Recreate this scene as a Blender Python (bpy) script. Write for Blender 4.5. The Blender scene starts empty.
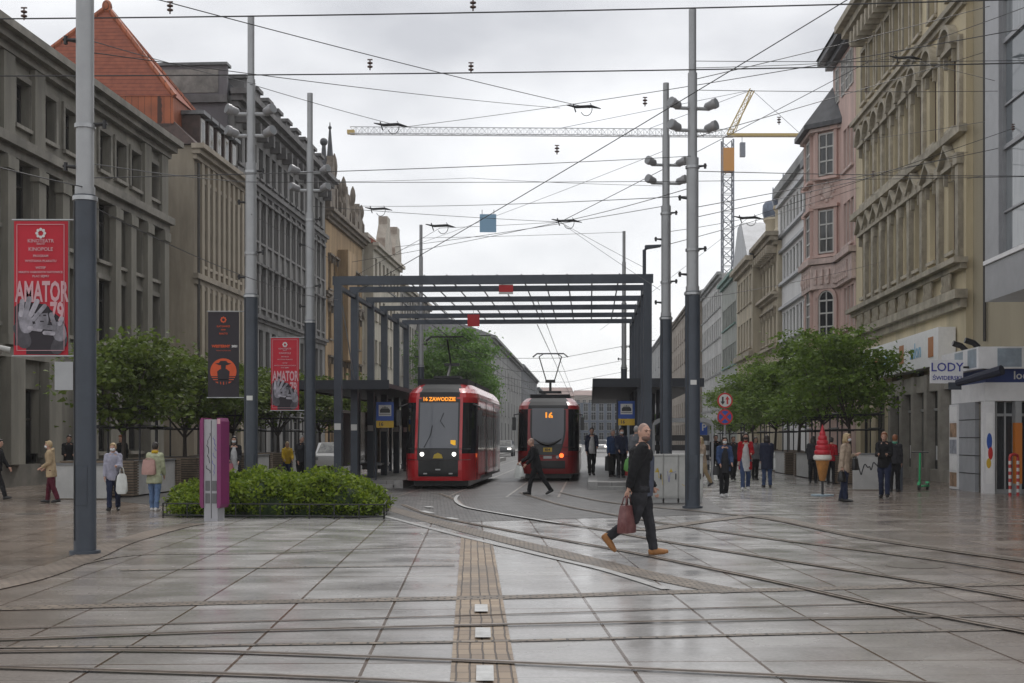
import bpy, bmesh, math, random
from mathutils import Vector, Matrix
random.seed(7)
R = math.radians
scene = bpy.context.scene
col = scene.collection
F, CX, HZ, EYE = 1300.0, 512.0, 438.0, 1.65

def P(px, py, Y):                       # photo pixel + distance -> world point
    return Vector(((px-CX)/F*Y, Y, EYE+(HZ-py)/F*Y))
def G(px, py, z=0.0):                   # photo pixel -> point on the ground
    Y = (EYE-z)*F/(py-HZ)
    return Vector(((px-CX)/F*Y, Y, z))
UL = math.hypot(0.06, 1)
UX, UY = 0.06/UL, 1/UL                  # street direction
VX, VY = UY, -UX                        # to the right of the street
UANG = math.atan2(UY, UX)
def S(s, b, z=0.0):                     # street coordinates -> world
    return Vector((s*VX+b*UX, s*VY+b*UY, z))
def bpx(px, s):                         # distance along street where lateral s shows at px
    k = (px-CX)/F
    return s*(k*VY-VX)/(UX-k*UY)
def zpy(py, Y): return EYE+(HZ-py)/F*Y

# ---------------------------------------------------------------- materials
MATS = {}
def mat(name, c, rough=.7, metal=0.0, var=0.0, vscale=3.0, streak=False, bump=0.0, bscale=40.0,
        emit=0.0, c2=None, spec=.5, coat=0.0, alpha=1.0, trans=0.0):
    if name in MATS: return MATS[name]
    m = bpy.data.materials.new(name); m.use_nodes = True
    nt = m.node_tree; N = nt.nodes; L = nt.links
    b = N['Principled BSDF']
    c = tuple(c)+(1,) if len(c) == 3 else c
    b.inputs['Base Color'].default_value = c
    b.inputs['Roughness'].default_value = rough
    b.inputs['Metallic'].default_value = metal
    b.inputs['Specular IOR Level'].default_value = spec
    b.inputs['Coat Weight'].default_value = coat
    b.inputs['Transmission Weight'].default_value = trans
    b.inputs['Alpha'].default_value = alpha
    if emit:
        b.inputs['Emission Color'].default_value = c
        b.inputs['Emission Strength'].default_value = emit
    if var or bump:
        tc = N.new('ShaderNodeTexCoord'); mp = N.new('ShaderNodeMapping')
        L.new(tc.outputs['Object'], mp.inputs['Vector'])
        if streak: mp.inputs['Scale'].default_value = (1, 1, .12)
    if var:
        n = N.new('ShaderNodeTexNoise'); n.inputs['Scale'].default_value = vscale
        n.inputs['Detail'].default_value = 7; n.inputs['Roughness'].default_value = .65
        L.new(mp.outputs['Vector'], n.inputs['Vector'])
        r = N.new('ShaderNodeMapRange'); r.inputs[1].default_value = .32; r.inputs[2].default_value = .68
        L.new(n.outputs['Fac'], r.inputs[0])
        mx = N.new('ShaderNodeMix'); mx.data_type = 'RGBA'
        lo = c2+(1,) if c2 else tuple(x*(1-var) for x in c[:3])+(1,)
        mx.inputs[6].default_value = lo
        mx.inputs[7].default_value = tuple(min(1, x*(1+var*.35)) for x in c[:3])+(1,)
        L.new(r.outputs[0], mx.inputs[0]); L.new(mx.outputs[2], b.inputs['Base Color'])
        if var >= .25:          # broad weather staining over the fine grain
            m3 = N.new('ShaderNodeMapping'); m3.inputs['Scale'].default_value = (1, 1, .35); L.new(tc.outputs['Object'], m3.inputs['Vector'])
            n3 = N.new('ShaderNodeTexNoise'); n3.inputs['Scale'].default_value = vscale*.28; n3.inputs['Detail'].default_value = 5; n3.inputs['Roughness'].default_value = .7
            L.new(m3.outputs['Vector'], n3.inputs['Vector'])
            r3 = N.new('ShaderNodeMapRange'); r3.inputs[1].default_value = .32; r3.inputs[2].default_value = .6; r3.inputs[3].default_value = 1-var*.85; r3.inputs[4].default_value = 1.06
            L.new(n3.outputs['Fac'], r3.inputs[0])
            v3 = N.new('ShaderNodeVectorMath'); v3.operation = 'SCALE'; L.new(mx.outputs[2], v3.inputs[0]); L.new(r3.outputs[0], v3.inputs['Scale'])
            L.new(v3.outputs[0], b.inputs['Base Color'])
    if bump:
        n2 = N.new('ShaderNodeTexNoise'); n2.inputs['Scale'].default_value = bscale
        n2.inputs['Detail'].default_value = 4
        L.new(tc.outputs['Object'], n2.inputs['Vector'])
        bp = N.new('ShaderNodeBump'); bp.inputs['Strength'].default_value = bump
        bp.inputs['Distance'].default_value = .02
        L.new(n2.outputs['Fac'], bp.inputs['Height']); L.new(bp.outputs['Normal'], b.inputs['Normal'])
    MATS[name] = m
    return m

# ---------------------------------------------------------------- mesh builder
class MB:
    def __init__(self): self.v = []; self.f = []; self.m = []; self.k = 0
    def mi(self, k): self.k = k; return self
    def add(self, vs, fs):
        n = len(self.v); self.v += [tuple(p) for p in vs]
        for f in fs: self.f.append(tuple(i+n for i in f)); self.m.append(self.k)
        return self
    def quad(self, a, b, c, d): return self.add([a, b, c, d], [(0, 1, 2, 3)])
    def box(self, x0, x1, y0, y1, z0, z1, M=None):
        vs = [Vector((x, y, z)) for z in (z0, z1) for y in (y0, y1) for x in (x0, x1)]
        if M is not None: vs = [M @ p for p in vs]
        return self.add(vs, [(0, 2, 3, 1), (4, 5, 7, 6), (0, 1, 5, 4), (2, 6, 7, 3), (0, 4, 6, 2), (1, 3, 7, 5)])
    def prism(self, pts, y0, y1, M=None):      # polygon in (x,z) extruded along y; counter-clockwise seen from -y
        n = len(pts)
        vs = [Vector((x, y0, z)) for x, z in pts]+[Vector((x, y1, z)) for x, z in pts]
        if M is not None: vs = [M @ p for p in vs]
        fs = [tuple(range(n)), tuple(range(2*n-1, n-1, -1))]
        fs += [(i, i+n, (i+1) % n+n, (i+1) % n) for i in range(n)]
        return self.add(vs, fs)
    def slab(self, pts, z0, z1):               # polygon in (x,y) extruded along z
        n = len(pts)
        vs = [(x, y, z0) for x, y in pts]+[(x, y, z1) for x, y in pts]
        fs = [tuple(range(n-1, -1, -1)), tuple(range(n, 2*n))]
        fs += [(i, (i+1) % n, (i+1) % n+n, i+n) for i in range(n)]
        return self.add(vs, fs)
    def tube(self, pts, rad, n=8, cap=True, ry=None, up=None):   # rad: number or list
        pts = [Vector(p) for p in pts]; k = len(pts)
        rs = rad if isinstance(rad, (list, tuple)) else [rad]*k
        r2 = ry if isinstance(ry, (list, tuple)) else ([ry]*k if ry else rs)
        up = Vector(up) if up else None
        vs = []
        for i, p in enumerate(pts):
            t = (pts[min(i+1, k-1)]-pts[max(i-1, 0)])
            if t.length < 1e-9: t = Vector((0, 0, 1))
            t.normalize()
            ref = up if up is not None else (Vector((0, 0, 1)) if abs(t.z) < .9 else Vector((0, 1, 0)))
            a = ref.cross(t)
            if a.length < 1e-6: a = Vector((1, 0, 0)).cross(t)
            a.normalize(); b = t.cross(a)
            for j in range(n):
                w = 2*math.pi*j/n
                vs.append(p+a*math.cos(w)*rs[i]+b*math.sin(w)*r2[i])
        fs = []
        for i in range(k-1):
            for j in range(n):
                fs.append((i*n+j, i*n+(j+1) % n, (i+1)*n+(j+1) % n, (i+1)*n+j))
        if cap: fs += [tuple(range(n-1, -1, -1)), tuple(range((k-1)*n, k*n))]
        return self.add(vs, fs)
    def lathe(self, c, prof, n=16):            # prof: [(r,z)] bottom to top
        c = Vector(c); vs = []
        for r, z in prof:
            for j in range(n):
                w = 2*math.pi*j/n; vs.append(c+Vector((r*math.cos(w), r*math.sin(w), z)))
        fs = []
        for i in range(len(prof)-1):
            for j in range(n): fs.append((i*n+j, i*n+(j+1) % n, (i+1)*n+(j+1) % n, (i+1)*n+j))
        fs += [tuple(range(n-1, -1, -1)), tuple(range((len(prof)-1)*n, len(prof)*n))]
        return self.add(vs, fs)
    def ball(self, c, rx, ry=None, rz=None, n=12, k=8, M=None):
        ry = ry or rx; rz = rz or rx; c = Vector(c); vs = [Vector((0, 0, -rz))]
        for i in range(1, k):
            a = -math.pi/2+math.pi*i/k
            for j in range(n):
                w = 2*math.pi*j/n
                vs.append(Vector((rx*math.cos(a)*math.cos(w), ry*math.cos(a)*math.sin(w), rz*math.sin(a))))
        vs.append(Vector((0, 0, rz)))
        if M is not None: vs = [M @ p for p in vs]
        vs = [p+c for p in vs]
        fs = [(0, 1+(j+1) % n, 1+j) for j in range(n)]
        for i in range(k-2):
            for j in range(n):
                fs.append((1+i*n+j, 1+i*n+(j+1) % n, 1+(i+1)*n+(j+1) % n, 1+(i+1)*n+j))
        T = len(vs)-1; o = 1+(k-2)*n
        fs += [(o+j, o+(j+1) % n, T) for j in range(n)]
        return self.add(vs, fs)
    def disc(self, c, r, nrm, n=24, t=.01):
        c = Vector(c); nrm = Vector(nrm).normalized()
        return self.tube([c-nrm*t/2, c+nrm*t/2], r, n)
    def mesh(self, name, mats, smooth=False):
        me = bpy.data.meshes.new(name); me.from_pydata(self.v, [], self.f)
        for m in (mats if isinstance(mats, (list, tuple)) else [mats]): me.materials.append(m)
        if any(self.m): me.polygons.foreach_set('material_index', self.m)
        me.update()
        if smooth: me.shade_smooth() if smooth is True else me.set_sharp_from_angle(angle=R(smooth))
        return me
    def build(self, name, mats, parent=None, smooth=False, loc=None, rz=0):
        return link(name, self.mesh(name, mats, smooth), parent, loc, rz)

def link(name, me, parent=None, loc=None, rz=0):
    o = bpy.data.objects.new(name, me); col.objects.link(o)
    if parent is not None: o.parent = parent
    if loc is not None: o.location = loc
    if rz: o.rotation_euler = (0, 0, rz)
    return o
def tag(o, label=None, cat=None, group=None, kind=None):
    if label: o['label'] = label
    if cat: o['category'] = cat
    if group: o['group'] = group
    if kind: o['kind'] = kind
    return o
def thing(name, label, cat, loc=(0, 0, 0), rz=0, group=None):
    o = bpy.data.objects.new(name, None); col.objects.link(o)
    o.location = loc; o.rotation_euler = (0, 0, rz); o.empty_display_size = .2
    return tag(o, label, cat, group)
CH = {}
def kids(o): return [c for c in bpy.data.objects if c.parent == o]
def copy_tree(o, parent=None):
    c = o.copy(); col.objects.link(c); c.parent = parent
    for ch in kids(o): copy_tree(ch, c)
    return c
def structure(o): o['kind'] = 'structure'; return o

def remeshed(mb, name, mats, voxel, smooth_it=6, deci=None, folds=0.0):
    """fuse the overlapping lofts of an MB into one continuous surface"""
    me = mb.mesh(name+'_src', mats)
    o = bpy.data.objects.new(name+'_tmp', me); col.objects.link(o)
    r = o.modifiers.new('r', 'REMESH'); r.mode = 'VOXEL'; r.voxel_size = voxel; r.use_smooth_shade = True
    s = o.modifiers.new('s', 'SMOOTH'); s.iterations = smooth_it; s.factor = .5
    if folds:
        tx = bpy.data.textures.get('cloth_folds')
        if tx is None: tx = bpy.data.textures.new('cloth_folds', 'CLOUDS'); tx.noise_scale = .11; tx.noise_depth = 2
        d_ = o.modifiers.new('f', 'DISPLACE'); d_.texture = tx; d_.strength = folds; d_.mid_level = .5; d_.texture_coords = 'LOCAL'
    if deci: d = o.modifiers.new('d', 'DECIMATE'); d.ratio = deci
    dg = bpy.context.evaluated_depsgraph_get(); dg.update()
    out = bpy.data.meshes.new_from_object(o.evaluated_get(dg)); out.name = name
    bpy.data.objects.remove(o); bpy.data.meshes.remove(me)
    out.shade_smooth()
    return out

def text_mesh(s, size, material, extrude=.004, bold=0.0, align='CENTER', sx=1.0):
    cu = bpy.data.curves.new('lettering', 'FONT'); cu.body = s; cu.size = size; cu.extrude = extrude
    cu.align_x = align; cu.align_y = 'CENTER'; cu.offset = bold; cu.resolution_u = 2
    o = bpy.data.objects.new('lettering_tmp', cu); col.objects.link(o)
    dg = bpy.context.evaluated_depsgraph_get(); dg.update()
    me = bpy.data.meshes.new_from_object(o.evaluated_get(dg)); me.name = 'lettering'
    bpy.data.objects.remove(o); bpy.data.curves.remove(cu)
    me.materials.clear(); me.materials.append(material)
    # stand the text up: readable from -y, x to the right, z up
    me.transform(Matrix.Diagonal((sx, 1, 1, 1))); me.transform(Matrix.Rotation(R(90), 4, 'X'))
    return me
# ================================================================ world, camera, light
w = bpy.data.worlds.new("World"); scene.world = w; w.use_nodes = True
nt = w.node_tree; N = nt.nodes; L = nt.links
bg = N['Background']
sky = N.new('ShaderNodeTexSky'); sky.sky_type = 'NISHITA'; sky.sun_disc = False
SUN_EL, SUN_AZ = R(52), R(20)           # sun high, ahead and to the right, behind cloud
sky.sun_elevation = SUN_EL; sky.sun_rotation = SUN_AZ
L.new(sky.outputs['Color'], bg.inputs['Color']); bg.inputs['Strength'].default_value = .1
tc = N.new('ShaderNodeTexCoord'); mp = N.new('ShaderNodeMapping'); mp.inputs['Scale'].default_value = (1, 1, 2.2)
mp.inputs['Location'].default_value = (.35, .1, .2)
L.new(tc.outputs['Generated'], mp.inputs['Vector'])
n1 = N.new('ShaderNodeTexNoise'); n1.inputs['Scale'].default_value = 3.2; n1.inputs['Detail'].default_value = 5
n1.inputs['Roughness'].default_value = .5
L.new(mp.outputs['Vector'], n1.inputs['Vector'])
rm = N.new('ShaderNodeValToRGB'); e = rm.color_ramp.elements
e[0].position = .30; e[0].color = (.60, .605, .63, 1); e[1].position = .60; e[1].color = (1.08, 1.08, 1.085, 1)
L.new(n1.outputs['Fac'], rm.inputs['Fac'])
bg2 = N.new('ShaderNodeBackground'); bg2.inputs['Strength'].default_value = 1.0
L.new(rm.outputs['Color'], bg2.inputs['Color'])
mixs = N.new('ShaderNodeMixShader'); mixs.inputs['Fac'].default_value = .9
L.new(bg.outputs[0], mixs.inputs[1]); L.new(bg2.outputs[0], mixs.inputs[2])
L.new(mixs.outputs[0], N['World Output'].inputs['Surface'])

sl = bpy.data.lights.new('sun', 'SUN'); sl.energy = 1.3; sl.angle = R(20); sl.color = (1, .97, .93)
so = bpy.data.objects.new('sun', sl); col.objects.link(so)
d = Vector((math.sin(SUN_AZ)*math.cos(SUN_EL), math.cos(SUN_AZ)*math.cos(SUN_EL), math.sin(SUN_EL)))
so.rotation_euler = d.to_track_quat('Z', 'Y').to_euler()

cam = bpy.data.cameras.new('camera'); co = bpy.data.objects.new('camera', cam); col.objects.link(co)
cam.sensor_width = 36; cam.lens = F/1024*36; cam.shift_y = (HZ-341.5)/1024; cam.clip_end = 3000; cam.clip_start = .1
co.location = (0, 0, EYE); co.rotation_euler = (R(90), 0, 0); scene.camera = co
scene.view_settings.view_transform = 'Standard'; scene.view_settings.look = 'None'
scene.view_settings.exposure = .13; scene.view_settings.gamma = 1; scene.view_settings.use_curve_mapping = False
scene.cycles.use_denoising = True; scene.cycles.max_bounces = 6
scene.cycles.sample_clamp_indirect = 4; scene.cycles.caustics_reflective = False; scene.cycles.caustics_refractive = False

# ================================================================ ground materials
def slab_material():
    m = bpy.data.materials.new('wet_stone_slabs'); m.use_nodes = True
    nt = m.node_tree; N = nt.nodes; L = nt.links; b = N['Principled BSDF']
    tc = N.new('ShaderNodeTexCoord')
    mp = N.new('ShaderNodeMapping'); L.new(tc.outputs['Object'], mp.inputs['Vector'])
    ang = math.atan2(-40/1300, 1)             # slab columns run towards px 472 on the horizon
    mp.inputs['Rotation'].default_value = (0, 0, ang)
    mp.inputs['Location'].default_value = (.93-.17+.02, -.55, 0)
    br = N.new('ShaderNodeTexBrick'); br.offset = 0; br.squash = 1
    L.new(mp.outputs['Vector'], br.inputs['Vector'])
    br.inputs['Scale'].default_value = 1; br.inputs['Brick Width'].default_value = .965
    br.inputs['Row Height'].default_value = 3.0; br.inputs['Mortar Size'].default_value = .015
    br.inputs['Mortar Smooth'].default_value = .3; br.inputs['Bias'].default_value = 0
    br.inputs['Color1'].default_value = (.315, .305, .295, 1); br.inputs['Color2'].default_value = (.385, .375, .365, 1)
    br.inputs['Mortar'].default_value = (.115, .075, .05, 1)
    # brown reddish stone towards the sides of the square
    sx = N.new('ShaderNodeSeparateXYZ'); L.new(tc.outputs['Object'], sx.inputs[0])
    nb = N.new('ShaderNodeTexNoise'); nb.inputs['Scale'].default_value = .33; nb.inputs['Detail'].default_value = 5
    L.new(tc.outputs['Object'], nb.inputs['Vector'])
    def math_(op, a, bb, cl=False):
        q = N.new('ShaderNodeMath'); q.operation = op; q.use_clamp = cl
        for i, x in enumerate((a, bb)):
            if isinstance(x, (int, float)): q.inputs[i].default_value = x
            else: L.new(x, q.inputs[i])
        return q.outputs[0]
    yk = math_('MULTIPLY', sx.outputs[1], .2)
    left = math_('MULTIPLY', math_('SUBTRACT', math_('SUBTRACT', -.1, sx.outputs[0]), yk), .38, True)
    right = math_('MULTIPLY', math_('SUBTRACT', math_('SUBTRACT', sx.outputs[0], yk), .4), .4, True)
    side = math_('MAXIMUM', left, right)
    nz = math_('MULTIPLY', math_('SUBTRACT', nb.outputs['Fac'], .5), 2.2)
    fac = math_('ADD', math_('MULTIPLY', side, .95), math_('MULTIPLY', nz, .38), True)
    mx = N.new('ShaderNodeMix'); mx.data_type = 'RGBA'; mx.blend_type = 'MIX'
    L.new(fac, mx.inputs[0])
    tint = N.new('ShaderNodeMix'); tint.data_type = 'RGBA'; tint.blend_type = 'MULTIPLY'; tint.inputs[0].default_value = 1
    L.new(br.outputs['Color'], tint.inputs[6]); tint.inputs[7].default_value = (.55, .455, .385, 1)
    L.new(br.outputs['Color'], mx.inputs[6]); L.new(tint.outputs[2], mx.inputs[7])
    # streaks and dirt running across the slabs
    mp2 = N.new('ShaderNodeMapping'); mp2.inputs['Scale'].default_value = (1.0, 1.5, 1); mp2.inputs['Rotation'].default_value = (0, 0, ang)
    L.new(tc.outputs['Object'], mp2.inputs['Vector'])
    ns = N.new('ShaderNodeTexNoise'); ns.inputs['Scale'].default_value = 1.6; ns.inputs['Detail'].default_value = 7; ns.inputs['Roughness'].default_value = .7
    L.new(mp2.outputs['Vector'], ns.inputs['Vector'])
    rs = N.new('ShaderNodeMapRange'); rs.inputs[1].default_value = .3; rs.inputs[2].default_value = .7; rs.inputs[3].default_value = .84; rs.inputs[4].default_value = 1.10
    L.new(ns.outputs['Fac'], rs.inputs[0])
    nf = N.new('ShaderNodeTexNoise'); nf.inputs['Scale'].default_value = 28; nf.inputs['Detail'].default_value = 4
    L.new(tc.outputs['Object'], nf.inputs['Vector'])
    rf = N.new('ShaderNodeMapRange'); rf.inputs[3].default_value = .72; rf.inputs[4].default_value = 1.28
    L.new(nf.outputs['Fac'], rf.inputs[0])
    b2_ = N.new('ShaderNodeTexBrick'); b2_.offset = 0; L.new(mp.outputs['Vector'], b2_.inputs['Vector'])
    b2_.inputs['Scale'].default_value = 1; b2_.inputs['Brick Width'].default_value = .965; b2_.inputs['Row Height'].default_value = .6
    b2_.inputs['Mortar Size'].default_value = .008; b2_.inputs['Mortar Smooth'].default_value = .5
    b2_.inputs['Color1'].default_value = (.95, .95, .95, 1); b2_.inputs['Color2'].default_value = (1.05, 1.05, 1.05, 1); b2_.inputs['Mortar'].default_value = (.66, .66, .66, 1)
    sc_ = math_('MULTIPLY', math_('MULTIPLY', rs.outputs[0], rf.outputs[0]), b2_.outputs['Color'])
    vm = N.new('ShaderNodeVectorMath'); vm.operation = 'SCALE'
    L.new(mx.outputs[2], vm.inputs[0]); L.new(sc_, vm.inputs['Scale'])
    L.new(vm.outputs[0], b.inputs['Base Color'])
    # wetness
    nw = N.new('ShaderNodeTexNoise'); nw.inputs['Scale'].default_value = .9; nw.inputs['Detail'].default_value = 6
    L.new(mp2.outputs['Vector'], nw.inputs['Vector'])
    rw = N.new('ShaderNodeMapRange'); rw.inputs[1].default_value = .35; rw.inputs[2].default_value = .65
    rw.inputs[3].default_value = .13; rw.inputs[4].default_value = .30
    L.new(nw.outputs['Fac'], rw.inputs[0]); L.new(rw.outputs[0], b.inputs['Roughness'])
    b.inputs['Specular IOR Level'].default_value = .5
    bp = N.new('ShaderNodeBump'); bp.inputs['Strength'].default_value = .5; bp.inputs['Distance'].default_value = .006
    hh = math_('ADD', math_('MULTIPLY', br.outputs['Fac'], -1.0), math_('MULTIPLY', ns.outputs['Fac'], .5))
    L.new(hh, bp.inputs['Height']); L.new(bp.outputs['Normal'], b.inputs['Normal'])
    return m
def cobble_material(name, c1, c2, mortar, w, h, rough=.45, rot=0.0, ms=.012, offs=.5):
    m = bpy.data.materials.new(name); m.use_nodes = True
    nt = m.node_tree; N = nt.nodes; L = nt.links; b = N['Principled BSDF']
    tc = N.new('ShaderNodeTexCoord'); mp = N.new('ShaderNodeMapping'); L.new(tc.outputs['Object'], mp.inputs['Vector'])
    mp.inputs['Rotation'].default_value = (0, 0, rot)
    nz = N.new('ShaderNodeTexNoise'); nz.inputs['Scale'].default_value = 2.0; L.new(mp.outputs['Vector'], nz.inputs['Vector'])
    ad = N.new('ShaderNodeMix'); ad.data_type = 'VECTOR'; ad.inputs[0].default_value = .03
    L.new(mp.outputs['Vector'], ad.inputs[4]); L.new(nz.outputs['Color'], ad.inputs[5])
    br = N.new('ShaderNodeTexBrick'); br.offset = offs; L.new(ad.outputs[1], br.inputs['Vector'])
    br.inputs['Scale'].default_value = 1; br.inputs['Brick Width'].default_value = w; br.inputs['Row Height'].default_value = h
    br.inputs['Mortar Size'].default_value = ms; br.inputs['Mortar Smooth'].default_value = .4
    br.inputs['Color1'].default_value = c1+(1,); br.inputs['Color2'].default_value = c2+(1,); br.inputs['Mortar'].default_value = mortar+(1,)
    n = N.new('ShaderNodeTexNoise'); n.inputs['Scale'].default_value = 1.2; n.inputs['Detail'].default_value = 8
    L.new(tc.outputs['Object'], n.inputs['Vector'])
    r = N.new('ShaderNodeMapRange'); r.inputs[1].default_value = .3; r.inputs[2].default_value = .7; r.inputs[3].default_value = .65; r.inputs[4].default_value = 1.25
    L.new(n.outputs['Fac'], r.inputs[0])
    vm = N.new('ShaderNodeVectorMath'); vm.operation = 'SCALE'; L.new(br.outputs['Color'], vm.inputs[0]); L.new(r.outputs[0], vm.inputs['Scale'])
    L.new(vm.outputs[0], b.inputs['Base Color'])
    rr = N.new('ShaderNodeMapRange'); rr.inputs[3].default_value = rough-.12; rr.inputs[4].default_value = rough+.2
    L.new(n.outputs['Fac'], rr.inputs[0]); L.new(rr.outputs[0], b.inputs['Roughness'])
    bp = N.new('ShaderNodeBump'); bp.inputs['Strength'].default_value = .7; bp.inputs['Distance'].default_value = .01; bp.invert = True
    L.new(br.outputs['Fac'], bp.inputs['Height']); L.new(bp.outputs['Normal'], b.inputs['Normal'])
    return m
M_SLAB = slab_material()
M_COBBLE = cobble_material('dark_wet_cobbles', (.062, .058, .056), (.115, .108, .104), (.022, .02, .018), .17, .15, .42, -.06, .018)
M_BROWN = cobble_material('brown_block_paving', (.19, .135, .09), (.28, .21, .14), (.05, .035, .025), .095, .24, .5, math.atan2(-40/1300, 1), .008, 0)
M_STRIP = cobble_material('brown_cobble_strip', (.13, .1, .075), (.2, .16, .12), (.035, .027, .02), .13, .09, .5)
M_BAND = cobble_material('brown_stone_band', (.15, .118, .092), (.2, .16, .128), (.09, .068, .052), .12, .12, .4)
M_KERB = mat('pale_kerb_granite', (.36, .355, .345), .45, var=.25, vscale=5)
M_RBED = mat('stained_asphalt_joint', (.27, .215, .17), .6, var=.5, vscale=6)
M_RAIL = mat('worn_rail_steel', (.30, .265, .235), .35, .2, var=.5, vscale=4)
M_GROOVE = mat('dirt_in_rail_groove', (.10, .068, .046), .8, var=.5, vscale=8)
M_CONC = mat('pale_concrete', (.42, .42, .41), .7, var=.2, vscale=2.5)
M_PLAT = cobble_material('platform_paving', (.2, .195, .19), (.25, .245, .24), (.09, .085, .08), .5, .5, .4, -0.06, .012)

# ground: one sheet out to the horizon
g = MB(); g.quad((-700, -60, 0), (700, -60, 0), (700, 1500, 0), (-700, 1500, 0))
structure(g.build('ground', M_SLAB))

def sheet(name, pts, m, z=.004):
    bm = MB(); bm.add([(p.x, p.y, z) for p in pts], [tuple(range(len(pts)))])
    return structure(bm.build(name, m))
def ribbon_mesh(pts, wd, z, bm, off=0.0):
    vs = []; k = len(pts)
    for i, p in enumerate(pts):
        t = pts[min(i+1, k-1)]-pts[max(i-1, 0)]; t.z = 0; t.normalize(); nn = Vector((t.y, -t.x, 0))
        vs += [p+nn*(off-wd/2)+Vector((0, 0, z)), p+nn*(off+wd/2)+Vector((0, 0, z))]
    bm.add(vs, [(2*i, 2*i+1, 2*i+3, 2*i+2) for i in range(k-1)])
def smooth_path(pts, n=8):
    out = []; k = len(pts)
    for i in range(k-1):
        p0, p1, p2, p3 = pts[max(i-1, 0)], pts[i], pts[i+1], pts[min(i+2, k-1)]
        for j in range(n):
            t = j/n
            out.append(.5*((2*p1)+(p2-p0)*t+(2*p0-5*p1+4*p2-p3)*t*t+(3*p1-p0-3*p2+p3)*t**3))
    out.append(pts[-1].copy()); return out
def gp(*a): return [G(x, y) for x, y in a]

# carriageway of dark cobbles with both tracks, running down the street
road_pts = [S(-13, 34), S(-7.5, 27.6), G(440, 522.5), G(470, 522), G(560, 519), G(660, 516.5), G(727, 513), G(708, 499), S(2.6, 44), S(3.2, 60), S(3.2, 420), S(-8.5, 420), S(-8.5, 60), S(-13, 44)]
sheet('road', road_pts, M_COBBLE, .004)
# pale kerb line and cobble strip sweeping right from the road
bm = MB(); path = smooth_path(gp((372, 514), (388, 517.5), (455, 535), (512, 548.5), (560, 560), (606, 571), (667, 590)))
ribbon_mesh(path, .13, .012, bm); structure(bm.build('kerb_line', M_KERB))
bm = MB(); ribbon_mesh(smooth_path(gp((385, 507), (420, 517.5), (485, 535), (560, 553.5), (633, 571.5), (700, 586), (738, 592.5))), .42, .008, bm)
structure(bm.build('cobble_strip', M_STRIP))
# long cobble strips across the square
for k, (pp, wd, m_) in enumerate([
    ([(-40, 609.5), (0, 609), (256, 602.5), (512, 597.5), (673, 592.5), (760, 590.5), (900, 587), (1060, 583)], .30, M_STRIP),
    ([(-40, 649), (0, 648), (177, 647), (256, 645.5), (512, 641.5), (768, 635), (1060, 629)], .10, M_STRIP),
    ([(-40, 630.5), (0, 629.5), (256, 622), (512, 615), (768, 607), (1060, 600)], .05, M_GROOVE),
    ([(40, 576), (130, 556), (256, 554), (380, 548.5), (455, 547)], .07, M_STRIP),
    ([(-30, 592), (30, 578), (85, 558), (120, 543), (178, 527), (200, 524)], .45, M_BAND),
    ([(120, 571), (256, 568.5), (380, 567), (455, 566)], .09, M_STRIP),
    ([(640, 531), (720, 520), (768, 517), (860, 537), (1040, 563)], .35, M_STRIP),
    ([(790, 511), (880, 513), (1060, 520)], .06, M_STRIP)]):
    bm = MB(); ribbon_mesh(smooth_path(gp(*pp)), wd, .007+.0012*k, bm); structure(bm.build('cobble_strip', m_))
# centre band of brown blocks with white markers
bm = MB(); bm.add([(p.x, p.y, .005) for p in gp((444, 760), (461, 537.5), (493, 545), (532, 760))], [(0, 3, 2, 1)])
structure(bm.build('block_paving', M_BROWN))
M_WHITE = mat('worn_white_marking', (.46, .46, .45), .5, var=.25, vscale=9)
for (y0, y1, x0, x1) in ((606.5, 613.8, 474.5, 488), (630, 640, 475, 491), (668, 684, 476, 494)):
    bm = MB(); bm.add([(p.x, p.y, .023) for p in (G(x0, y1), G(x1, y1), G(x1-.6, y0), G(x0+.4, y0))], [(0, 1, 2, 3)])
    structure(bm.build('paving_marker', M_WHITE))
# rails: steel head and flange groove inlaid in the paving
RAILS = [
    [(-60, 643), (0, 641), (188, 634), (256, 632), (512, 626), (768, 620.5), (924, 618), (1080, 615)],
    [(-60, 653), (0, 653), (120, 652), (256, 654.5), (512, 664.5), (768, 677), (900, 684), (1080, 695)],
    [(-60, 667), (0, 669), (256, 677), (400, 683), (520, 690)],
    [(403, 505), (433, 516), (503, 530), (614, 549.8), (700, 567), (768, 581), (871, 604), (955, 620), (1060, 640)],
    [(440, 494), (455, 500), (468, 508), (526, 518.5), (600, 530), (659, 541), (768, 558.5), (955, 588), (1060, 607)],
    [(520, 493), (560, 505), (600, 513), (659, 523), (768, 539), (946, 562), (1060, 581)],
    [(560, 493), (610, 503), (700, 512), (768, 519.5), (860, 537.5), (1060, 566)],
]
for k, pp in enumerate(RAILS):
    path = smooth_path(gp(*pp), 10)
    bm = MB(); ribbon_mesh(path, .13 if k > 2 else .09, .0165+.0006*k, bm); structure(bm.build('rail_bed', M_RBED))
    bm = MB(); ribbon_mesh(path, .042, .021+.0006*k, bm, -.025); structure(bm.build('tram_rail', M_RAIL))
    bm = MB(); ribbon_mesh(path, .02, .021+.0006*k, bm, .018); structure(bm.build('rail_groove', M_GROOVE))
for s in (-4.7, -1.6):
    for dx in (-.72, .72):
        path = [S(s+dx, b, 0) for b in (36, 60, 120, 240, 400)]
        bm = MB(); ribbon_mesh(path, .07, .010, bm); structure(bm.build('tram_rail', M_RAIL))
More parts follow.
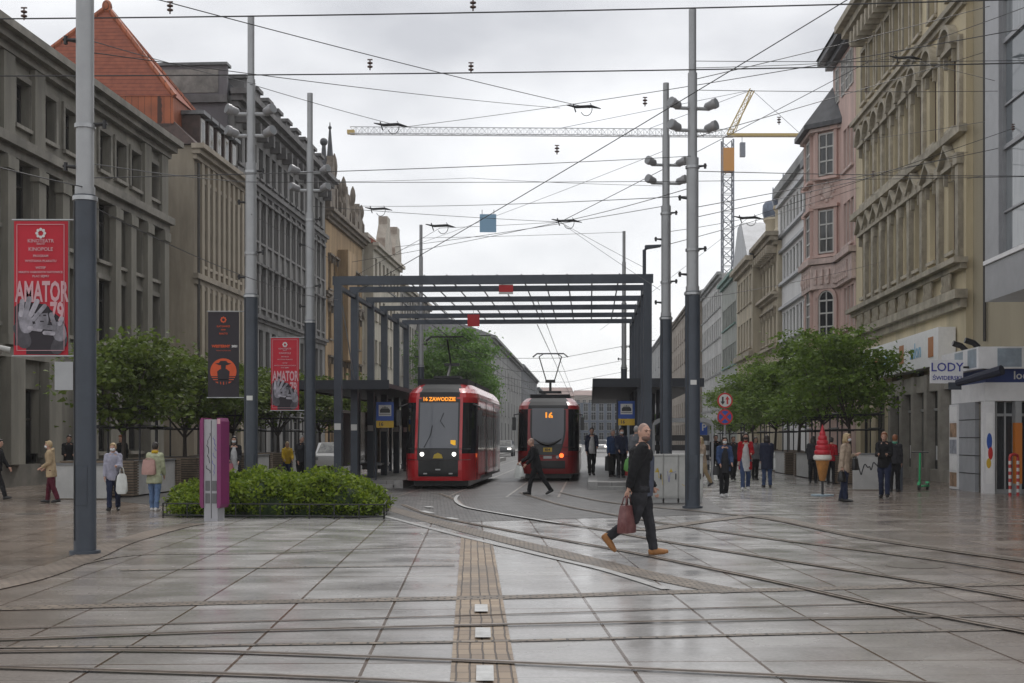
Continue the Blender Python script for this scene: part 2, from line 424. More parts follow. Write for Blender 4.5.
# platforms either side of the tracks with granite kerb
def platform(s0, s1, b0, b1, name):
    bm = MB(); p = [S(s0, b0), S(s1, b0), S(s1, b1), S(s0, b1)]
    bm.slab([(q.x, q.y) for q in p], 0.0, .24); structure(bm.build(name, M_PLAT))
    for (a0, a1) in ((s0, s0+.28), (s1-.28, s1)):
        bm = MB(); p = [S(a0-.01, b0-.02), S(a1+.01, b0-.02), S(a1+.01, b1), S(a0-.01, b1)]
        bm.slab([(q.x, q.y) for q in p], 0.001, .262); structure(bm.build('platform_kerb', M_KERB))
    n = S((s0+s1)/2, b0)
    bm = MB(); p = [S(s0+.3, b0-.25), S(s1-.3, b0-.25), S(s1-.3, b0), S(s0+.3, b0)]
    bm.slab([(q.x, q.y) for q in p], 0.0, .12); structure(bm.build('platform_step', M_KERB))
platform(-8.6, -6.15, 42.5, 95, 'platform')
platform(-.05, 2.9, 41.5, 95, 'platform')
# far pavements of the street
bm = MB(); p = [S(-19.6, 96), S(-8.5, 96), S(-8.5, 400), S(-19.6, 400)]; bm.slab([(q.x, q.y) for q in p], 0, .12); structure(bm.build('pavement', M_PLAT))
bm = MB(); p = [S(3.2, 96), S(13.5, 96), S(13.5, 400), S(3.2, 400)]; bm.slab([(q.x, q.y) for q in p], 0, .12); structure(bm.build('pavement', M_PLAT))
# white lines on the cobbles
bm = MB(); ribbon_mesh(smooth_path(gp((458, 496), (455.5, 500), (458, 504), (466, 508), (480, 511), (520, 518), (560, 524.5))), .09, .030, bm)
structure(bm.build('road_marking', M_WHITE))
for a, b_ in (((422, 512), (432, 514.5)), ((427, 507.5), (431, 508.5)), ((448, 519), (456, 520.5))):
    bm = MB(); ribbon_mesh(gp(a, b_), .16, .030, bm); structure(bm.build('road_marking', M_WHITE))
# manhole covers
for (x, y, rr) in ((914, 566, .36), (30, 514, .3)):
    c = G(x, y); bm = MB(); bm.tube([c+Vector((0, 0, .001)), c+Vector((0, 0, .006))], rr, 20)
    tag(bm.build('manhole_cover', mat('cast_iron', (.13, .115, .10), .4, .5, var=.3, vscale=20), smooth=30),
        {914: 'large round dark manhole cover between the curved rails on the right', 240: 'small dark manhole cover between the rails left of the brown block band', 30: 'small round dark manhole cover on the brown paving at far left'}[x], 'manhole cover', 'manhole covers in the square')
# ================================================================ building kit
def glass_material(name, dark=(.022, .025, .03), pale=(.24, .24, .225), rough=.06, thr=.45):
    m = bpy.data.materials.new(name); m.use_nodes = True
    nt = m.node_tree; N = nt.nodes; L = nt.links; b = N['Principled BSDF']
    oi = N.new('ShaderNodeObjectInfo'); tc = N.new('ShaderNodeTexCoord')
    wv = N.new('ShaderNodeTexNoise'); wv.inputs['Scale'].default_value = 5; mp = N.new('ShaderNodeMapping'); mp.inputs['Scale'].default_value = (1, 1, .1)
    L.new(tc.outputs['Object'], mp.inputs['Vector']); L.new(mp.outputs['Vector'], wv.inputs['Vector'])
    r = N.new('ShaderNodeMapRange'); r.inputs[1].default_value = thr; r.inputs[2].default_value = 1; r.clamp = True
    L.new(oi.outputs['Random'], r.inputs[0])
    q = N.new('ShaderNodeMath'); q.operation = 'MULTIPLY'; L.new(r.outputs[0], q.inputs[0])
    r2 = N.new('ShaderNodeMapRange'); r2.inputs[1].default_value = .35; r2.inputs[2].default_value = .65; r2.inputs[3].default_value = .35
    L.new(wv.outputs['Fac'], r2.inputs[0]); L.new(r2.outputs[0], q.inputs[1])
    mx = N.new('ShaderNodeMix'); mx.data_type = 'RGBA'; mx.inputs[6].default_value = dark+(1,); mx.inputs[7].default_value = pale+(1,)
    L.new(q.outputs[0], mx.inputs[0]); L.new(mx.outputs[2], b.inputs['Base Color'])
    b.inputs['Roughness'].default_value = rough; b.inputs['Specular IOR Level'].default_value = .5
    return m
M_GLASS = glass_material('window_glass')
M_FRDARK = mat('dark_window_frame', (.05, .045, .04), .5)
M_FRWHITE = mat('white_window_frame', (.5, .5, .48), .5, var=.2, vscale=6)
M_FRBROWN = mat('brown_window_frame', (.12, .08, .055), .5)
M_LEAD = mat('zinc_sheet', (.16, .165, .17), .45, .4, var=.35, vscale=3)
M_TILE = None
def tile_material(name, c1, c2):
    m = cobble_material(name, c1, c2, (.06, .02, .012), .24, .3, .6)
    return m
WCACHE = {}
def window_meshes(wd, h, nx, nz, fr, fw=.07, glass=None, arch=False):
    key = (round(wd, 2), round(h, 2), nx, nz, fr.name, round(fw, 3), arch, glass.name if glass else '')
    if key in WCACHE: return WCACHE[key]
    f = MB(); hw = wd/2
    f.box(-hw, -hw+fw, 0, .07, 0, h); f.box(hw-fw, hw, 0, .07, 0, h)
    f.box(-hw+fw, hw-fw, 0, .07, 0, fw); f.box(-hw+fw, hw-fw, 0, .07, h-fw, h)
    for i in range(1, nx):
        x = -hw+wd*i/nx; f.box(x-fw*.4, x+fw*.4, .012, .062, fw, h-fw)
    for i in range(nz):
        z = h*(.68 if nz == 1 else (i+1)/(nz+1)); f.box(-hw+fw, hw-fw, .006, .067, z-fw*.45, z+fw*.45)
    g = MB(); g.quad((-hw+.01, .045, .01), (hw-.01, .045, .01), (hw-.01, .045, h-.01), (-hw+.01, .045, h-.01))
    WCACHE[key] = (f.mesh('window', fr), g.mesh('pane', glass or M_GLASS))
    return WCACHE[key]

class Building:
    def __init__(self, name, label, side, s, px0, px1, height, depth, wallmat, trimmat=None, group=None, cat='building'):
        b0, b1 = sorted((bpx(px0, s), bpx(px1, s)))
        self.side, self.s, self.b0, self.b1 = side, s, b0, b1
        o = S(s, b0 if side < 0 else b1)
        rz = UANG if side < 0 else UANG-math.pi
        self.root = thing(name, label, cat, o, rz, group)
        self.W = b1-b0; self.H = height; self.D = depth; self.wm = wallmat; self.tm = trimmat or wallmat
        self.op = []; self.wins = []; self.cache = {}
    def x(self, px):
        b = bpx(px, self.s); return b-self.b0 if self.side < 0 else self.b1-b
    def win(self, xc, z, wd, h, nx=2, nz=1, fr=None, ped=None, sill=True, reveal=.22, surround=False, glass=None):
        if xc-wd/2 < .08 or xc+wd/2 > self.W-.08: return
        self.op.append((xc-wd/2, xc+wd/2, z, z+h)); self.wins.append((xc, z, wd, h, nx, nz, fr or M_FRDARK, ped, sill, reveal, surround, glass))
    def finish(self, reveal=.22, top=True, zbot=0):
        W, H, D = self.W, self.H, self.D
        m = MB(); xs = sorted({0, W} | {v for o in self.op for v in o[:2]}); zs = sorted({zbot, H} | {v for o in self.op for v in o[2:]})
        for i in range(len(xs)-1):
            for j in range(len(zs)-1):
                xm, zm = (xs[i]+xs[i+1])/2, (zs[j]+zs[j+1])/2
                if any(o[0] < xm < o[1] and o[2] < zm < o[3] for o in self.op): continue
                m.quad((xs[i], 0, zs[j]), (xs[i+1], 0, zs[j]), (xs[i+1], 0, zs[j+1]), (xs[i], 0, zs[j+1]))
        for (a, b, c, d) in self.op:
            rv = reveal
            m.quad((a, 0, c), (a, 0, d), (a, rv, d), (a, rv, c)); m.quad((b, 0, d), (b, 0, c), (b, rv, c), (b, rv, d))
            m.quad((a, 0, d), (b, 0, d), (b, rv, d), (a, rv, d)); m.quad((b, 0, c), (a, 0, c), (a, rv, c), (b, rv, c))
        m.quad((0, D, zbot), (0, 0, zbot), (0, 0, H), (0, D, H)); m.quad((W, 0, zbot), (W, D, zbot), (W, D, H), (W, 0, H))
        m.quad((W, D, zbot), (0, D, zbot), (0, D, H), (W, D, H))
        if top: m.quad((0, 0, H), (W, 0, H), (W, D, H), (0, D, H))
        m.build('wall', self.wm, self.root)
        for (xc, z, wd, h, nx, nz, fr, ped, sill, rv, sur, gl) in self.wins:
            f, p = window_meshes(wd, h, nx, nz, fr, min(.08, .05+wd*.015), gl)
            o = link('window', f, self.root, (xc, reveal-.09, z)); link('pane', p, o)
            if sill: self.sub('sill', ('sill', wd), lambda mb: mb.box(-wd/2-.12, wd/2+.12, -.14-reveal+.09, -reveal+.087, -.14, -.005), o)
            if ped: self.sub('pediment', ('ped', wd, ped), lambda mb: pediment(mb, wd, h, ped, -reveal+.087), o)
            if sur: self.sub('surround', ('sur', wd, h), lambda mb: surround_(mb, wd, h, -reveal+.087), o)
    def sub(self, name, key, fn, parent, m=None):
        if key not in self.cache:
            mb = MB(); fn(mb); self.cache[key] = mb.mesh(name, m or self.tm)
        return link(name, self.cache[key], parent)
    def bar(self, name, x0, x1, z0, z1, proj, m=None, steps=1, back=.0):
        mb = MB()
        for k in range(steps):
            a = z0+(z1-z0)*k/steps; b = z0+(z1-z0)*(k+1)/steps; p = proj*(k+1)/steps
            mb.box(x0-p*.5, x1+p*.5, -p, .003*(k+1)-.0015*0+back, a+.0, b)
        return mb.build(name, m or self.tm, self.root)
    def rep(self, name, xs, fn, m=None, smooth=False):
        mb = MB(); fn(mb); me = mb.mesh(name, m or self.tm, smooth)
        return [link(name, me, self.root, (x, 0, 0)) for x in xs]
def pediment(mb, wd, h, kind, y1):
    w2 = wd/2+.22
    mb.box(-w2, w2, y1-.24, y1, h+.12, h+.26)
    mb.box(-wd/2-.12, -wd/2-.02, y1-.16, y1, h-.35, h+.115); mb.box(wd/2+.02, wd/2+.12, y1-.16, y1, h-.35, h+.115)
    if kind == 'tri':
        mb.prism([(-w2-.05, h+.262), (w2+.05, h+.262), (w2+.05, h+.36), (0, h+.95), (-w2-.05, h+.36)], y1-.14, y1)
        for sg in (-1, 1):
            pts = [(sg*(w2+.12), h+.27), (sg*(w2+.12), h+.42), (0, h+1.08), (0, h+.93)]
            if sg > 0: pts = pts[::-1]
            mb.prism(pts[::-1] if sg < 0 else pts[::-1], y1-.34, y1-.001)
    elif kind == 'arc':
        n = 10; o = [(w2*1.05*math.cos(math.pi*i/n), h+.262+.72*math.sin(math.pi*i/n)) for i in range(n+1)]
        mb.prism(o, y1-.12, y1)
        for i in range(n):
            a, b = o[i], o[i+1]; k = 1.22
            c = (a[0]*k, h+.262+(a[1]-h-.262)*k); d = (b[0]*k, h+.262+(b[1]-h-.262)*k)
            mb.prism([a, c, d, b], y1-.34, y1-.001)
def surround_(mb, wd, h, y1):
    w2 = wd/2
    mb.box(-w2-.18, -w2-.003, y1-.07, y1, -.0, h+.003); mb.box(w2+.003, w2+.18, y1-.07, y1, -.0, h+.003); mb.box(-w2-.18, w2+.18, y1-.08, y1, h+.005, h+.2)

# ---------------------------------------------------------------- left side
M_ST1 = mat('dark_grey_limestone', (.265, .25, .21), .8, var=.45, vscale=.9, streak=True, bump=.25, bscale=12)
M_ST1T = mat('weathered_cornice_stone', (.24, .225, .195), .8, var=.4, vscale=1.2, bump=.2, bscale=14)
M_BLIND = glass_material('shaded_window', (.012, .013, .015), (.05, .05, .05), .12)
b1 = Building('stone_office_building', 'long dark grey stone building with giant pilasters at far left, red banner in front', -1, -19.5, -95, 164, 14.5, 14, M_ST1, M_ST1T)
cols1 = [-75, -60, -35, -14, 22, 48, 70, 104, 120, 135, 153]
for px in cols1:
    x = b1.x(px)
    wd = 1.45
    b1.win(x, 12.35, wd*.8, 1.55, 2, 1, sill=True, surround=True, glass=M_BLIND)
    b1.win(x, 8.75, wd, 2.35, 2, 1, sill=True, surround=True, glass=M_BLIND); b1.win(x, 5.5, wd, 2.5, 2, 1, sill=True, surround=True, glass=M_BLIND)
for px in (-35, 48, 104, 135): b1.win(b1.x(px), 1.1, 1.5, 2.6, 2, 1, glass=M_BLIND)
b1.win(b1.x(31), .06, 2.1, 3.3, 2, 1, M_FRDARK, sill=False, glass=M_BLIND)
b1.win(b1.x(-60), .06, 2.0, 3.3, 2, 1, sill=False, glass=M_BLIND)
b1.finish(.38)
W = b1.W
b1.bar('cornice', -.1, W+.2, 14.5, 15.3, .75, M_ST1T, 3)
b1.bar('ledge', -.05, W+.12, 11.1, 11.75, .42, M_ST1T, 2)
b1.bar('string_course', 0, W, 4.35, 4.75, .22, M_ST1T, 1)
b1.bar('plinth', 0, W, 0, .75, .14, M_ST1T, 1)
px_ = [b1.x(p) for p in (-86, -68, -47, -25, 4, 35, 59, 84, 112, 127.5, 144, 161)]
b1.rep('pilaster', px_, lambda m: (m.box(-.3, .3, -.28, -.001, 4.76, 11.09), m.box(-.4, .4, -.34, -.0015, 10.6, 11.0), m.box(-.38, .38, -.33, -.0012, 4.76, 5.1)), M_ST1)
b1.rep('pilaster', [b1.x(p) for p in (-68, 4, 35, 84, 144, 161)], lambda m: m.box(-.42, .42, -.2, -.001, 11.76, 14.49), M_ST1)
b1.rep('pier', [b1.x(p) for p in (-68, 8, 46.0, 84, 147)], lambda m: m.box(-.55, .55, -.36, -.002, .76, 4.34), M_ST1)

M_ST2 = mat('sandstone_beige', (.42, .365, .285), .8, var=.34, vscale=1.1, streak=True, bump=.2, bscale=14)
M_ST2T = mat('sandstone_trim', (.34, .295, .235), .8, var=.35, vscale=1.5)
M_MANS = mat('brown_mansard_tile', (.075, .045, .038), .6, var=.4, vscale=4, bump=.5, bscale=30)
M_ORANGE = tile_material('orange_roof_tile', (.36, .105, .045), (.29, .08, .035))
b2 = Building('sandstone_townhouse', 'beige sandstone building with brown mansard dormers and a steep orange pyramid roof', -1, -18.8, 194, 243.5, 15.6, 13, M_ST2, M_ST2T)
n2 = 8
for i in range(n2):
    x = 1.0+(b2.W-1.6)*(i+.5)/n2
    b2.win(x, 10.0, .95, 4.0, 2, 2, M_FRDARK, surround=True); b2.win(x, 5.4, .95, 3.4, 2, 2, M_FRDARK, surround=True); b2.win(x, 1.0, 1.1, 3.0, 2, 1, M_FRDARK)
b2.finish(.3)
b2.bar('cornice', -.1, b2.W, 14.9, 15.6, .6, M_ST2T, 3)
b2.bar('ledge', 0, b2.W, 9.0, 9.5, .25, M_ST2T, 2)
b2.bar('ledge', 0, b2.W, 4.3, 4.75, .25, M_ST2T, 2)
b2.rep('pilaster', [1.0+(b2.W-1.6)*i/n2 for i in range(n2+1)], lambda m: m.box(-.2, .2, -.16, -.001, 9.51, 14.89), M_ST2)
b2.rep('pilaster', [1.0+(b2.W-1.6)*i/n2 for i in range(n2+1)], lambda m: m.box(-.2, .2, -.16, -.001, 4.76, 8.99), M_ST2)
b2.rep('pipe', [.35], lambda m: m.tube([(0, -.12, 0), (0, -.12, 14.8)], .07), M_FRDARK, 30)
mb = MB(); W = b2.W      # mansard
mb.add([(-.2, -.2, 15.6), (W, -.2, 15.6), (W, 1.5, 17.2), (.6, 1.5, 17.2), (-.2, 13, 15.6), (.6, 11, 17.2), (W, 13, 15.6), (W, 11, 17.2)],
       [(0, 1, 2, 3), (4, 0, 3, 5), (3, 2, 7, 5), (1, 6, 7, 2), (6, 4, 5, 7)])
mans = mb.build('mansard_roof', M_MANS, b2.root)
dm = MB(); dm.box(-.42, .42, -.05, 2.0, 0, 2.25); dmw = dm.mesh('dormer', M_MANS)
dc = MB(); dc.mi(0).box(-.56, .56, -.3, 2.2, 2.255, 2.5); dcm = dc.mesh('dormer_roof', M_LEAD)
dw = MB(); dw.box(-.3, .3, -.1, -.052, .25, 2.05); dwm = dw.mesh('dormer_window', M_FRWHITE)
dg_ = MB()
for sg in (-.2, .02): dg_.quad((sg, -.105, .4), (sg+.18, -.105, .4), (sg+.18, -.105, 1.85), (sg, -.105, 1.85))
dgm = dg_.mesh('pane', M_GLASS)
for i in range(5):
    x = 1.3+(W-1.9)*(i+.5)/5
    d_ = link('dormer', dmw, b2.root, (x, .25, 15.72)); d_.scale = (1, 1, .76); link('dormer_roof', dcm, d_); link('window', dwm, d_); link('pane', dgm, d_)
# tower block behind with the orange pyramid
inv = b2.root.matrix_basis.copy()
def tower(s0, s1, y0, y1, z0, ze, apex, za):
    Mi = (Matrix.Translation(S(b2.s, b2.b0)) @ Matrix.Rotation(UANG, 4, 'Z')).inverted()
    c = [Vector((0, 0, 0))]*4
    def q(s, Y, z): 
        b = (Y+.06*s); return Mi @ S(s, b, z)
    base = [q(s1, y0, 0), q(s1, y1, 0), q(s0, y1, 0), q(s0, y0, 0)]   # local x,y
    m = MB(); m.slab([(p.x, p.y) for p in base], z0, ze-1.3); m.build('tower_wall', M_MANS, b2.root)
    m = MB(); cx = sum(p.x for p in base)/4; cy = sum(p.y for p in base)/4
    bb = [((p.x-cx)*1.01+cx, (p.y-cy)*1.01+cy) for p in base]
    m.slab(bb, ze-1.3, ze); m.build('tile_hung_band', M_ORANGE, b2.root)
    a = q(apex[0], apex[1], za)
    ev = [Vector(((p.x-cx)*1.03+cx, (p.y-cy)*1.03+cy, ze)) for p in base]
    # four roof slopes: each its own plane so the tile courses run level
    m = MB(); m.add(ev+[a], [(0, 1, 4), (1, 2, 4), (2, 3, 4), (3, 0, 4), (3, 2, 1, 0)])
    ro = m.build('pyramid_roof', M_ORANGE_R, b2.root)
    m = MB()
    for e_ in ev: m.tube([e_, a], .13, 6)
    m.ball(a, .25, .25, .35); m.build('ridge_tiles', M_ORANGE, ro)
def roof_course_material(name, c1, c2, dark):
    m = bpy.data.materials.new(name); m.use_nodes = True
    nt = m.node_tree; N = nt.nodes; L = nt.links; b = N['Principled BSDF']; b.inputs['Roughness'].default_value = .65
    tc = N.new('ShaderNodeTexCoord'); mp = N.new('ShaderNodeMapping'); L.new(tc.outputs['Object'], mp.inputs['Vector'])
    wv = N.new('ShaderNodeTexWave'); wv.wave_type = 'BANDS'; wv.bands_direction = 'Z'; wv.wave_profile = 'SAW'
    wv.inputs['Scale'].default_value = 1.6; wv.inputs['Distortion'].default_value = .15; L.new(mp.outputs['Vector'], wv.inputs['Vector'])
    n = N.new('ShaderNodeTexNoise'); n.inputs['Scale'].default_value = 3.5; n.inputs['Detail'].default_value = 6; L.new(tc.outputs['Object'], n.inputs['Vector'])
    mx = N.new('ShaderNodeMix'); mx.data_type = 'RGBA'; mx.inputs[6].default_value = c1+(1,); mx.inputs[7].default_value = c2+(1,)
    r = N.new('ShaderNodeMapRange'); r.inputs[1].default_value = .35; r.inputs[2].default_value = .65; L.new(n.outputs['Fac'], r.inputs[0]); L.new(r.outputs[0], mx.inputs[0])
    r3 = N.new('ShaderNodeMapRange'); r3.inputs[1].default_value = 0; r3.inputs[2].default_value = .22; L.new(wv.outputs['Fac'], r3.inputs[0])
    m2 = N.new('ShaderNodeMix'); m2.data_type = 'RGBA'; m2.inputs[6].default_value = dark+(1,); L.new(mx.outputs[2], m2.inputs[7]); L.new(r3.outputs[0], m2.inputs[0])
    L.new(m2.outputs[2], b.inputs['Base Color'])
    bp = N.new('ShaderNodeBump'); bp.inputs['Strength'].default_value = .8; bp.inputs['Distance'].default_value = .06
    L.new(wv.outputs['Fac'], bp.inputs['Height']); L.new(bp.outputs['Normal'], b.inputs['Normal'])
    return m
M_ORANGE_R = roof_course_material('orange_tile_courses', (.34, .10, .055), (.25, .07, .04), (.12, .03, .018))
tower(-28.6, -19.95, 62.3, 65.6, 10, 18.0, (-23.65, 63.9), 22.8)

M_ST3 = mat('sooty_grey_stone', (.25, .245, .24), .8, var=.42, vscale=.8, streak=True, bump=.25, bscale=12)
M_ST3T = mat('sooty_trim', (.165, .16, .16), .8, var=.4, vscale=1.5)
M_PLASTER = mat('flaking_plaster', (.38, .36, .33), .85, var=.4, vscale=.6, c2=(.13, .125, .12))
M_SLATE = mat('slate_roof', (.07, .072, .08), .5, var=.4, vscale=2.5)
b3 = Building('dark_tenement', 'tall sooty grey five storey building with dense window rows and blank plastered end wall', -1, -19.0, 233, 325, 19.9, 15, M_ST3, M_ST3T)
n3 = 15
for i in range(n3):
    x = .6+(b3.W-1.2)*(i+.5)/n3
    b3.win(x, 16.6, .95, 1.75, 2, 1, M_FRDARK, sill=True); b3.win(x, 12.9, .95, 2.2, 2, 1, M_FRDARK, ped='flat', sill=True)
    b3.win(x, 9.2, .95, 2.3, 2, 1, M_FRDARK, ped='flat', sill=True); b3.win(x, 5.6, .95, 2.3, 2, 1, M_FRDARK, sill=True)
    if i % 2: b3.win(x, .5, 1.7, 3.2, 2, 1, M_FRDARK, sill=False)
b3.finish(.28)
b3.bar('cornice', .0, b3.W, 19.3, 20.2, .95, M_ST3T, 3)
b3.bar('ledge', 0, b3.W, 15.7, 16.15, .3, M_ST3T, 2); b3.bar('ledge', 0, b3.W, 8.3, 8.7, .25, M_ST3T, 2); b3.bar('ledge', 0, b3.W, 4.4, 4.95, .35, M_ST3T, 2)
b3.rep('pilaster', [.6+(b3.W-1.2)*i/n3 for i in range(n3+1)], lambda m: m.box(-.2, .2, -.14, -.001, 8.71, 15.69), M_ST3)
b3.rep('bracket', [.6+(b3.W-1.2)*i/n3 for i in range(n3+1)], lambda m: m.box(-.15, .15, -.6, -.002, 18.6, 19.28), M_ST3T)
mb = MB(); W = b3.W; mb.add([(0.02, -.2, 20.2), (W, -.2, 20.2), (W, 1.0, 21.4), (0.02, 1.0, 21.4), (0.02, 14.9, 20.2), (0.02, 14.8, 21.4), (W, 14.9, 20.2), (W, 14.8, 21.4)], [(0, 1, 2, 3), (4, 0, 3, 5), (3, 2, 7, 5), (1, 6, 7, 2), (6, 4, 5, 7)])
mb.build('attic_roof', M_SLATE, b3.root)
b3.rep('dormer', [1+(W-2)*(i+.5)/9 for i in range(9)], lambda m: (m.box(-.5, .5, -.15, 1.5, 20.25, 21.3), m.box(-.62, .62, -.3, 1.6, 21.303, 21.5)), M_ST3T)
mb = MB(); mb.box(-.3, -.002, .25, 15.0, 8, 21.45); mb.build('end_wall', mat('purple_grey_render', (.20, .19, .205), .85, var=.35, vscale=.7, streak=True), b3.root)
mb = MB(); mb.box(-.34, -.303, .7, 14.4, 20.0, 21.25); mb.build('plaster_panel', M_PLASTER, b3.root)
mb = MB(); mb.box(-.42, .4, .2, 15.1, 21.455, 21.6); mb.build('parapet', M_LEAD, b3.root)
mb = MB(); mb.box(-.5, -.304, .2, 14.8, 19.45, 19.85); mb.build('ledge', M_ST3T, b3.root)

M_OCH = mat('ochre_render', (.42, .29, .16), .8, var=.4, vscale=1.2, streak=True)
M_OCHT = mat('grimy_ornament', (.21, .175, .14), .8, var=.5, vscale=2)
b4 = Building('ornate_tenement', 'narrow ochre brown tenement with pointed gables and pinnacled roofline', -1, -19.2, 325.5, 362, 18.4, 13, M_OCH, M_OCHT)
n4 = 7
for i in range(n4):
    x = .6+(b4.W-1.2)*(i+.5)/n4
    for z in (5.2, 9.0, 12.7): b4.win(x, z, 1.1, 2.3, 2, 1, M_FRDARK, ped='tri' if z == 9.0 else 'flat')
    b4.win(x, .6, 1.5, 3.0, 2, 1, M_FRDARK, sill=False)
b4.finish(.25)
b4.bar('cornice', 0, b4.W, 17.6, 18.4, .7, M_OCHT, 3); b4.bar('ledge', 0, b4.W, 12.0, 12.4, .25, M_OCHT, 2); b4.bar('ledge', 0, b4.W, 4.2, 4.7, .3, M_OCHT, 2)
for k, (x, wd, hh) in enumerate(((b4.W*.13, 3.2, 4.2), (b4.W*.5, 2.8, 3.0), (b4.W*.85, 3.2, 2.6))):
    mb = MB(); mb.prism([(x-wd/2, 18.41), (x+wd/2, 18.41), (x+wd/2, 19.2), (x+.35, 18.4+hh*.8), (x, 18.4+hh), (x-.35, 18.4+hh*.8), (x-wd/2, 19.2)], -.2, .7)
    mb.build('gable', M_OCHT, b4.root)
mb_p = MB(); mb_p.box(-.3, .3, -.3, .3, 0, .9); mb_p.lathe((0, 0, .9), [(.28, 0), (.12, .3), (.26, .55), (.3, .8), (.22, 1.05), (.05, 1.25)], 8); pin = mb_p.mesh('pinnacle', M_OCHT, 40)
for fx, hh in ((.04, 3.4), (.2, 4.6), (.32, 3.0), (.44, 3.6), (.58, 2.6), (.7, 3.6), (.82, 2.4), (.96, 2.8)):
    o = link('pinnacle', pin, b4.root, (b4.W*fx, -.05, 18.4)); o.scale = (.8, .8, hh/2.15)
mb = MB(); mb.tube([(b4.W*.27, .5, 18.4), (b4.W*.27, .5, 21.0), (b4.W*.27, .5, 22.4), (b4.W*.27, .5, 25.6)], [.6, .5, .3, .03], 8); mb.ball((b4.W*.27, .5, 25.2), .14); mb.ball((b4.W*.12, .5, 23.6), .3); mb.tube([(b4.W*.12, .5, 18.4), (b4.W*.12, .5, 23.4)], [.5, .14], 8); mb.build('spire', M_SLATE, b4.root)
mb = MB(); mb.prism([(0, 18.41), (b4.W, 18.41), (b4.W-.5, 20.2), (.5, 20.2)], 1.2, 12.5); mb.build('roof', M_SLATE, b4.root)
mb = MB(); mb.box(b4.W*.3, b4.W*.52, -.8, -.002, 7.6, 16.0); mb.build('oriel', M_OCH, b4.root)

M_CREAM = mat('pale_cream_render', (.52, .48, .40), .8, var=.3, vscale=.9, streak=True)
M_CREAMT = mat('pale_cream_trim', (.44, .40, .34), .8, var=.3, vscale=2)
def plain_block(name, label, side, s, px0, px1, h, depth, wm, tm, ncol, rows, fr=None, roof=None, wd=1.05, hw=1.9, ledges=(), ped=None, rise=2.6):
    b = Building(name, label, side, s, px0, px1, h, depth, wm, tm)
    for i in range(ncol):
        x = .5+(b.W-1.0)*(i+.5)/ncol
        for z in rows: b.win(x, z, wd, hw, 2, 1, fr or M_FRDARK, ped=ped)
        b.win(x, .5, min(1.7, (b.W-1)/ncol-.6), 3.0, 2, 1, M_FRDARK, sill=False)
    b.finish(.22); b.bar('cornice', 0, b.W, h-.5, h+.1, .5, tm, 2)
    for z in ledges: b.bar('ledge', 0, b.W, z, z+.35, .2, tm, 1)
    if roof:
        mb = MB(); Wd = b.W; D = depth; hip = min(3.0, Wd*.3)
        mb.add([(0, -.35, h+.1), (Wd, -.35, h+.1), (Wd, D, h+.1), (0, D, h+.1), (hip, D/2, h+rise), (Wd-hip, D/2, h+rise)], [(0, 1, 5, 4), (2, 3, 4, 5), (0, 4, 3), (1, 2, 5), (3, 2, 1, 0)])
        mb.build('roof', roof, b.root)
    return b
M_REDR = roof_course_material('red_tile_courses', (.33, .085, .05), (.25, .07, .04), (.1, .03, .02))
M_FADR = mat('faded_pinkish_roof', (.27, .19, .17), .8, var=.25, vscale=.3)
b5 = plain_block('cream_tenement', 'tall plain cream tenement between the ornate ochre house and the red roof', -1, -19.2, 362.5, 373, 18.9, 12, M_CREAM, M_CREAMT, 5, (4.6, 8.2, 11.8, 15.4), M_FRBROWN, None, ledges=(4.0, 14.6))
b6 = plain_block('red_roofed_tenement', 'cream house with red tile roof and small gables far down the left side', -1, -18.4, 373.3, 400, 18.2, 12, M_CREAM, M_CREAMT, 7, (4.6, 8.2, 11.8, 15.2), M_FRBROWN, M_REDR, ledges=(4.0,), rise=4.6)
b6.rep('gable', [b6.W*.42, b6.W*.8], lambda m: m.prism([(-2.0, 18.31), (2.0, 18.31), (2.0, 19.4), (.8, 20.8), (.8, 21.5), (-.8, 21.5), (-.8, 20.8), (-2.0, 19.4)], -.3, .5), M_CREAMT)
b6b = plain_block('grey_tenement', 'grey cream house seen just past the red roof behind the shelter posts', -1, -18.8, 400.3, 430, 17.0, 12, mat('grey_render', (.4, .38, .35), .8, var=.3, vscale=1), M_CREAMT, 12, (4.6, 8.0, 11.4, 14.2), M_FRDARK, M_SLATE)
# further down the street on the left
M_GREYR = mat('weathered_grey_render', (.34, .345, .345), .85, var=.3, vscale=.5, streak=True)
M_GREYD = mat('dark_grey_render', (.20, .205, .22), .85, var=.3, vscale=.5)
b7 = plain_block('grey_tenement', 'grey house with dark pitched roof beyond the big green street tree', -1, -10.6, 491, 521, 12.6, 12, M_GREYR, M_GREYR, 9, (4.4, 8.2), M_FRDARK, M_SLATE, rise=2.6)
b7b = plain_block('grey_tenement', 'dark grey house far down the left side above the red trams', -1, -11.2, 521.3, 537, 13.6, 12, M_GREYD, M_GREYD, 8, (4.4, 8.0, 11.0), M_FRDARK, M_SLATE)
b7c = plain_block('grey_tenement', 'lowest and farthest dark house on the left side of the street', -1, -11.2, 537.3, 549, 12.4, 12, M_GREYR, M_GREYD, 8, (4.4, 8.0), M_FRDARK, None)
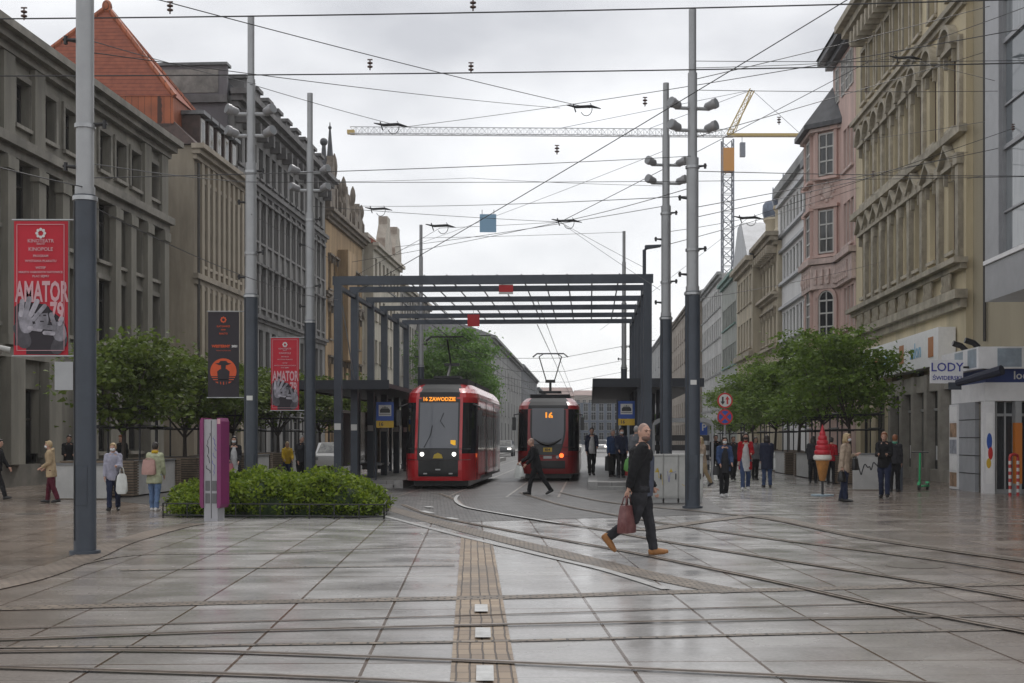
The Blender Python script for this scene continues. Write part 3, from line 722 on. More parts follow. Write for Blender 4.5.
# block closing the end of the street
def far_block(name, label, px0, px1, Y, ztop, depth, m, rows, ncol, roof=None, rz=0, rise=3):
    x0, x1 = (px0-CX)/F*Y, (px1-CX)/F*Y
    b = Building.__new__(Building); b.root = thing(name, label, 'building', (x0, Y, 0), rz); b.W = x1-x0; b.H = ztop; b.D = depth; b.wm = m; b.tm = m; b.op = []; b.wins = []; b.cache = {}
    for i in range(ncol):
        for z in rows: b.win((i+.5)*b.W/ncol, z, b.W/ncol*.62, 2.0, 2, 1, M_FRWHITE, sill=False)
    b.finish(.2)
    if roof:
        mb = MB(); mb.add([(-.3, -.3, ztop+.02), (b.W+.3, -.3, ztop+.02), (b.W+.3, depth, ztop+.02), (-.3, depth, ztop+.02), (.3, depth/2, ztop+rise), (b.W-.3, depth/2, ztop+rise)], [(0, 1, 5, 4), (2, 3, 4, 5), (0, 4, 3), (1, 2, 5), (3, 2, 1, 0)]); mb.build('roof', roof, b.root)
    return b
M_BLUEG = mat('blue_grey_cladding', (.17, .20, .25), .6, var=.2, vscale=.3)
M_BRICKF = mat('faded_brick', (.25, .19, .16), .85, var=.3, vscale=.2)
far_block('office_block', 'wide blue grey office block with ribbon windows closing the end of the street', 574, 660, 330, 10.6, 20, M_BLUEG, (1.0, 3.6, 6.2, 8.4), 11)
far_block('brick_tenement', 'faded brick houses with pinkish roof on the skyline behind the trams', 540, 574, 400, 14.6, 20, M_BRICKF, (3, 6.5, 10), 6, M_FADR)
far_block('brick_tenement', 'pale brick house on the skyline behind the office block, right of the pantograph', 575, 612, 420, 15.4, 20, mat('faded_cream', (.32, .29, .26), .85, var=.2), (4, 8, 12), 6, M_FADR, rise=2.0)

# ---------------------------------------------------------------- right side
M_YEL = mat('yellow_ochre_render', (.62, .535, .36), .8, var=.3, vscale=.8, streak=True, bump=.12, bscale=14)
M_YELT = mat('grimy_stucco_trim', (.44, .395, .31), .8, var=.4, vscale=1.6, bump=.2, bscale=20)
M_YELP = mat('plain_side_render', (.36, .315, .225), .85, var=.15, vscale=.6, streak=True)
SR = 13.5
b8 = Building('ornate_yellow_tenement', 'tall yellow ochre tenement with rows of triangular and arched window pediments', 1, SR, 856, 966, 22.4, 14, M_YEL, M_YELT)
pxs = [952, 933, 918, 907, 897, 888, 880, 872, 864.5]
M_CURT = glass_material('curtained_glass', (.06, .055, .05), (.3, .28, .25), .12, .25)
for i, px in enumerate(pxs):
    x = b8.x(px); wd = 1.0
    b8.win(x, 8.6, wd, 2.9, 2, 1, M_FRBROWN, ped='tri', sill=True, glass=M_CURT)
    b8.win(x, 13.2, wd, 2.7, 2, 1, M_FRBROWN, ped='arc', sill=True, glass=M_CURT)
    b8.win(x, 18.2, wd, 2.5, 2, 1, M_FRBROWN, sill=True, surround=True, glass=M_CURT)
    if i % 2 == 0: b8.win(x, .5, 1.9, 4.0, 2, 1, M_FRDARK, sill=False)
b8.finish(.3)
W8 = b8.W
b8.bar('cornice', 0, W8, 21.7, 22.7, 1.0, M_YELT, 3); b8.bar('ledge', 0, W8, 17.25, 17.65, .3, M_YELT, 2)
b8.bar('ledge', 0, W8, 12.66, 12.95, .3, M_YELT, 1); b8.bar('ledge', 0, W8, 7.75, 8.15, .5, M_YELT, 2); b8.bar('ledge', 0, W8, 6.35, 7.0, .45, M_YELT, 2)
mids = [b8.x((pxs[i]+pxs[i+1])/2) for i in range(len(pxs)-1)]+[b8.x(962)]
b8.rep('pilaster', mids, lambda m: (m.box(-.2, .2, -.2, -.001, 8.16, 11.6), m.box(-.27, .27, -.27, -.0015, 11.6, 12.0)), M_YELT)
b8.rep('pilaster', mids, lambda m: m.box(-.16, .16, -.14, -.001, 12.96, 16.3), M_YELT)
b8.rep('baluster_panel', [b8.x(p) for p in pxs], lambda m: ([m.lathe((dx, -.2, 7.03), [(.06, 0), (.11, .15), (.05, .35), (.09, .6), (.06, .7)], 8) for dx in (-.45, -.15, .15, .45)]), M_YELT, 40)
b8.rep('bracket', [b8.x(p) for p in pxs]+mids, lambda m: m.box(-.12, .12, -.7, -.002, 20.95, 21.69), M_YELT)
mb = MB(); mb.box(0, W8, -.3, 13, 22.71, 23.6); mb.build('attic_parapet', M_YELT, b8.root)
b8p = Building('plain_yellow_annexe', 'plain windowless ochre wall strip between the ornate facade and the glass bay', 1, SR+.25, 966.3, 1075, 23.0, 14, M_YELP, M_YELT)
b8p.finish(.2)
b8p.rep('pipe', [b8p.W-b8p.W+2.55], lambda m: m.tube([(0, -.1, 5), (0, -.1, 23)], .06), M_FRDARK, 30)
# storefront of the yellow house
M_SIGNW = mat('white_sign_panel', (.8, .8, .8), .45, var=.08, vscale=4)
M_BLUEL = mat('pale_blue_lettering', (.22, .42, .58), .5)
M_ORSQ = mat('orange_brown_square', (.42, .16, .05), .5)
sgn = thing('shop_sign', 'long white shop sign band with pale blue lettering and orange squares above the shopfront', 'sign', S(SR-.5, bpx(957, SR)), UANG-math.pi)
Ls = bpx(875, SR)-bpx(957, SR); 
mb = MB(); mb.box(-Ls, 0, -.18, .45, 4.35, 5.75); mb.build('sign_panel', M_SIGNW, sgn)
random.seed(3)
for k in range(6):
    x = -Ls+Ls*(k+.55)/6
    if k % 2: 
        mb = MB(); mb.box(x-.35, x+.35, -.2, -.181, 4.7, 5.45); mb.build('orange_emblem', M_ORSQ, sgn)
    else:
        link('lettering', text_mesh('sklep' if k == 0 else ('moda' if k == 2 else 'salon'), .85, M_BLUEL, .006, .01), sgn, (x, -.188, 5.05))
M_GREYSH = mat('grey_shopfront', (.34, .34, .33), .6, var=.2, vscale=3)
sf = thing('shopfront', 'grey shopfront with tall glass panes under the white sign band', 'shopfront', S(SR-.02, bpx(900, SR)), UANG-math.pi)
Lf = bpx(900, SR)-bpx(985, SR)
mb = MB(); k = 0
for i in range(7):
    x = Lf*i/6; mb.box(x-.22, x+.22, -.45, 0, 0, 4.1)
mb.box(-.22, Lf+.22, -.35, 0, 3.45, 4.1); mb.box(-.22, Lf+.22, -.33, 0, 0, .45); mb.build('frame', mat('stone_pier', (.38, .355, .31), .8, var=.3, vscale=1.5), sf)
for i in range(6):
    x0, x1 = Lf*i/6+.22, Lf*(i+1)/6-.22
    mb = MB(); mb.quad((x0, -.12, .45), (x1, -.12, .45), (x1, -.12, 3.45), (x0, -.12, 3.45)); p_ = mb.build('shop_window', M_GLASS, sf)
    mb = MB(); mb.box((x0+x1)/2-.04, (x0+x1)/2+.04, -.17, -.1, .45, 3.45); mb.box(x0, x1, -.18, -.1, 2.7, 2.8); mb.build('mullion', M_GREYSH, p_)
    if i in (1, 3, 4):
        mb = MB(); mb.box(x0+.15, x0+.75, -.135, -.122, .8, 1.35); mb.build('poster', M_SIGNW, p_)

# glass bay building
M_ALU = mat('grey_aluminium', (.34, .345, .36), .45, .3, var=.12, vscale=2)
M_CURTAINW = glass_material('curtain_wall_glass', (.14, .16, .175), (.3, .32, .33), .04, .3)
gb = thing('glass_office_building', 'grey aluminium building with glazed curtain wall overhanging the kiosk at the right edge', 'building', S(11.9, bpx(985, 11.9)), UANG-math.pi)
mb = MB(); mb.box(0, 1.3, 0, 9, 5.75, 27); mb.box(1.3, 20, .35, 9, 5.75, 27); mb.box(1.3, 20, 0, .35, 5.75, 6.9); mb.box(1.3, 20, 0, .35, 26, 27); mb.build('frame', M_ALU, gb)
for j in range(6):
    for i in range(4):
        x0, x1 = 1.3+i*2.2, 1.3+(i+1)*2.2; z0 = 7.0+j*3.1
        mb = MB(); mb.quad((x0, .2, z0), (x1, .2, z0), (x1, .2, z0+3.1), (x0, .2, z0+3.1)); pn = mb.build('glazing_panel', M_CURTAINW, gb)
        mb = MB(); mb.box(x0-.05, x0+.05, .1, .3, z0, z0+3.1); mb.box(x0+.05, x1-.05, .12, .3, z0-.06, z0+.06); mb.box(x0+.05, x1-.05, .14, .3, z0+1.2, z0+1.26); mb.build('mullion', M_ALU, pn)
mb = MB(); mb.box(0, 20, -.06, 0, 6.85, 6.97); mb.build('ledge', M_SIGNW, gb)
mb = MB(); mb.box(3.2, 20, 3.0, 9, 0, 5.74); mb.build('ground_floor', M_GREYSH, gb)

# pink house with oriel
M_PINK = mat('salmon_pink_render', (.63, .455, .405), .8, var=.28, vscale=1.0, streak=True, bump=.1, bscale=16)
M_PINKT = mat('pale_pink_stucco', (.58, .46, .42), .8, var=.3, vscale=2.5, bump=.3, bscale=14)
b9 = Building('pink_tenement', 'salmon pink tenement with corner oriel, slate cap and white lattice windows', 1, SR, 809, 855.5, 18.7, 13, M_PINK, M_PINKT)
for px in (852, 848.5, 845):
    for z, h in ((4.3, 2.4), (7.4, 2.2), (11.8, 2.3), (15.8, 2.2)): b9.win(b9.x(px), z, .8, h, 2, 2, M_FRWHITE)
for px in (817, 812.5):
    for z, h in ((4.3, 2.4), (7.4, 2.2), (11.8, 2.3), (15.8, 2.2)): b9.win(b9.x(px), z, .9, h, 2, 2, M_FRWHITE)
b9.finish(.22)
xu = b9.x(833); W9 = b9.W
mb = MB(); mb.box(xu, W9-.003, .003, 12.9, 18.7, 22.5); us = mb.build('upper_storey', M_PINK, b9.root)
fu, pu = window_meshes(.8, 1.9, 2, 2, M_FRWHITE, .08)
for px in (852, 848, 843.5, 838): o = link('window', fu, us, (b9.x(px), -.07, 19.9)); link('pane', pu, o)
b9.bar('cornice', xu, W9, 22.1, 22.7, .8, M_SLATE, 2); b9.bar('eaves', 0, xu-.4, 18.3, 18.75, .5, M_SLATE, 1)
b9.bar('frieze', 0, b9.W, 9.8, 11.1, .22, M_PINKT, 1); b9.bar('ledge', 0, b9.W, 11.15, 11.45, .4, M_PINKT, 1)
b9.bar('plinth', 0, b9.W, 0, .8, .15, M_PINKT, 1)
mb = MB(); mb.add([(xu-.3, -.9, 22.7), (b9.W+.3, -.9, 22.7), (b9.W, 2.6, 27), (xu, 2.6, 27), (b9.W, 13, 27), (xu, 13, 27), (xu-.3, 13, 22.7), (b9.W+.3, 13, 22.7)], [(0, 1, 2, 3), (3, 2, 4, 5), (6, 0, 3, 5), (1, 7, 4, 2), (7, 6, 5, 4)]); mb.build('roof', M_SLATE, b9.root)
# oriel: half hexagon standing out 1.6 m
xo = b9.x(831); ow, od = 2.6, 1.15
op_ = [(xo-ow, .0), (xo-ow+1.0, -od), (xo+ow-1.15, -od), (xo+ow, .0)]
mb = MB(); mb.slab(op_, 4.0, 18.6); orl = mb.build('oriel', M_PINK, b9.root)
mb = MB(); big = [(xo-ow-.6, .0), (xo-ow+.75, -od-.6), (xo+ow-1.05, -od-.6), (xo+ow+.6, .0)]
mb.slab(big, 18.6, 18.85)
ap = (xo, -.25, 22.9); vs = [(x, y, 18.851) for x, y in big]+[(xo-.5, -.0, 21.2), (xo+.5, -.0, 21.2)]
mb.add(vs, [(0, 1, 4), (1, 2, 5, 4), (2, 3, 5)]); mb.build('oriel_roof', M_SLATE, orl)
for z0, z1, g_ in ((9.8, 11.1, .22), (11.15, 11.45, .4), (18.4, 18.59, .3)):
    mb = MB(); mb.slab([(xo-ow-g_, 0), (xo-ow+1.0-g_*.5, -od-g_), (xo+ow-1.15+g_*.5, -od-g_), (xo+ow+g_, 0)], z0, z1); mb.build('oriel_band', M_PINKT, orl)
def oriel_win(face, z, wd, h, arch=False):
    (xa, ya), (xb, yb) = face
    ang = math.atan2(yb-ya, xb-xa)
    f, p = window_meshes(wd, h, 2, 2, M_FRWHITE, .09)
    o = link('window', f, orl, ((xa+xb)/2+math.sin(ang)*.09, (ya+yb)/2-math.cos(ang)*.09, z), ang); link('pane', p, o)
    mb = MB(); mb.box(-wd/2-.2, -wd/2-.01, -.06, .088, -.1, h+.1); mb.box(wd/2+.01, wd/2+.2, -.06, .088, -.1, h+.1); mb.box(-wd/2-.3, wd/2+.3, -.2, .088, -.25, -.11)
    if arch:
        n = 10; r0, r1 = wd/2+.01, wd/2+.2; an = [math.pi*i/n for i in range(n+1)]
        for i in range(n): mb.prism([(r0*math.cos(an[i]), h+r0*math.sin(an[i])), (r1*math.cos(an[i]), h+r1*math.sin(an[i])), (r1*math.cos(an[i+1]), h+r1*math.sin(an[i+1])), (r0*math.cos(an[i+1]), h+r0*math.sin(an[i+1]))], -.06, .088)
        hp_ = MB(); hp_.add([((r0)*math.cos(a), .05, h+r0*math.sin(a)) for a in an], [tuple(range(n+1))]); hp_.build('pane', M_GLASS, o)
        hf = MB(); hf.box(-.03, .03, .0, .06, h, h+r0)
        for i in range(n): hf.prism([((r0-.08)*math.cos(an[i]), h+(r0-.08)*math.sin(an[i])), (r0*math.cos(an[i]), h+r0*math.sin(an[i])), (r0*math.cos(an[i+1]), h+r0*math.sin(an[i+1])), ((r0-.08)*math.cos(an[i+1]), h+(r0-.08)*math.sin(an[i+1]))], 0, .06)
        hf.build('arched_head', M_FRWHITE, o)
    else: mb.box(-wd/2-.3, wd/2+.3, -.16, .088, h+.11, h+.3)
    mb.build('surround', M_PINK, o)
near = (op_[2], op_[3])
for z, h, a in ((7.0, 2.2, True), (11.75, 2.35, False), (16.0, 2.3, False), (4.2, 2.0, False)):
    oriel_win(near, z, 1.0, h, a); oriel_win((op_[1], op_[2]), z, 1.5, h, a); oriel_win((op_[0], op_[1]), z, 1.1, h, a)

for (xa, ya), (xb, yb) in (near, (op_[1], op_[2])):     # stucco relief between the oriel windows
    ang = math.atan2(yb-ya, xb-xa); mb = MB(); mb.ball((0, 0, 0), .32, .1, .42, 12, 8)
    for k in range(8): mb.ball((.42*math.cos(k*.785), 0, .5*math.sin(k*.785)), .12, .08, .12, 8, 6)
    mb.build('stucco_relief', M_PINKT, orl, True, ((xa+xb)/2, (ya+yb)/2, 15.1), ang)
    for zz in (10.45,):
        for k in range(4):
            f_ = (k+.5)/4; mb = MB(); mb.box(-.1, .1, -.3, 0, -.4, .4); mb.ball((0, -.3, 0), .12, .06, .2, 8, 6); mb.build('balcony_relief', M_PINKT, orl, False, (xa+(xb-xa)*f_, ya+(yb-ya)*f_, zz), ang)
b9.rep('frieze_relief', [.4+k*.55 for k in range(int((W9-.6)/.55))], lambda m: (m.box(-.14, .14, -.32, -.221, 10.0, 10.9), m.ball((0, -.32, 10.45), .13, .06, .25, 8, 6)), M_PINKT)

# white modern block with ribbon windows
M_WHT = mat('white_panel_facade', (.70, .70, .70), .7, var=.12, vscale=.8, streak=True)
b10 = Building('white_modern_block', 'plain white block with three long ribbon windows beside the pink tenement', 1, SR, 778, 808.7, 18.9, 13, M_WHT, M_ALU)
for z in (4.6, 8.6, 12.6, 16.0):
    for i in range(8): b10.win(.9+(b10.W-1.8)*(i+.5)/8, z, (b10.W-1.8)/8-.4, 1.75, 1, 0, M_FRWHITE, sill=False)
b10.finish(.16)
for z in (4.4, 8.4, 12.4, 15.8): b10.bar('sill_band', .6, b10.W-.6, z-.1, z+.1, .25, M_ALU, 1); b10.bar('head_band', .6, b10.W-.6, z+2.2, z+2.4, .25, M_ALU, 1)
b10.bar('parapet', 0, b10.W, 18.9, 19.5, .35, M_GREYR, 1); b10.bar('plinth', 0, b10.W, 0, .6, .1, M_GREYR, 1)

# ornate beige with turrets
M_BEI = mat('warm_beige_stone', (.52, .455, .34), .8, var=.3, vscale=.9, streak=True)
M_BEIT = mat('beige_stone_trim', (.43, .375, .29), .8, var=.4, vscale=1.5)
M_DOME = mat('blue_grey_dome_sheet', (.16, .19, .25), .4, .3, var=.3, vscale=3)
b11 = Building('turreted_tenement', 'ornate beige tenement with balustrades and two small blue grey capped turrets', 1, SR-.3, 753, 777.5, 15.6, 13, M_BEI, M_BEIT)
for i in range(7):
    x = .5+(b11.W-1)*(i+.5)/7
    for z in (4.6, 8.6, 12.3): b11.win(x, z, 1.2, 2.2, 2, 1, M_FRBROWN, ped='tri' if z == 8.8 else 'flat')
b11.finish(.25); b11.bar('cornice', 0, b11.W, 15.3, 16.2, .9, M_BEIT, 3); b11.bar('ledge', 0, b11.W, 7.8, 8.2, .4, M_BEIT, 2); b11.bar('ledge', 0, b11.W, 11.6, 12.0, .5, M_BEIT, 2)
b11.rep('bracket', [.5+(b11.W-1)*i/12 for i in range(13)], lambda m: m.box(-.2, .2, -.75, -.002, 14.75, 15.29), M_BEIT)
mt = MB(); mt.lathe((0, 0, 0), [(1.0, 0), (1.0, .6), (.8, .8), (.8, 2.2), (1.05, 2.5), (1.0, 2.7)], 10); tur = mt.mesh('turret', M_BEI, 40)
mt = MB(); mt.lathe((0, 0, 2.7), [(1.0, 0), (1.15, .5), (1.1, 1.2), (.8, 1.5), (.08, 1.6), (.06, 2.7), (.02, 2.8)], 10); tcap = mt.mesh('turret_cap', M_DOME, 40)
for fx in (.42, .8): t_ = link('turret', tur, b11.root, (b11.W*fx, .8, 16.2)); t_.scale = (.72, .72, .85); link('turret_cap', tcap, t_)
mb = MB(); mb.prism([(0, 16.21), (b11.W, 16.21), (b11.W-.6, 17.6), (.6, 17.6)], 2.2, 12); mb.build('roof', M_SLATE, b11.root)
b12 = Building('gabled_beige_house', 'beige house with steep grey metal gable and green copper details', 1, SR-1.0, 737, 752.6, 15.4, 12, M_BEI, M_BEIT)
for i in range(5):
    x = .5+(b12.W-1)*(i+.5)/5
    for z in (5, 8.8, 12.3): b12.win(x, z, 1.2, 2.2, 2, 1, M_FRWHITE)
b12.finish(.22); b12.bar('cornice', 0, b12.W, 15.0, 15.7, .6, M_BEIT, 2); b12.bar('ledge', 0, b12.W, 8.0, 8.4, .3, M_BEIT, 1)
mb = MB(); D = 12; W = b12.W; mb.prism([(0, 15.71), (W, 15.71), (W*.62, 18.9), (W*.38, 18.9)], -.4, 12); mb.build('roof', mat('pale_zinc_roof', (.22, .23, .25), .4, .4, var=.25, vscale=1), b12.root)
f_, p_ = window_meshes(1.2, 2.6, 2, 1, M_FRWHITE)     # windows of the end wall that faces the square
for z in (5.0, 8.8, 12.2):
    o = link('window', f_, b12.root, (W+.09, 1.6, z), R(90)); link('pane', p_, o)
b13 = plain_block('pale_green_house', 'narrow grey green house with copper cornice farther along the right side', 1, SR-.8, 722, 736.6, 16.2, 12, mat('pale_green_render', (.38, .40, .37), .8, var=.25, vscale=1), mat('copper_green', (.12, .25, .21), .6, var=.3), 8, (4.6, 8.2, 11.8), M_FRDARK, None)
b14 = plain_block('pale_white_house', 'off white house with flat roof, fourth from the far right end', 1, SR-.5, 700, 721.7, 18.0, 12, mat('off_white_render', (.54, .54, .53), .8, var=.25, vscale=1), M_GREYR, 12, (4.6, 8.2, 11.8, 14.8), M_FRDARK, None)
b15 = plain_block('brown_tenement', 'brownish tenement with slate roof seen between the two right hand poles', 1, SR-.8, 672, 699.5, 18.6, 12, mat('brown_render', (.34, .29, .24), .8, var=.3, vscale=1), M_OCHT, 12, (4.6, 8.2, 11.8, 14.8), M_FRDARK, M_SLATE)
b16 = plain_block('grey_tenement', 'last grey house down the right side behind the shelter columns', 1, SR-.8, 640, 671.5, 19.5, 12, M_GREYR, M_GREYD, 12, (4.6, 8.2, 11.8, 14.8), M_FRDARK, M_SLATE)
# ================================================================ poles
M_PDARK = mat('dark_blue_grey_paint', (.052, .064, .084), .45, var=.25, vscale=1.5)
M_PGREY = mat('galvanised_grey', (.36, .37, .38), .45, .3, var=.15, vscale=1.5)
M_BLACK = mat('black_plastic', (.018, .018, .02), .4)
M_LAMPG = mat('grey_lamp_housing', (.30, .30, .31), .4, .2)
M_LENS = mat('lamp_lens', (.25, .26, .27), .1)
M_STEEL = mat('brushed_steel', (.4, .41, .42), .35, .6, var=.2, vscale=5)
M_STICK = mat('white_sticker', (.6, .6, .58), .6)
def pole(px, base_y, label, lamps=True, r=.165, Y=None, sticker=None, group='tall square poles', lamp_turn=0.0):
    Y = Y or EYE*F/(base_y-HZ); X = (px-CX)/F*Y
    t = thing('street_pole', label, 'pole', (X, Y, 0), 0, group)
    mb = MB(); mb.tube([(0, 0, 0), (0, 0, 5.1)], r, 20); mb.tube([(0, 0, 0), (0, 0, .05)], r+.06, 20); mb.build('lower_shaft', M_PDARK, t, 40)
    mb = MB(); mb.tube([(0, 0, 5.1), (0, 0, 8.15)], r*.8, 18); mb.tube([(0, 0, 5.06), (0, 0, 5.22)], r*.9, 18); mb.build('middle_shaft', M_PGREY, t, 40)
    mb = MB(); mb.tube([(0, 0, 8.15), (0, 0, 10.25)], r*.62, 16); mb.tube([(0, 0, 10.25), (0, 0, 11.75)], r*.5, 14); mb.tube([(0, 0, 8.1), (0, 0, 8.25)], r*.82, 16); mb.build('upper_shaft', M_PGREY, t, 40)
    for z in (5.02, 6.05, 8.0): mb = MB(); mb.tube([(0, 0, z), (0, 0, z+.06)], r*1.12 if z < 5.05 else r*.95, 18); mb.build('clamp_band', M_STEEL, t, 40)
    mb = MB(); mb.box(-r*.5, r*.5, -r-.006, -r*.6, .7, 1.25); mb.build('service_hatch', M_PDARK, t)
    for k, z in enumerate((5.5, 6.1, 7.3, 8.05)):
        mb = MB(); sg = 1 if k % 2 else -1; mb.tube([(sg*r*.6, 0, z), (sg*(r+.16), 0, z+.02)], [.035, .02], 6); mb.tube([(sg*(r+.12), 0, z-.05), (sg*(r+.12), 0, z+.07)], .03, 6); mb.build('wire_hook', M_BLACK, t)
    mb = MB(); mb.tube([(-r*.72, -r*.72, .2), (-r*.72, -r*.72, 5.0)], .012, 5); mb.build('cable', M_BLACK, t)
    if sticker: mb = MB(); mb.box(-.07, .07, -r-.012, -r*.8, sticker, sticker+.11); mb.build('sticker', M_STICK, t)
    if lamps:
        for z in (8.9, 9.42):
            mb = MB(); M_ = Matrix.Rotation(lamp_turn, 4, 'Z')
            mb.tube([M_ @ Vector((-.42, 0, z)), M_ @ Vector((.42, 0, z))], .045, 8); a = mb.build('lamp_arm', M_PGREY, t, 40)
            for sg in (-1, 1):
                for dy in ((0,) if sg < 0 else (0, )):
                    c = M_ @ Vector((sg*.44, -.05, z+.08)); dr = Vector((sg*.75, -.6, .22)).normalized()
                    mb = MB(); mb.tube([c-dr*.17, c-dr*.12, c+dr*.05, c+dr*.06, c+dr*.15], [.06, .10, .11, .125, .12], 14); s_ = mb.build('spotlight', M_LAMPG, t, 40)
                    mb = MB(); mb.tube([c+dr*.151, c+dr*.156], .10, 14); mb.build('lens', M_LENS, s_)
    return t
pole(85, 554, 'tall dark pole at far left carrying the large red banner', lamps=False, r=.155)
pole(251, 0, 'tall pole with four spotlights carrying the black banner with orange disc', Y=31.2, sticker=2.45+.1)
pole(310, 0, 'tall pole with four spotlights carrying the small red banner', Y=38.1)
pole(692.5, 508, 'tall dark pole with four spotlights in front of the white cabinets on the right', r=.178, sticker=2.9, lamp_turn=.15)
pole(666, 0, 'tall pole with four spotlights just left of and behind the nearer right hand pole', Y=37, r=.17, lamp_turn=.1)
pole(421, 0, 'slender far pole rising behind the left end of the canopy', lamps=False, Y=61.6, r=.15, group='far poles behind the canopy')
pole(624, 0, 'slender far pole rising behind the right end of the canopy', lamps=False, Y=63.5, r=.15, group='far poles behind the canopy')
# flat grey box on the left pole and a cctv camera
t = thing('notice_board', 'pale grey square board strapped to the left side of the leftmost pole', 'sign', P(65, 376, 18.42)); mb = MB()
mb.box(-.13, .13, -.05, .05, -.2, .2); mb.build('panel', M_PGREY, t); mb = MB(); mb.tube([(.1, 0, .1), (.2, .03, .1)], .015); mb.tube([(.1, 0, -.1), (.2, .03, -.1)], .015); mb.build('bracket', M_STEEL, t)
t = thing('security_camera', 'small white security camera on the stone wall at far left', 'camera', P(4, 348, 41.5), R(20)); mb = MB()
mb.tube([(-.22, 0, .02), (.18, 0, -.06)], .09, 12); mb.build('housing', M_STICK, t, 40); mb = MB(); mb.tube([(-.1, 0, 0), (-.1, .5, -.15)], .03, 8); mb.build('bracket', M_STICK, t)

# ---------------------------------------------------------------- banners
M_BRED = mat('red_banner_cloth', (.47, .012, .03), .65, var=.12, vscale=2)
M_BBLK = mat('black_banner_cloth', (.022, .017, .024), .65, var=.2, vscale=2)
M_BWHT = mat('banner_white_print', (.62, .60, .60), .65)
M_BGRY = mat('banner_grey_print', (.30, .29, .33), .65, var=.5, vscale=7)
M_BGRL = mat('banner_light_grey_print', (.42, .40, .45), .65, var=.4, vscale=9)
M_BGRD = mat('banner_dark_grey_print', (.09, .085, .1), .65, var=.5, vscale=7)
M_BPNK = mat('banner_pale_print', (.55, .33, .36), .65)
M_BORG = mat('banner_orange_print', (.62, .09, .025), .65, var=.15, vscale=4)
def cloth_panel(mb, wd, h, n=10, wave=.02, th=.006):
    def y(u, v): return wave*math.sin(v*5+u*2)*(.3+v)
    k = n+1; front = []; 
    for sgn in (0, 1):
        for j in range(k):
            for i in range(k):
                u, v = i/n, j/n; front.append((-wd/2+wd*u, y(u, v)+sgn*th, -h*v))
    fs = []
    for j in range(n):
        for i in range(n):
            a = j*k+i; fs.append((a, a+k, a+k+1, a+1)); b = a+k*k; fs.append((b, b+1, b+k+1, b+k))
    mb.add(front, fs); return y
def circle(cx, cz, r, n=28): return [(cx+r*math.cos(2*math.pi*i/n), cz+r*math.sin(2*math.pi*i/n)) for i in range(n)]
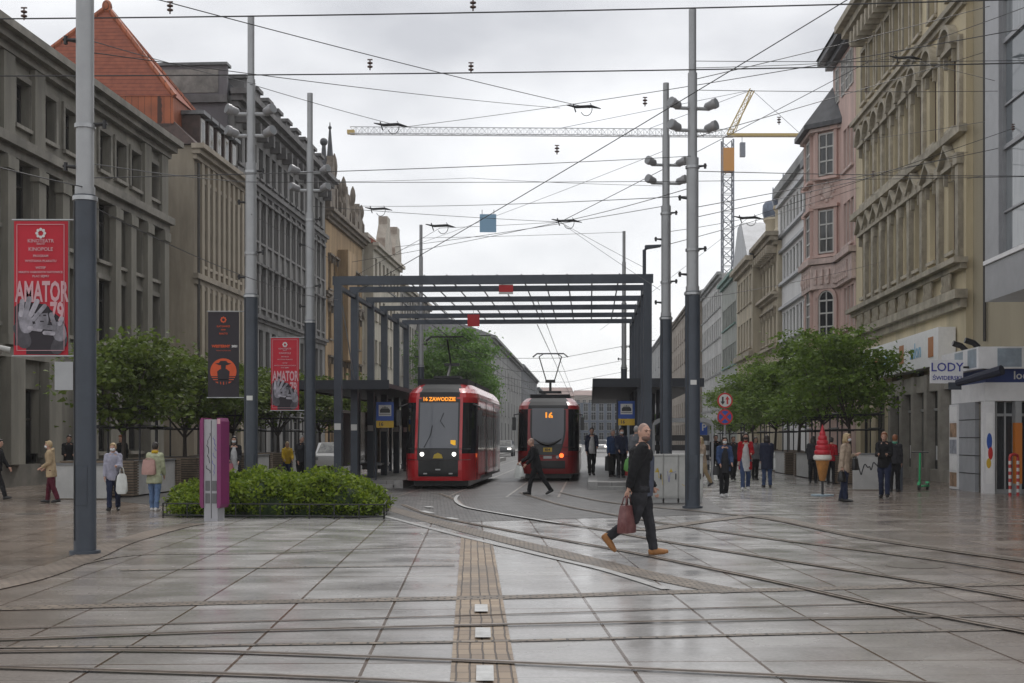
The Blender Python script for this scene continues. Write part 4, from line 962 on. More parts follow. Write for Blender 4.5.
def banner(name, label, px0, px1, py0, py1, Y, pole_x, kind):
    a, b_ = P(px0, py0, Y), P(px1, py1, Y); wd = b_.x-a.x; h = a.z-b_.z
    t = thing(name, label, 'banner', ((a.x+b_.x)/2, Y, a.z), 0, 'banners hung on the poles')
    M0 = M_BRED if kind == 'red' else M_BBLK
    mb = MB(); cloth_panel(mb, wd, h, 10, .008); mb.build('cloth', M0, t)
    for z in (.015, -h-.015):
        mb = MB(); mb.tube([(-wd/2-.03, .003, z), (pole_x-(a.x+b_.x)/2, .003, z)], .014, 6); mb.build('rod', M_STEEL, t)
    def flat(nm, polys, m, d=.012, par=None):
        mb = MB()
        for p in polys: mb.prism(p, -d, -d+.0025)
        return mb.build(nm, m, t)
    def txt(s, sz, x, z, m, d=.014, bold=0, sx=1.0): return link('lettering', text_mesh(s, sz, m, .001, bold, sx=sx), t, (x, -d, z))
    # ring emblem of eight petals at the top
    ez = -h*.092; em = []
    Mp = M_BWHT if kind == 'red' else M_BORG
    for k in range(8):
        w_ = 2*math.pi*k/8; em.append([( .055*math.cos(w_)+q[0]*.022, ez+.055*math.sin(w_)+q[1]*.022) for q in circle(0, 0, 1, 8)])
    flat('emblem', em, Mp)
    if kind == 'red':
        e = .025; w2 = wd/2-.045; bt = []
        for (x0, x1, z0, z1) in ((-w2, w2, -.055, -.047), (-w2, w2, -h+.06, -h+.068), (-w2, -w2+.008, -h+.06, -.047), (w2-.008, w2, -h+.06, -.047)):
            bt.append([(x0, z0), (x1, z0), (x1, z1), (x0, z1)])
        # poster picture: dark figure whose hands frame the face
        flat('poster_ground', [[(-wd/2+.01, -h*.93), (-wd/2+.01, -h*.64), (-wd*.36, -h*.60), (wd*.05, -h*.62), (wd*.42, -h*.74), (wd/2-.02, -h*.80), (wd/2-.02, -h*.93), (wd*.3, -h*.995), (-wd*.27, -h*.995), (-wd*.27, -h*.93)]], M_BBLK, .010)
        flat('frame_line', bt, M_BPNK, .022)
        txt('AMATOR', .40, .015, -h*.535, M_BPNK, .014, .012, .45); txt('79', .40, wd*.30, -h*.69, M_BPNK, .0125, .012, .5)
        def cap_(u0, v0, u1, v1, r):
            x0, z0, x1, z1 = u0*wd, -v0*h, u1*wd, -v1*h; a_ = math.atan2(z1-z0, x1-x0); o_ = []
            for i_ in range(7): o_.append((x1+r*math.cos(a_-R(90)+R(30)*i_), z1+r*math.sin(a_-R(90)+R(30)*i_)))
            for i_ in range(7): o_.append((x0+r*math.cos(a_+R(90)+R(30)*i_), z0+r*math.sin(a_+R(90)+R(30)*i_)))
            return o_
        [flat('poster_sleeve', [q_], M_BGRD, .0135) for q_ in (cap_(-.38, .80, -.30, .90, .10), cap_(.38, .88, .30, .95, .09))]
        flat('poster_face', [cap_(.0, .69, .02, .745, .10)], M_BGRY, .0145)
        flat('poster_hair', [cap_(-.07, .665, .1, .66, .055)], M_BBLK, .0155)
        flat('poster_eyes', [cap_(-.05, .705, -.02, .705, .012), cap_(.06, .705, .09, .705, .012), cap_(-.0, .75, .05, .75, .01)], M_BBLK, .016)
        flat('poster_palm', [cap_(-.30, .70, -.26, .79, .095), cap_(.33, .80, .36, .85, .095)], M_BGRY, .0175)
        for k_, q_ in enumerate(((-.36, .70, -.34, .60, .034), (-.27, .69, -.21, .58, .036), (-.18, .70, -.06, .60, .035), (-.13, .735, .08, .635, .03), (-.2, .80, .0, .81, .032), (.25, .80, -.10, .785, .034), (.24, .84, .08, .835, .03), (.26, .77, .20, .70, .032), (.36, .77, .40, .73, .03))):
            flat('poster_finger', [cap_(*q_)], M_BGRY if k_ % 2 else M_BGRL, .019+.0012*k_)
        lines = [('KINOTEATR', .062, -.15), ('RIALTO', .03, -.172), ('KINOPOLE', .066, -.212), ('PROGRAM', .042, -.262), ('WYSTAWA PLAKATU', .042, -.30), ('WSTEP', .042, -.35), ('MIASTO OGRODOW KATOWICE', .038, -.383), ('PLAC SEJMU', .04, -.413)]
        for s_, sz, z in lines: txt(s_, sz*1.1, 0, z*h, M_BPNK, .014, .001)
    else:
        for s_, sz, z in (('KATOWICE', .06, -.17), ('KINO', .045, -.21), ('RIALTO', .06, -.255)): txt(s_, sz, 0, z*h, M_BORG, .014, .001)
        txt('WESTERNY', .085, -.06, -.43*h*.94, M_BORG, .014, .004); txt('2021', .07, .27, -.43*h*.94, M_BWHT, .014, .004)
        txt('POKAZY PLENEROWE', .035, 0, -.455*h, M_BORG, .014)
        flat('sun_disc', [circle(0, -h*.70, .315, 36)], M_BORG, .012)
        c = []
        c.append([(-.2, -h*.605), (-.1, -h*.625), (.1, -h*.625), (.2, -h*.605), (.11, -h*.60), (.07, -h*.575), (-.07, -h*.575), (-.11, -h*.60)][::-1][::-1])
        c.append([(-.055, -h*.675), (.055, -h*.675), (.06, -h*.62), (-.06, -h*.62)])
        c.append([(-.13, -h*.80), (.13, -h*.80), (.15, -h*.70), (.08, -h*.672), (-.08, -h*.672), (-.15, -h*.70)])
        for x in (-.1, -.03, .04, .1): c.append([(x-.022, -h*.87), (x+.022, -h*.87), (x+.03, -h*.79), (x-.03, -h*.79)])
        flat('silhouette', c, M_BBLK, .0155)
        flat('stripe', [[(-.3, -h*.765), (.3, -h*.765), (.3, -h*.755), (-.3, -h*.755)], [(-.3, -h*.79), (.3, -h*.79), (.3, -h*.775), (-.3, -h*.775)], [(-.29, -h*.82), (.29, -h*.82), (.29, -h*.80), (-.29, -h*.80)]], M_BBLK, .0145)
    return t
xp = lambda px, Y: (px-CX)/F*Y
banner('hanging_banner', 'large red banner lettered AMATOR on the leftmost pole', 14, 68, 221, 355, 18.5, xp(85, 18.5), 'red')
banner('hanging_banner', 'black banner with orange disc and hatted silhouette', 208, 239, 312, 397, 31.2, xp(251, 31.2), 'black')
banner('hanging_banner', 'smaller red banner beside the third pole, above the bush', 271, 299, 338, 410, 38.1, xp(310, 38.1), 'red')

# ================================================================ tram stop canopy
cn = thing('tram_stop_canopy', 'dark blue grey steel portal frame of six beams spanning both tram tracks', 'canopy', S(0, 0), 0)
def stbox(mb, s0, s1, b0, b1, z0, z1):
    p = [S(s0, b0), S(s1, b0), S(s1, b1), S(s0, b1)]; mb.slab([(q.x, q.y) for q in p], z0, z1)
BY = [39.7, 42.5, 45.7, 48.7, 51.8, 54.6]
SL, SRr = -7.76, 1.75
for k, b in enumerate(BY):
    mb = MB(); stbox(mb, SL-.17, SRr+.17, b, b+.12, 6.64-(.27 if k == 0 else .18), 6.64); mb.build('beam', M_PDARK, cn)
    zb = .24 if b > 41.6 else 0
    mb = MB(); stbox(mb, SL-.115, SL+.115, b-.06, b+.17, .24 if b > 42.5 else .0, 6.455 if b != BY[0] else 6.365); c_ = mb.build('column', M_PDARK, cn)
    mb = MB(); stbox(mb, SL-.1, SL+.1, b-.075, b-.062, 1.9, 2.1); mb.build('notice', M_STICK, c_)
    mb = MB(); stbox(mb, SRr-(.125 if b == BY[0] else .1), SRr+(.125 if b == BY[0] else .1), b-.06, b+(.17 if b == BY[0] else .1), .24 if b > 41.5 else 0.0, 6.455 if b != BY[0] else 6.365); mb.build('column', M_PDARK, cn)
for s in (-6.9, -5.8, -5.1, -4.4, -3.6, -2.85, -2.1, -1.43, -.7, .06, .9):
    mb = MB(); mb.tube([S(s, BY[0]+.1, 6.66), S(s, BY[-1]+.1, 6.66)], .024, 6); mb.build('rod', M_PGREY, cn)
for s in (SL, SRr):
    mb = MB(); stbox(mb, s-.07, s+.07, BY[0]+.21, BY[-1]-.07, 6.25, 6.37); mb.build('side_rail', M_PDARK, cn)
mb = MB(); mb.tube([S(SL, BY[1], 3.5), S(SL, BY[0]+.3, 6.3)], .02, 6); mb.build('brace', M_PGREY, cn)
M_SREDS = mat('red_signal_board', (.5, .02, .025), .5)
t = thing('signal_board', 'red and white striped board hung from the front canopy beams', 'signal board', P(506, 288, 42.3)); mb = MB(); mb.box(-.23, .23, 0, .02, -.2, .17); mb.build('panel', M_SREDS, t); mb = MB(); mb.box(-.231, .231, -.004, -.001, .1, .17); mb.box(-.231, .231, -.004, -.001, -.2, -.13); mb.build('stripe', M_STICK, t)
mb = MB(); mb.tube([(0, .01, .17), (0, .01, .33)], .01); mb.build('hanger', M_STEEL, t)
t = thing('signal_board', 'plain red square board hung under the rear canopy beams', 'signal board', P(473.5, 320, 51.7)); mb = MB(); mb.box(-.24, .24, 0, .02, -.25, .22); mb.build('panel', M_SREDS, t); mb = MB(); mb.tube([(0, .01, .22), (0, .01, .4)], .01); mb.build('hanger', M_STEEL, t)
# platform shelters
M_GLS = glass_material('shelter_glass', (.07, .08, .085), (.2, .2, .2), .05, .5)
M_POSTER = [mat('poster_dark_photo', (.07, .06, .07), .4, var=.8, vscale=6, c2=(.2, .16, .14)), mat('poster_warm_photo', (.3, .17, .1), .4, var=.6, vscale=5, c2=(.5, .42, .36))]
def shelter(label, s0, s1, b0, b1, zt, sback, n):
    t = thing('tram_shelter', label, 'shelter', S(0, 0), 0, 'shelters on the platforms')
    mb = MB(); stbox(mb, s0, s1, b0, b1, zt-.14, zt); stbox(mb, s0-.04, s1+.04, b0-.06, b0, zt-.2, zt+.1); stbox(mb, s0-.05, s0, b0, b1, zt-.2, zt+.1); mb.build('roof', mat('dark_roof_sheet', (.02, .024, .032), .6), t)
    for i in range(n+1):
        b = b0+1.2+(b1-b0-2)*i/n
        mb = MB(); stbox(mb, sback-.07, sback+.07, b-.07, b+.07, .24, zt-.141); mb.build('post', M_PDARK, t)
    for i in range(n):
        a, c = b0+1.2+(b1-b0-2)*i/n+.09, b0+1.2+(b1-b0-2)*(i+1)/n-.09
        mb = MB(); stbox(mb, sback-.012, sback+.012, a, c, .5, 2.6); g_ = mb.build('glass_panel', M_GLS, t)
        if i % 2 == 0: mb = MB(); stbox(mb, sback+.02, sback+.1, a+.3, a+1.6, .7, 2.5); mb.build('poster_case', M_POSTER[i//2 % 2], g_)
    mb = MB(); stbox(mb, sback+.15, sback+.6, b0+6, b0+8.5, .64, .72); stbox(mb, sback+.3, sback+.45, b0+6.3, b0+6.4, .24, .64); stbox(mb, sback+.3, sback+.45, b0+8.1, b0+8.2, .24, .64); mb.build('bench', M_STEEL, t)
    return t
shelter('dark flat roofed shelter on the left platform behind the canopy columns', -9.6, -6.5, 41.6, 66, 3.42, -8.35, 6)
shelter('dark flat roofed shelter on the right platform, its underside visible', .14, 3.9, 45.3, 69, 3.62, 2.6, 6)
# stop signs
M_SBLUE = mat('sign_blue', (.015, .075, .36), .4)
M_SYEL = mat('sign_yellow', (.62, .40, .03), .45)
def stop_sign(label, px, py_top, Y):
    c = P(px, py_top, Y); t = thing('tram_stop_sign', label, 'stop sign', (c.x, Y, 0), 0, 'blue tram stop signs'); z1 = c.z
    mb = MB(); mb.tube([(-.32, .05, .24), (-.32, .05, z1+.05)], .035, 8); mb.build('post', M_PDARK, t)
    mb = MB(); mb.box(-.29, .29, 0, .03, z1-.62, z1); mb.build('panel', M_SBLUE, t)
    mb = MB(); mb.box(-.21, .21, -.004, -.001, z1-.47, z1-.1); mb.build('white_field', M_STICK, t)
    mb = MB(); mb.prism([(-.17, z1-.36), (.17, z1-.36), (.17, z1-.27), (.12, z1-.21), (-.12, z1-.21), (-.17, z1-.27)], -.008, -.005); mb.box(-.1, .1, -.008, -.005, z1-.19, z1-.17); mb.box(-.01, .01, -.008, -.005, z1-.2, z1-.14); mb.box(-.19, .19, -.008, -.005, z1-.42, z1-.4); mb.build('tram_pictogram', M_BLACK, t)
    mb = MB(); mb.box(-.29, .29, .002, .03, z1-.86, z1-.63); mb.build('yellow_plate', M_SYEL, t)
    link('lettering', text_mesh('16', .17, M_BLACK, .001, .004), t, (-.14, -.003, z1-.745))
    return t
stop_sign('blue tram stop sign with yellow plate left of the left red tram', 385, 402, 43.5)
stop_sign('blue tram stop sign with yellow plate on the right platform', 626.5, 401, 46)
# lamp on the right front column
lm = thing('street_lamp', 'flat headed lamp on a bracket above the right end of the canopy', 'lamp', S(SRr-.1, 39.72, 6.645)); mb = MB(); mb.tube([(0, 0, 0), (0, 0, .72), (.1, 0, .8)], .055, 8); mb.build('post', M_PDARK, lm)
mb = MB(); mb.prism([(.02, .74), (.5, .82), (.5, .88), (.02, .86)], -.11, .11); mb.build('lamp_head', M_PDARK, lm)

# ================================================================ small furniture
# white cabinets with graffiti
M_CAB = mat('dirty_white_cabinet', (.46, .46, .44), .55, var=.2, vscale=2.5)
M_GRAF = mat('black_marker', (.03, .03, .035), .6)
M_GRAFB = mat('blue_violet_marker', (.16, .16, .36), .6)
M_LOCK = mat('yellow_warning_sticker', (.5, .36, .05), .5)
def scribble(parent, x0, z0, wd, h, y, seed, m, n=9, th=.012, name='graffiti'):
    rr = random.Random(seed); pts = []
    for i in range(n):
        pts.append(Vector((x0+wd*(i+rr.uniform(-.2, .5))/n, y, z0+h*rr.random())))
    pth = smooth_path(pts, 4); mb = MB()
    for a, b in zip(pth[:-1], pth[1:]):
        dv = (b-a); 
        if dv.length < 1e-4: continue
        nn = Vector((-dv.z, 0, dv.x)).normalized()*th/2
        mb.quad(a-nn, b-nn, b+nn, a+nn)
    return mb.build(name, m, parent)
for k, (px0, px1, lab) in enumerate(((651.5, 663.3, 'leftmost white utility cabinet behind the walking man'), (663.6, 678.3, 'middle white utility cabinet with yellow warning sticker left of the pole'), (678.6, 703, 'rightmost white utility cabinet partly behind the dark pole'))):
    Y = 33.0; x0, x1 = xp(px0, Y), xp(px1, Y)
    t = thing('utility_cabinet', lab, 'cabinet', ((x0+x1)/2, Y, 0), 0, 'white utility cabinets'); w2 = (x1-x0)/2
    mb = MB(); mb.box(-w2, w2, 0, .42, .12, 1.2); mb.box(-w2-.01, w2+.01, -.03, .45, 1.2, 1.24); mb.build('body', M_CAB, t)
    mb = MB(); mb.box(-w2+.02, w2-.02, .02, .4, 0, .12); mb.build('plinth', M_CONC, t)
    mb = MB(); mb.box(-w2+.025, w2-.025, -.018, 0, .16, 1.17); d_ = mb.build('door', M_CAB, t)
    mb = MB(); mb.box(w2-.08, w2-.055, -.035, -.018, .6, .75); mb.build('handle', M_BLACK, d_)
    mb = MB(); mb.prism([(-.05, .78), (.05, .78), (0, .88)], -.021, -.019); mb.build('warning_sticker', M_LOCK, d_)
    scribble(d_, -w2+.08, .4, w2*1.5, .5, -.021, k+5, M_GRAFB if k % 2 else M_LOCK, 6, .012)
# kiosk-like news rack behind
t = thing('bike_shelter', 'low shelter with rounded grey roof and dark rows on the right platform', 'shelter', S(3.3, 46.5), UANG-R(90)); mb = MB()
prof = [(-1.1, 2.1), (-1.0, 2.28), (-.8, 2.36), (.8, 2.36), (1.0, 2.28), (1.1, 2.1), (1.0, 2.1), (.8, 2.22), (-.8, 2.22), (-1.0, 2.1)]
mb.prism(prof[::-1], 0, 1.6); mb.build('roof', M_PGREY, t)
mb = MB(); mb.box(-1.08, -1.0, 0, .08, 0, 2.1); mb.box(1.0, 1.08, 0, .08, 0, 2.1); mb.box(-1.08, -1.0, 1.5, 1.58, 0, 2.1); mb.box(1.0, 1.08, 1.5, 1.58, 0, 2.1); mb.build('frame', M_PGREY, t)
for z in (.5, .85, 1.2, 1.55): mb = MB(); mb.box(-.98, .98, .5, .9, z, z+.2); mb.build('rack', M_BLACK, t)
# round traffic signs
M_SRED = mat('sign_red', (.5, .02, .02), .4)
def round_sign(label, px, py, Y, rad, kind):
    c = P(px, py, Y); t = thing('traffic_sign', label, 'traffic sign', (c.x, Y, c.z), 0, 'round traffic signs on one post')
    mb = MB(); mb.disc((0, 0, 0), rad, (0, 1, 0), 32, .016); mb.build('rim', M_SRED, t, 40)
    mb = MB(); mb.disc((0, -.012, 0), rad*.8, (0, 1, 0), 32, .006); mb.build('face', M_STICK if kind == 'two' else M_SBLUE, t, 40)
    def arrow(x, up, m):
        w_ = .028*rad/.25; s_ = 1 if up else -1; mb = MB()
        pts = [(x-w_, -.12*s_), (x+w_, -.12*s_), (x+w_, .03*s_), (x+w_*2.6, .03*s_), (x, .14*s_), (x-w_*2.6, .03*s_), (x-w_, .03*s_)]
        mb.prism(pts if up else pts[::-1], -.019, -.0155); mb.build('arrow', m, t)
    if kind == 'two': arrow(-.075, False, M_BLACK); arrow(.075, True, M_SRED)
    else:
        for a in (45, -45):
            mb = MB(); M_ = Matrix.Rotation(R(a), 4, 'Y'); mb.box(-rad*.78, rad*.78, -.019-.0005*(a > 0), -.0155, -.035, .035, M_); mb.build('bar', M_SRED, t)
    return t
t = thing('sign_post', 'thin grey post carrying two round traffic signs by the right hand trees', 'post', (xp(725, 42), 42.03, 0)); mb = MB(); mb.tube([(0, 0, 0), (0, 0, 3.15)], .03, 8); mb.build('shaft', M_PGREY, t, 40); mb = MB(); mb.tube([(0, 0, 0), (0, 0, .04)], .09, 10); mb.build('foot', M_PGREY, t)
round_sign('white round sign with red rim and two opposing arrows', 725, 400.5, 41.97, .25, 'two')
round_sign('blue round no stopping sign with red cross below the arrow sign', 725, 417, 41.97, .25, 'stop')
t = thing('parking_sign', 'small blue square parking sign just right of the dark pole', 'traffic sign', P(704, 428, 56)); mb = MB(); mb.box(-.22, .22, 0, .02, -.3, .3); mb.build('panel', M_SBLUE, t)
link('lettering', text_mesh('P', .42, M_STICK, .002, .008), t, (0, -.004, .02)); mb = MB(); mb.tube([(0, .04, -2.07), (0, .04, .3)], .03, 8); mb.build('post', M_PGREY, t)
# info totem
M_MAG = mat('magenta_enamel', (.19, .022, .11), .4, var=.15, vscale=3)
M_TOT = mat('grey_totem_panel', (.36, .36, .38), .45, var=.12, vscale=3)
t = thing('information_totem', 'grey information pillar with magenta sides and vertical graffiti in front of the bush', 'information pillar', G(215, 520.5), R(-12))
mb = MB(); mb.box(-.16, .13, -.16, .16, 0, 2.02); mb.build('panel', M_TOT, t)
for sg in (-1, 1):
    mb = MB(); x0, x1 = ((-.235, -.162) if sg < 0 else (.132, .215))
    pts = [(x0+.03, .26), (x1, .26), (x1, 2.05), (x0+.03, 2.05), (x0, 1.98), (x0, .33)] if sg < 0 else [(x0, .26), (x1-.03, .26), (x1, .33), (x1, 1.98), (x1-.03, 2.05), (x0, 2.05)]
    mb.prism(pts, -.2, .2); mb.build('side_cheek', M_MAG, t)
mb = MB(); mb.box(-.009, .002, -.164, -.1605, .05, 2.0); mb.build('seam', M_BLACK, t)
mb = MB()
for zz in (.35, .6): 
    for x in (-.13, .012): mb.box(x, x+.1, -.166, -.161, zz, zz+.2)
mb.build('vent_grille', mat('dark_grille', (.12, .12, .125), .5), t)
for k, (x, m, z0, z1) in enumerate(((-.07, M_GRAF, .95, 1.75), (.06, M_GRAFB, .9, 1.7))):
    rr = random.Random(k+2); pts = [Vector((x+rr.uniform(-.045, .045), -.1645, z0+(z1-z0)*i/16)) for i in range(17)]; mb = MB()
    for a, b in zip(pts[:-1], pts[1:]): mb.quad(a+Vector((-.007, 0, -.004)), b+Vector((-.007, 0, -.004)), b+Vector((.007, 0, .004)), a+Vector((.007, 0, .004)))
    mb.build('graffiti', m, t)
mb = MB(); mb.box(.14, .205, -.203, -.2005, 1.93, 2.03); mb.build('sticker', M_BPNK, t)
# low rail round the bush
t = thing('low_fence', 'knee high black metal railing along the front of the bush bed', 'fence', (0, 0, 0)); a, b, c, d = G(163, 518), G(384, 519.5), G(390, 508), G(176, 507)
def rail(p, q, n):
    mb = MB(); 
    for z in (.06, .3): mb.tube([p+Vector((0, 0, z)), q+Vector((0, 0, z))], .014, 6)
    mb.build('rail', M_BLACK, t)
    for i in range(n+1): mb = MB(); x = p.lerp(q, i/n); mb.tube([x, x+Vector((0, 0, .31))], .014, 6); mb.build('post', M_BLACK, t)
rail(a, b, 9); rail(a, d, 4); rail(b, c, 3)
# planters with timber ends
M_PLW = mat('timber_slats', (.20, .15, .105), .7, var=.4, vscale=6)
M_PLG = mat('timber_shadow_gap', (.05, .042, .035), .8)
M_PLC = mat('pale_planter_panel', (.45, .45, .44), .65, var=.2, vscale=1.8)
M_SOIL = mat('dark_soil', (.04, .03, .022), .9, var=.4, vscale=8)
M_GALV = mat('planter_grey_metal', (.2, .205, .21), .5, .3, var=.2, vscale=2)
def planter(s, b, label, seed):
    side = 1 if s < 0 else -1      # street side of the box
    t = thing('tree_planter', label, 'planter', S(s, b), UANG-R(90), 'planters along the square')
    h = .98; w2 = 1.0; l = 2.1
    mb = MB(); mb.box(-w2, w2, -l+.42, l-.42, .05, h); mb.build('panel', M_PLC, t)
    mb = MB(); mb.box(-w2+.12, w2-.12, -l+.3, l-.3, 0, .05); mb.build('plinth', M_PLG, t)
    mb = MB(); mb.box(-w2+.1, w2-.1, -l+.5, l-.5, h, h+.03); mb.build('soil', M_SOIL, t)
    for sg in (-1, 1):
        y0 = sg*(l-.21); mb = MB(); mb.box(-w2-.02, w2+.02, y0-.19, y0+.19, .02, h+.02); e_ = mb.build('end_block', M_PLG, t)
        mb = MB()
        for k in range(13):
            z = .05+k*.076; mb.box(-w2-.05, w2+.05, y0-.21, y0+.21, z, z+.05)
        mb.build('slats', M_PLW, e_)
    mb = MB(); mb.box(-w2-.04, w2+.04, -l-.02, l+.02, h+.06, h+.1); 
    for x in (-w2, w2): mb.box(x-.02, x+.02, -l+.5, -l+.55, h, h+.06)
    mb.quad((0, 0, 0), (0, 0, 0), (0, 0, 0), (0, 0, 0)) if False else None
    cap = MB(); cap.box(-w2-.04, -w2+.1, -l+.45, l-.45, h+.002, h+.04); cap.box(w2-.1, w2+.04, -l+.45, l-.45, h+.002, h+.04); cap.build('coping', M_GALV, t)
    if seed is not None: scribble(t, -w2+.2, .35, 1.4, .45, -l-.26, seed, M_GRAF, 12, .03)
    return t
LB = [37.5, 43.3, 49.2, 56.5, 65.5, 76.5]; RB = [49.0, 54.5, 61, 69.0, 78, 90.5]
words_l = ['nearest', 'second', 'third', 'fourth', 'fifth', 'farthest']
for i, b in enumerate(LB): planter(-13.7, b, words_l[i]+' pale planter with timber slat ends in the left hand row of trees', None)
for i, b in enumerate(RB): planter(9.8, b, words_l[i]+' pale planter with timber slat ends in the right hand row of trees', None)
t = thing('concrete_barrier', 'white panel with black graffiti behind the man in the dark jacket', 'barrier', S(9.3, 41.6), UANG-R(90)); mb = MB(); mb.box(-1.0, .36, 0, .14, .03, 1.12); mb.build('panel', M_PLC, t); mb = MB(); mb.box(-1.02, .38, -.03, .17, 1.12, 1.17); mb.build('coping', M_GALV, t)
scribble(t, -.85, .42, .95, .5, -.004, 12, M_GRAF, 14, .035); mb = MB(); mb.box(.38, .52, -.05, .2, 0, 1.25); mb.build('end_post', M_PDARK, t)
t = thing('concrete_barrier', 'plain white panel beside the leftmost pole, behind the people', 'barrier', G(82, 499.5)); mb = MB(); mb.box(-.7, .75, 0, .14, .03, .92); mb.build('panel', M_PLC, t); mb = MB(); mb.box(-.72, .77, -.03, .17, .92, .97); mb.build('coping', M_GALV, t)

# ice cream cone sign
M_ICER = mat('red_ice_cream', (.5, .02, .035), .4, var=.15, vscale=6)
M_ICEW = mat('cream_white', (.7, .68, .62), .5)
M_CONE = mat('wafer_orange', (.48, .21, .05), .6, var=.3, vscale=12)
t = thing('ice_cream_sign', 'giant ice cream cone sign with red swirl on a stand', 'sign', G(822.5, 495.5)); 
mb = MB(); mb.tube([(0, 0, 0), (0, 0, .035)], .33, 20); mb.build('base_plate', mat('pale_blue_plate', (.25, .33, .38), .5), t, 40); mb = MB(); mb.tube([(0, 0, .03), (0, 0, .5)], .035, 10); mb.build('post', M_BLACK, t)
mb = MB(); mb.lathe((0, 0, 0), [(.06, .42), (.09, .45), (.2, 1.02), (.2, 1.03)], 20); mb.build('cone', M_CONE, t, 40)
mb = MB(); mb.lathe((0, 0, 0), [(.2, 1.01), (.255, 1.04), (.265, 1.1), (.24, 1.16), (.2, 1.17)], 20); mb.build('collar', M_ICEW, t, 40)
mb = MB(); mb.lathe((0, 0, 0), [(.2, 1.165), (.235, 1.2), (.225, 1.29), (.185, 1.315), (.205, 1.35), (.195, 1.43), (.155, 1.455), (.17, 1.49), (.16, 1.57), (.12, 1.595), (.13, 1.63), (.12, 1.7), (.085, 1.72), (.09, 1.76), (.075, 1.83), (.05, 1.85), (.05, 1.9), (.005, 2.04)], 20); mb.build('swirl', M_ICER, t, 60)
# e-scooter
M_GREEN = mat('bright_green_paint', (.02, .36, .13), .4)
t = thing('electric_scooter', 'bright green rental e-scooter parked by the grey shopfront', 'scooter', G(923, 490), R(238)); 
mb = MB(); mb.box(-.52, .3, -.08, .08, .1, .15); mb.build('deck', M_GREEN, t); mb = MB(); mb.tube([(.3, 0, .13), (.42, 0, .22), (.36, 0, 1.18)], .032, 10); mb.build('stem', M_GREEN, t, 40)
mb = MB(); mb.tube([(.36, -.26, 1.2), (.36, .26, 1.2)], .022, 8); mb.build('handlebar', M_BLACK, t)
for x in (.46, -.55): mb = MB(); mb.disc((x, 0, .11), .11, (0, 1, 0), 18, .06); mb.build('wheel', M_BLACK, t, 40)
mb = MB(); mb.prism([(.34, .2), (.56, .17), (.52, .26), (.4, .28)], -.04, .04); mb.prism([(-.68, .2), (-.46, .2), (-.5, .26), (-.64, .25)], -.05, .05); mb.build('mudguard', M_GREEN, t)
# striped hoop barrier
M_STR = mat('barrier_red', (.42, .03, .03), .5)
t = thing('hoop_barrier', 'red and white striped metal hoop barrier at the kiosk entrance', 'barrier', G(1014, 496), R(28)); n = 11
for k in range(n):
    z0, z1 = 1.1*k/n, 1.1*(k+1)/n
    for x in (-.16, .16): mb = MB(); mb.tube([(x, 0, z0), (x, 0, z1)], .042, 10); mb.build('stripe', M_STR if k % 2 == 0 else M_STICK, t, 40)
mb = MB(); mb.tube([(-.16, 0, 1.1), (-.13, 0, 1.16), (0, 0, 1.19), (.13, 0, 1.16), (.16, 0, 1.1)], .042, 10); mb.build('top_bar', M_STR, t, 40)
# bicycle behind the cone sign
t = thing('bicycle', 'dark bicycle leaning against the planter behind the ice cream sign', 'bicycle', S(8.45, 44.2), UANG-R(5)); 
def wheel(cx):
    n = 24; mb = MB(); mb.tube([(cx+.34*math.cos(2*math.pi*i/n), 0, .36+.34*math.sin(2*math.pi*i/n)) for i in range(n+1)], .022, 6); w_ = mb.build('wheel', M_BLACK, t)
    mb = MB()
    for i in range(8): mb.tube([(cx, 0, .36), (cx+.33*math.cos(math.pi*i/4), 0, .36+.33*math.sin(math.pi*i/4))], .004, 4)
    mb.build('spokes', M_STEEL, w_)
wheel(-.52); wheel(.52); mb = MB()
for a, b in (((-.52, .36), (-.15, .88)), ((-.52, .36), (-.1, .34)), ((-.1, .34), (-.18, .95)), ((-.15, .85), (.36, .9)), ((-.1, .34), (.38, .8)), ((.36, .95), (.52, .36))): mb.tube([(a[0], 0, a[1]), (b[0], 0, b[1])], .02, 6)
mb.build('frame', M_PDARK, t); mb = MB(); mb.ball((-.2, 0, .98), .13, .07, .04); mb.build('saddle', M_BLACK, t); mb = MB(); mb.tube([(.36, 0, .95), (.34, 0, 1.05)], .015); mb.tube([(.3, -.27, 1.05), (.36, 0, 1.06), (.3, .27, 1.05)], .016, 6); mb.build('handlebar', M_BLACK, t)

# ================================================================ ice cream kiosk on the right
M_KW = mat('white_kiosk_panel', (.74, .74, .75), .45, var=.12, vscale=2)
M_KB = mat('pale_blue_kiosk_panel', (.33, .39, .45), .4, var=.3, vscale=2)
M_AWN = mat('dark_awning_cloth', (.018, .022, .04), .7)
M_NAVY = mat('navy_panel', (.02, .04, .16), .45)
M_KG = mat('grey_kiosk_cladding', (.33, .34, .36), .5, var=.15, vscale=2)
M_ORG = mat('orange_column', (.55, .17, .02), .5)
M_TXTB = mat('blue_violet_lettering', (.05, .06, .30), .5)
b0 = bpx(985, 11.7)
kk = thing('ice_cream_kiosk', 'white and grey ice cream kiosk with fascia bands and orange column at the right edge', 'kiosk', S(11.7, b0), UANG-R(90))
mb = MB(); mb.box(0, 6, 0, 3.6, 2.75, 3.3); mb.box(-.25, 6, -.2, 3.8, 3.7, 4.35); mb.build('fascia', M_KW, kk)
mb = MB(); mb.box(.02, 6, .02, 3.58, 3.3, 3.7); mb.build('fascia_band', M_NAVY, kk); link('lettering', text_mesh('lody', .34, M_STICK, .006, .004), kk, (1.12, .012, 3.5))
for bx_ in ((-.255, -.2, 0, .9), (-.255, -.2, 1.4, 2.3), (.3, 1.0, -.206, -.15)): mb = MB(); mb.box(*bx_, 3.75, 4.3); mb.build('fascia_panel', M_KB, kk)
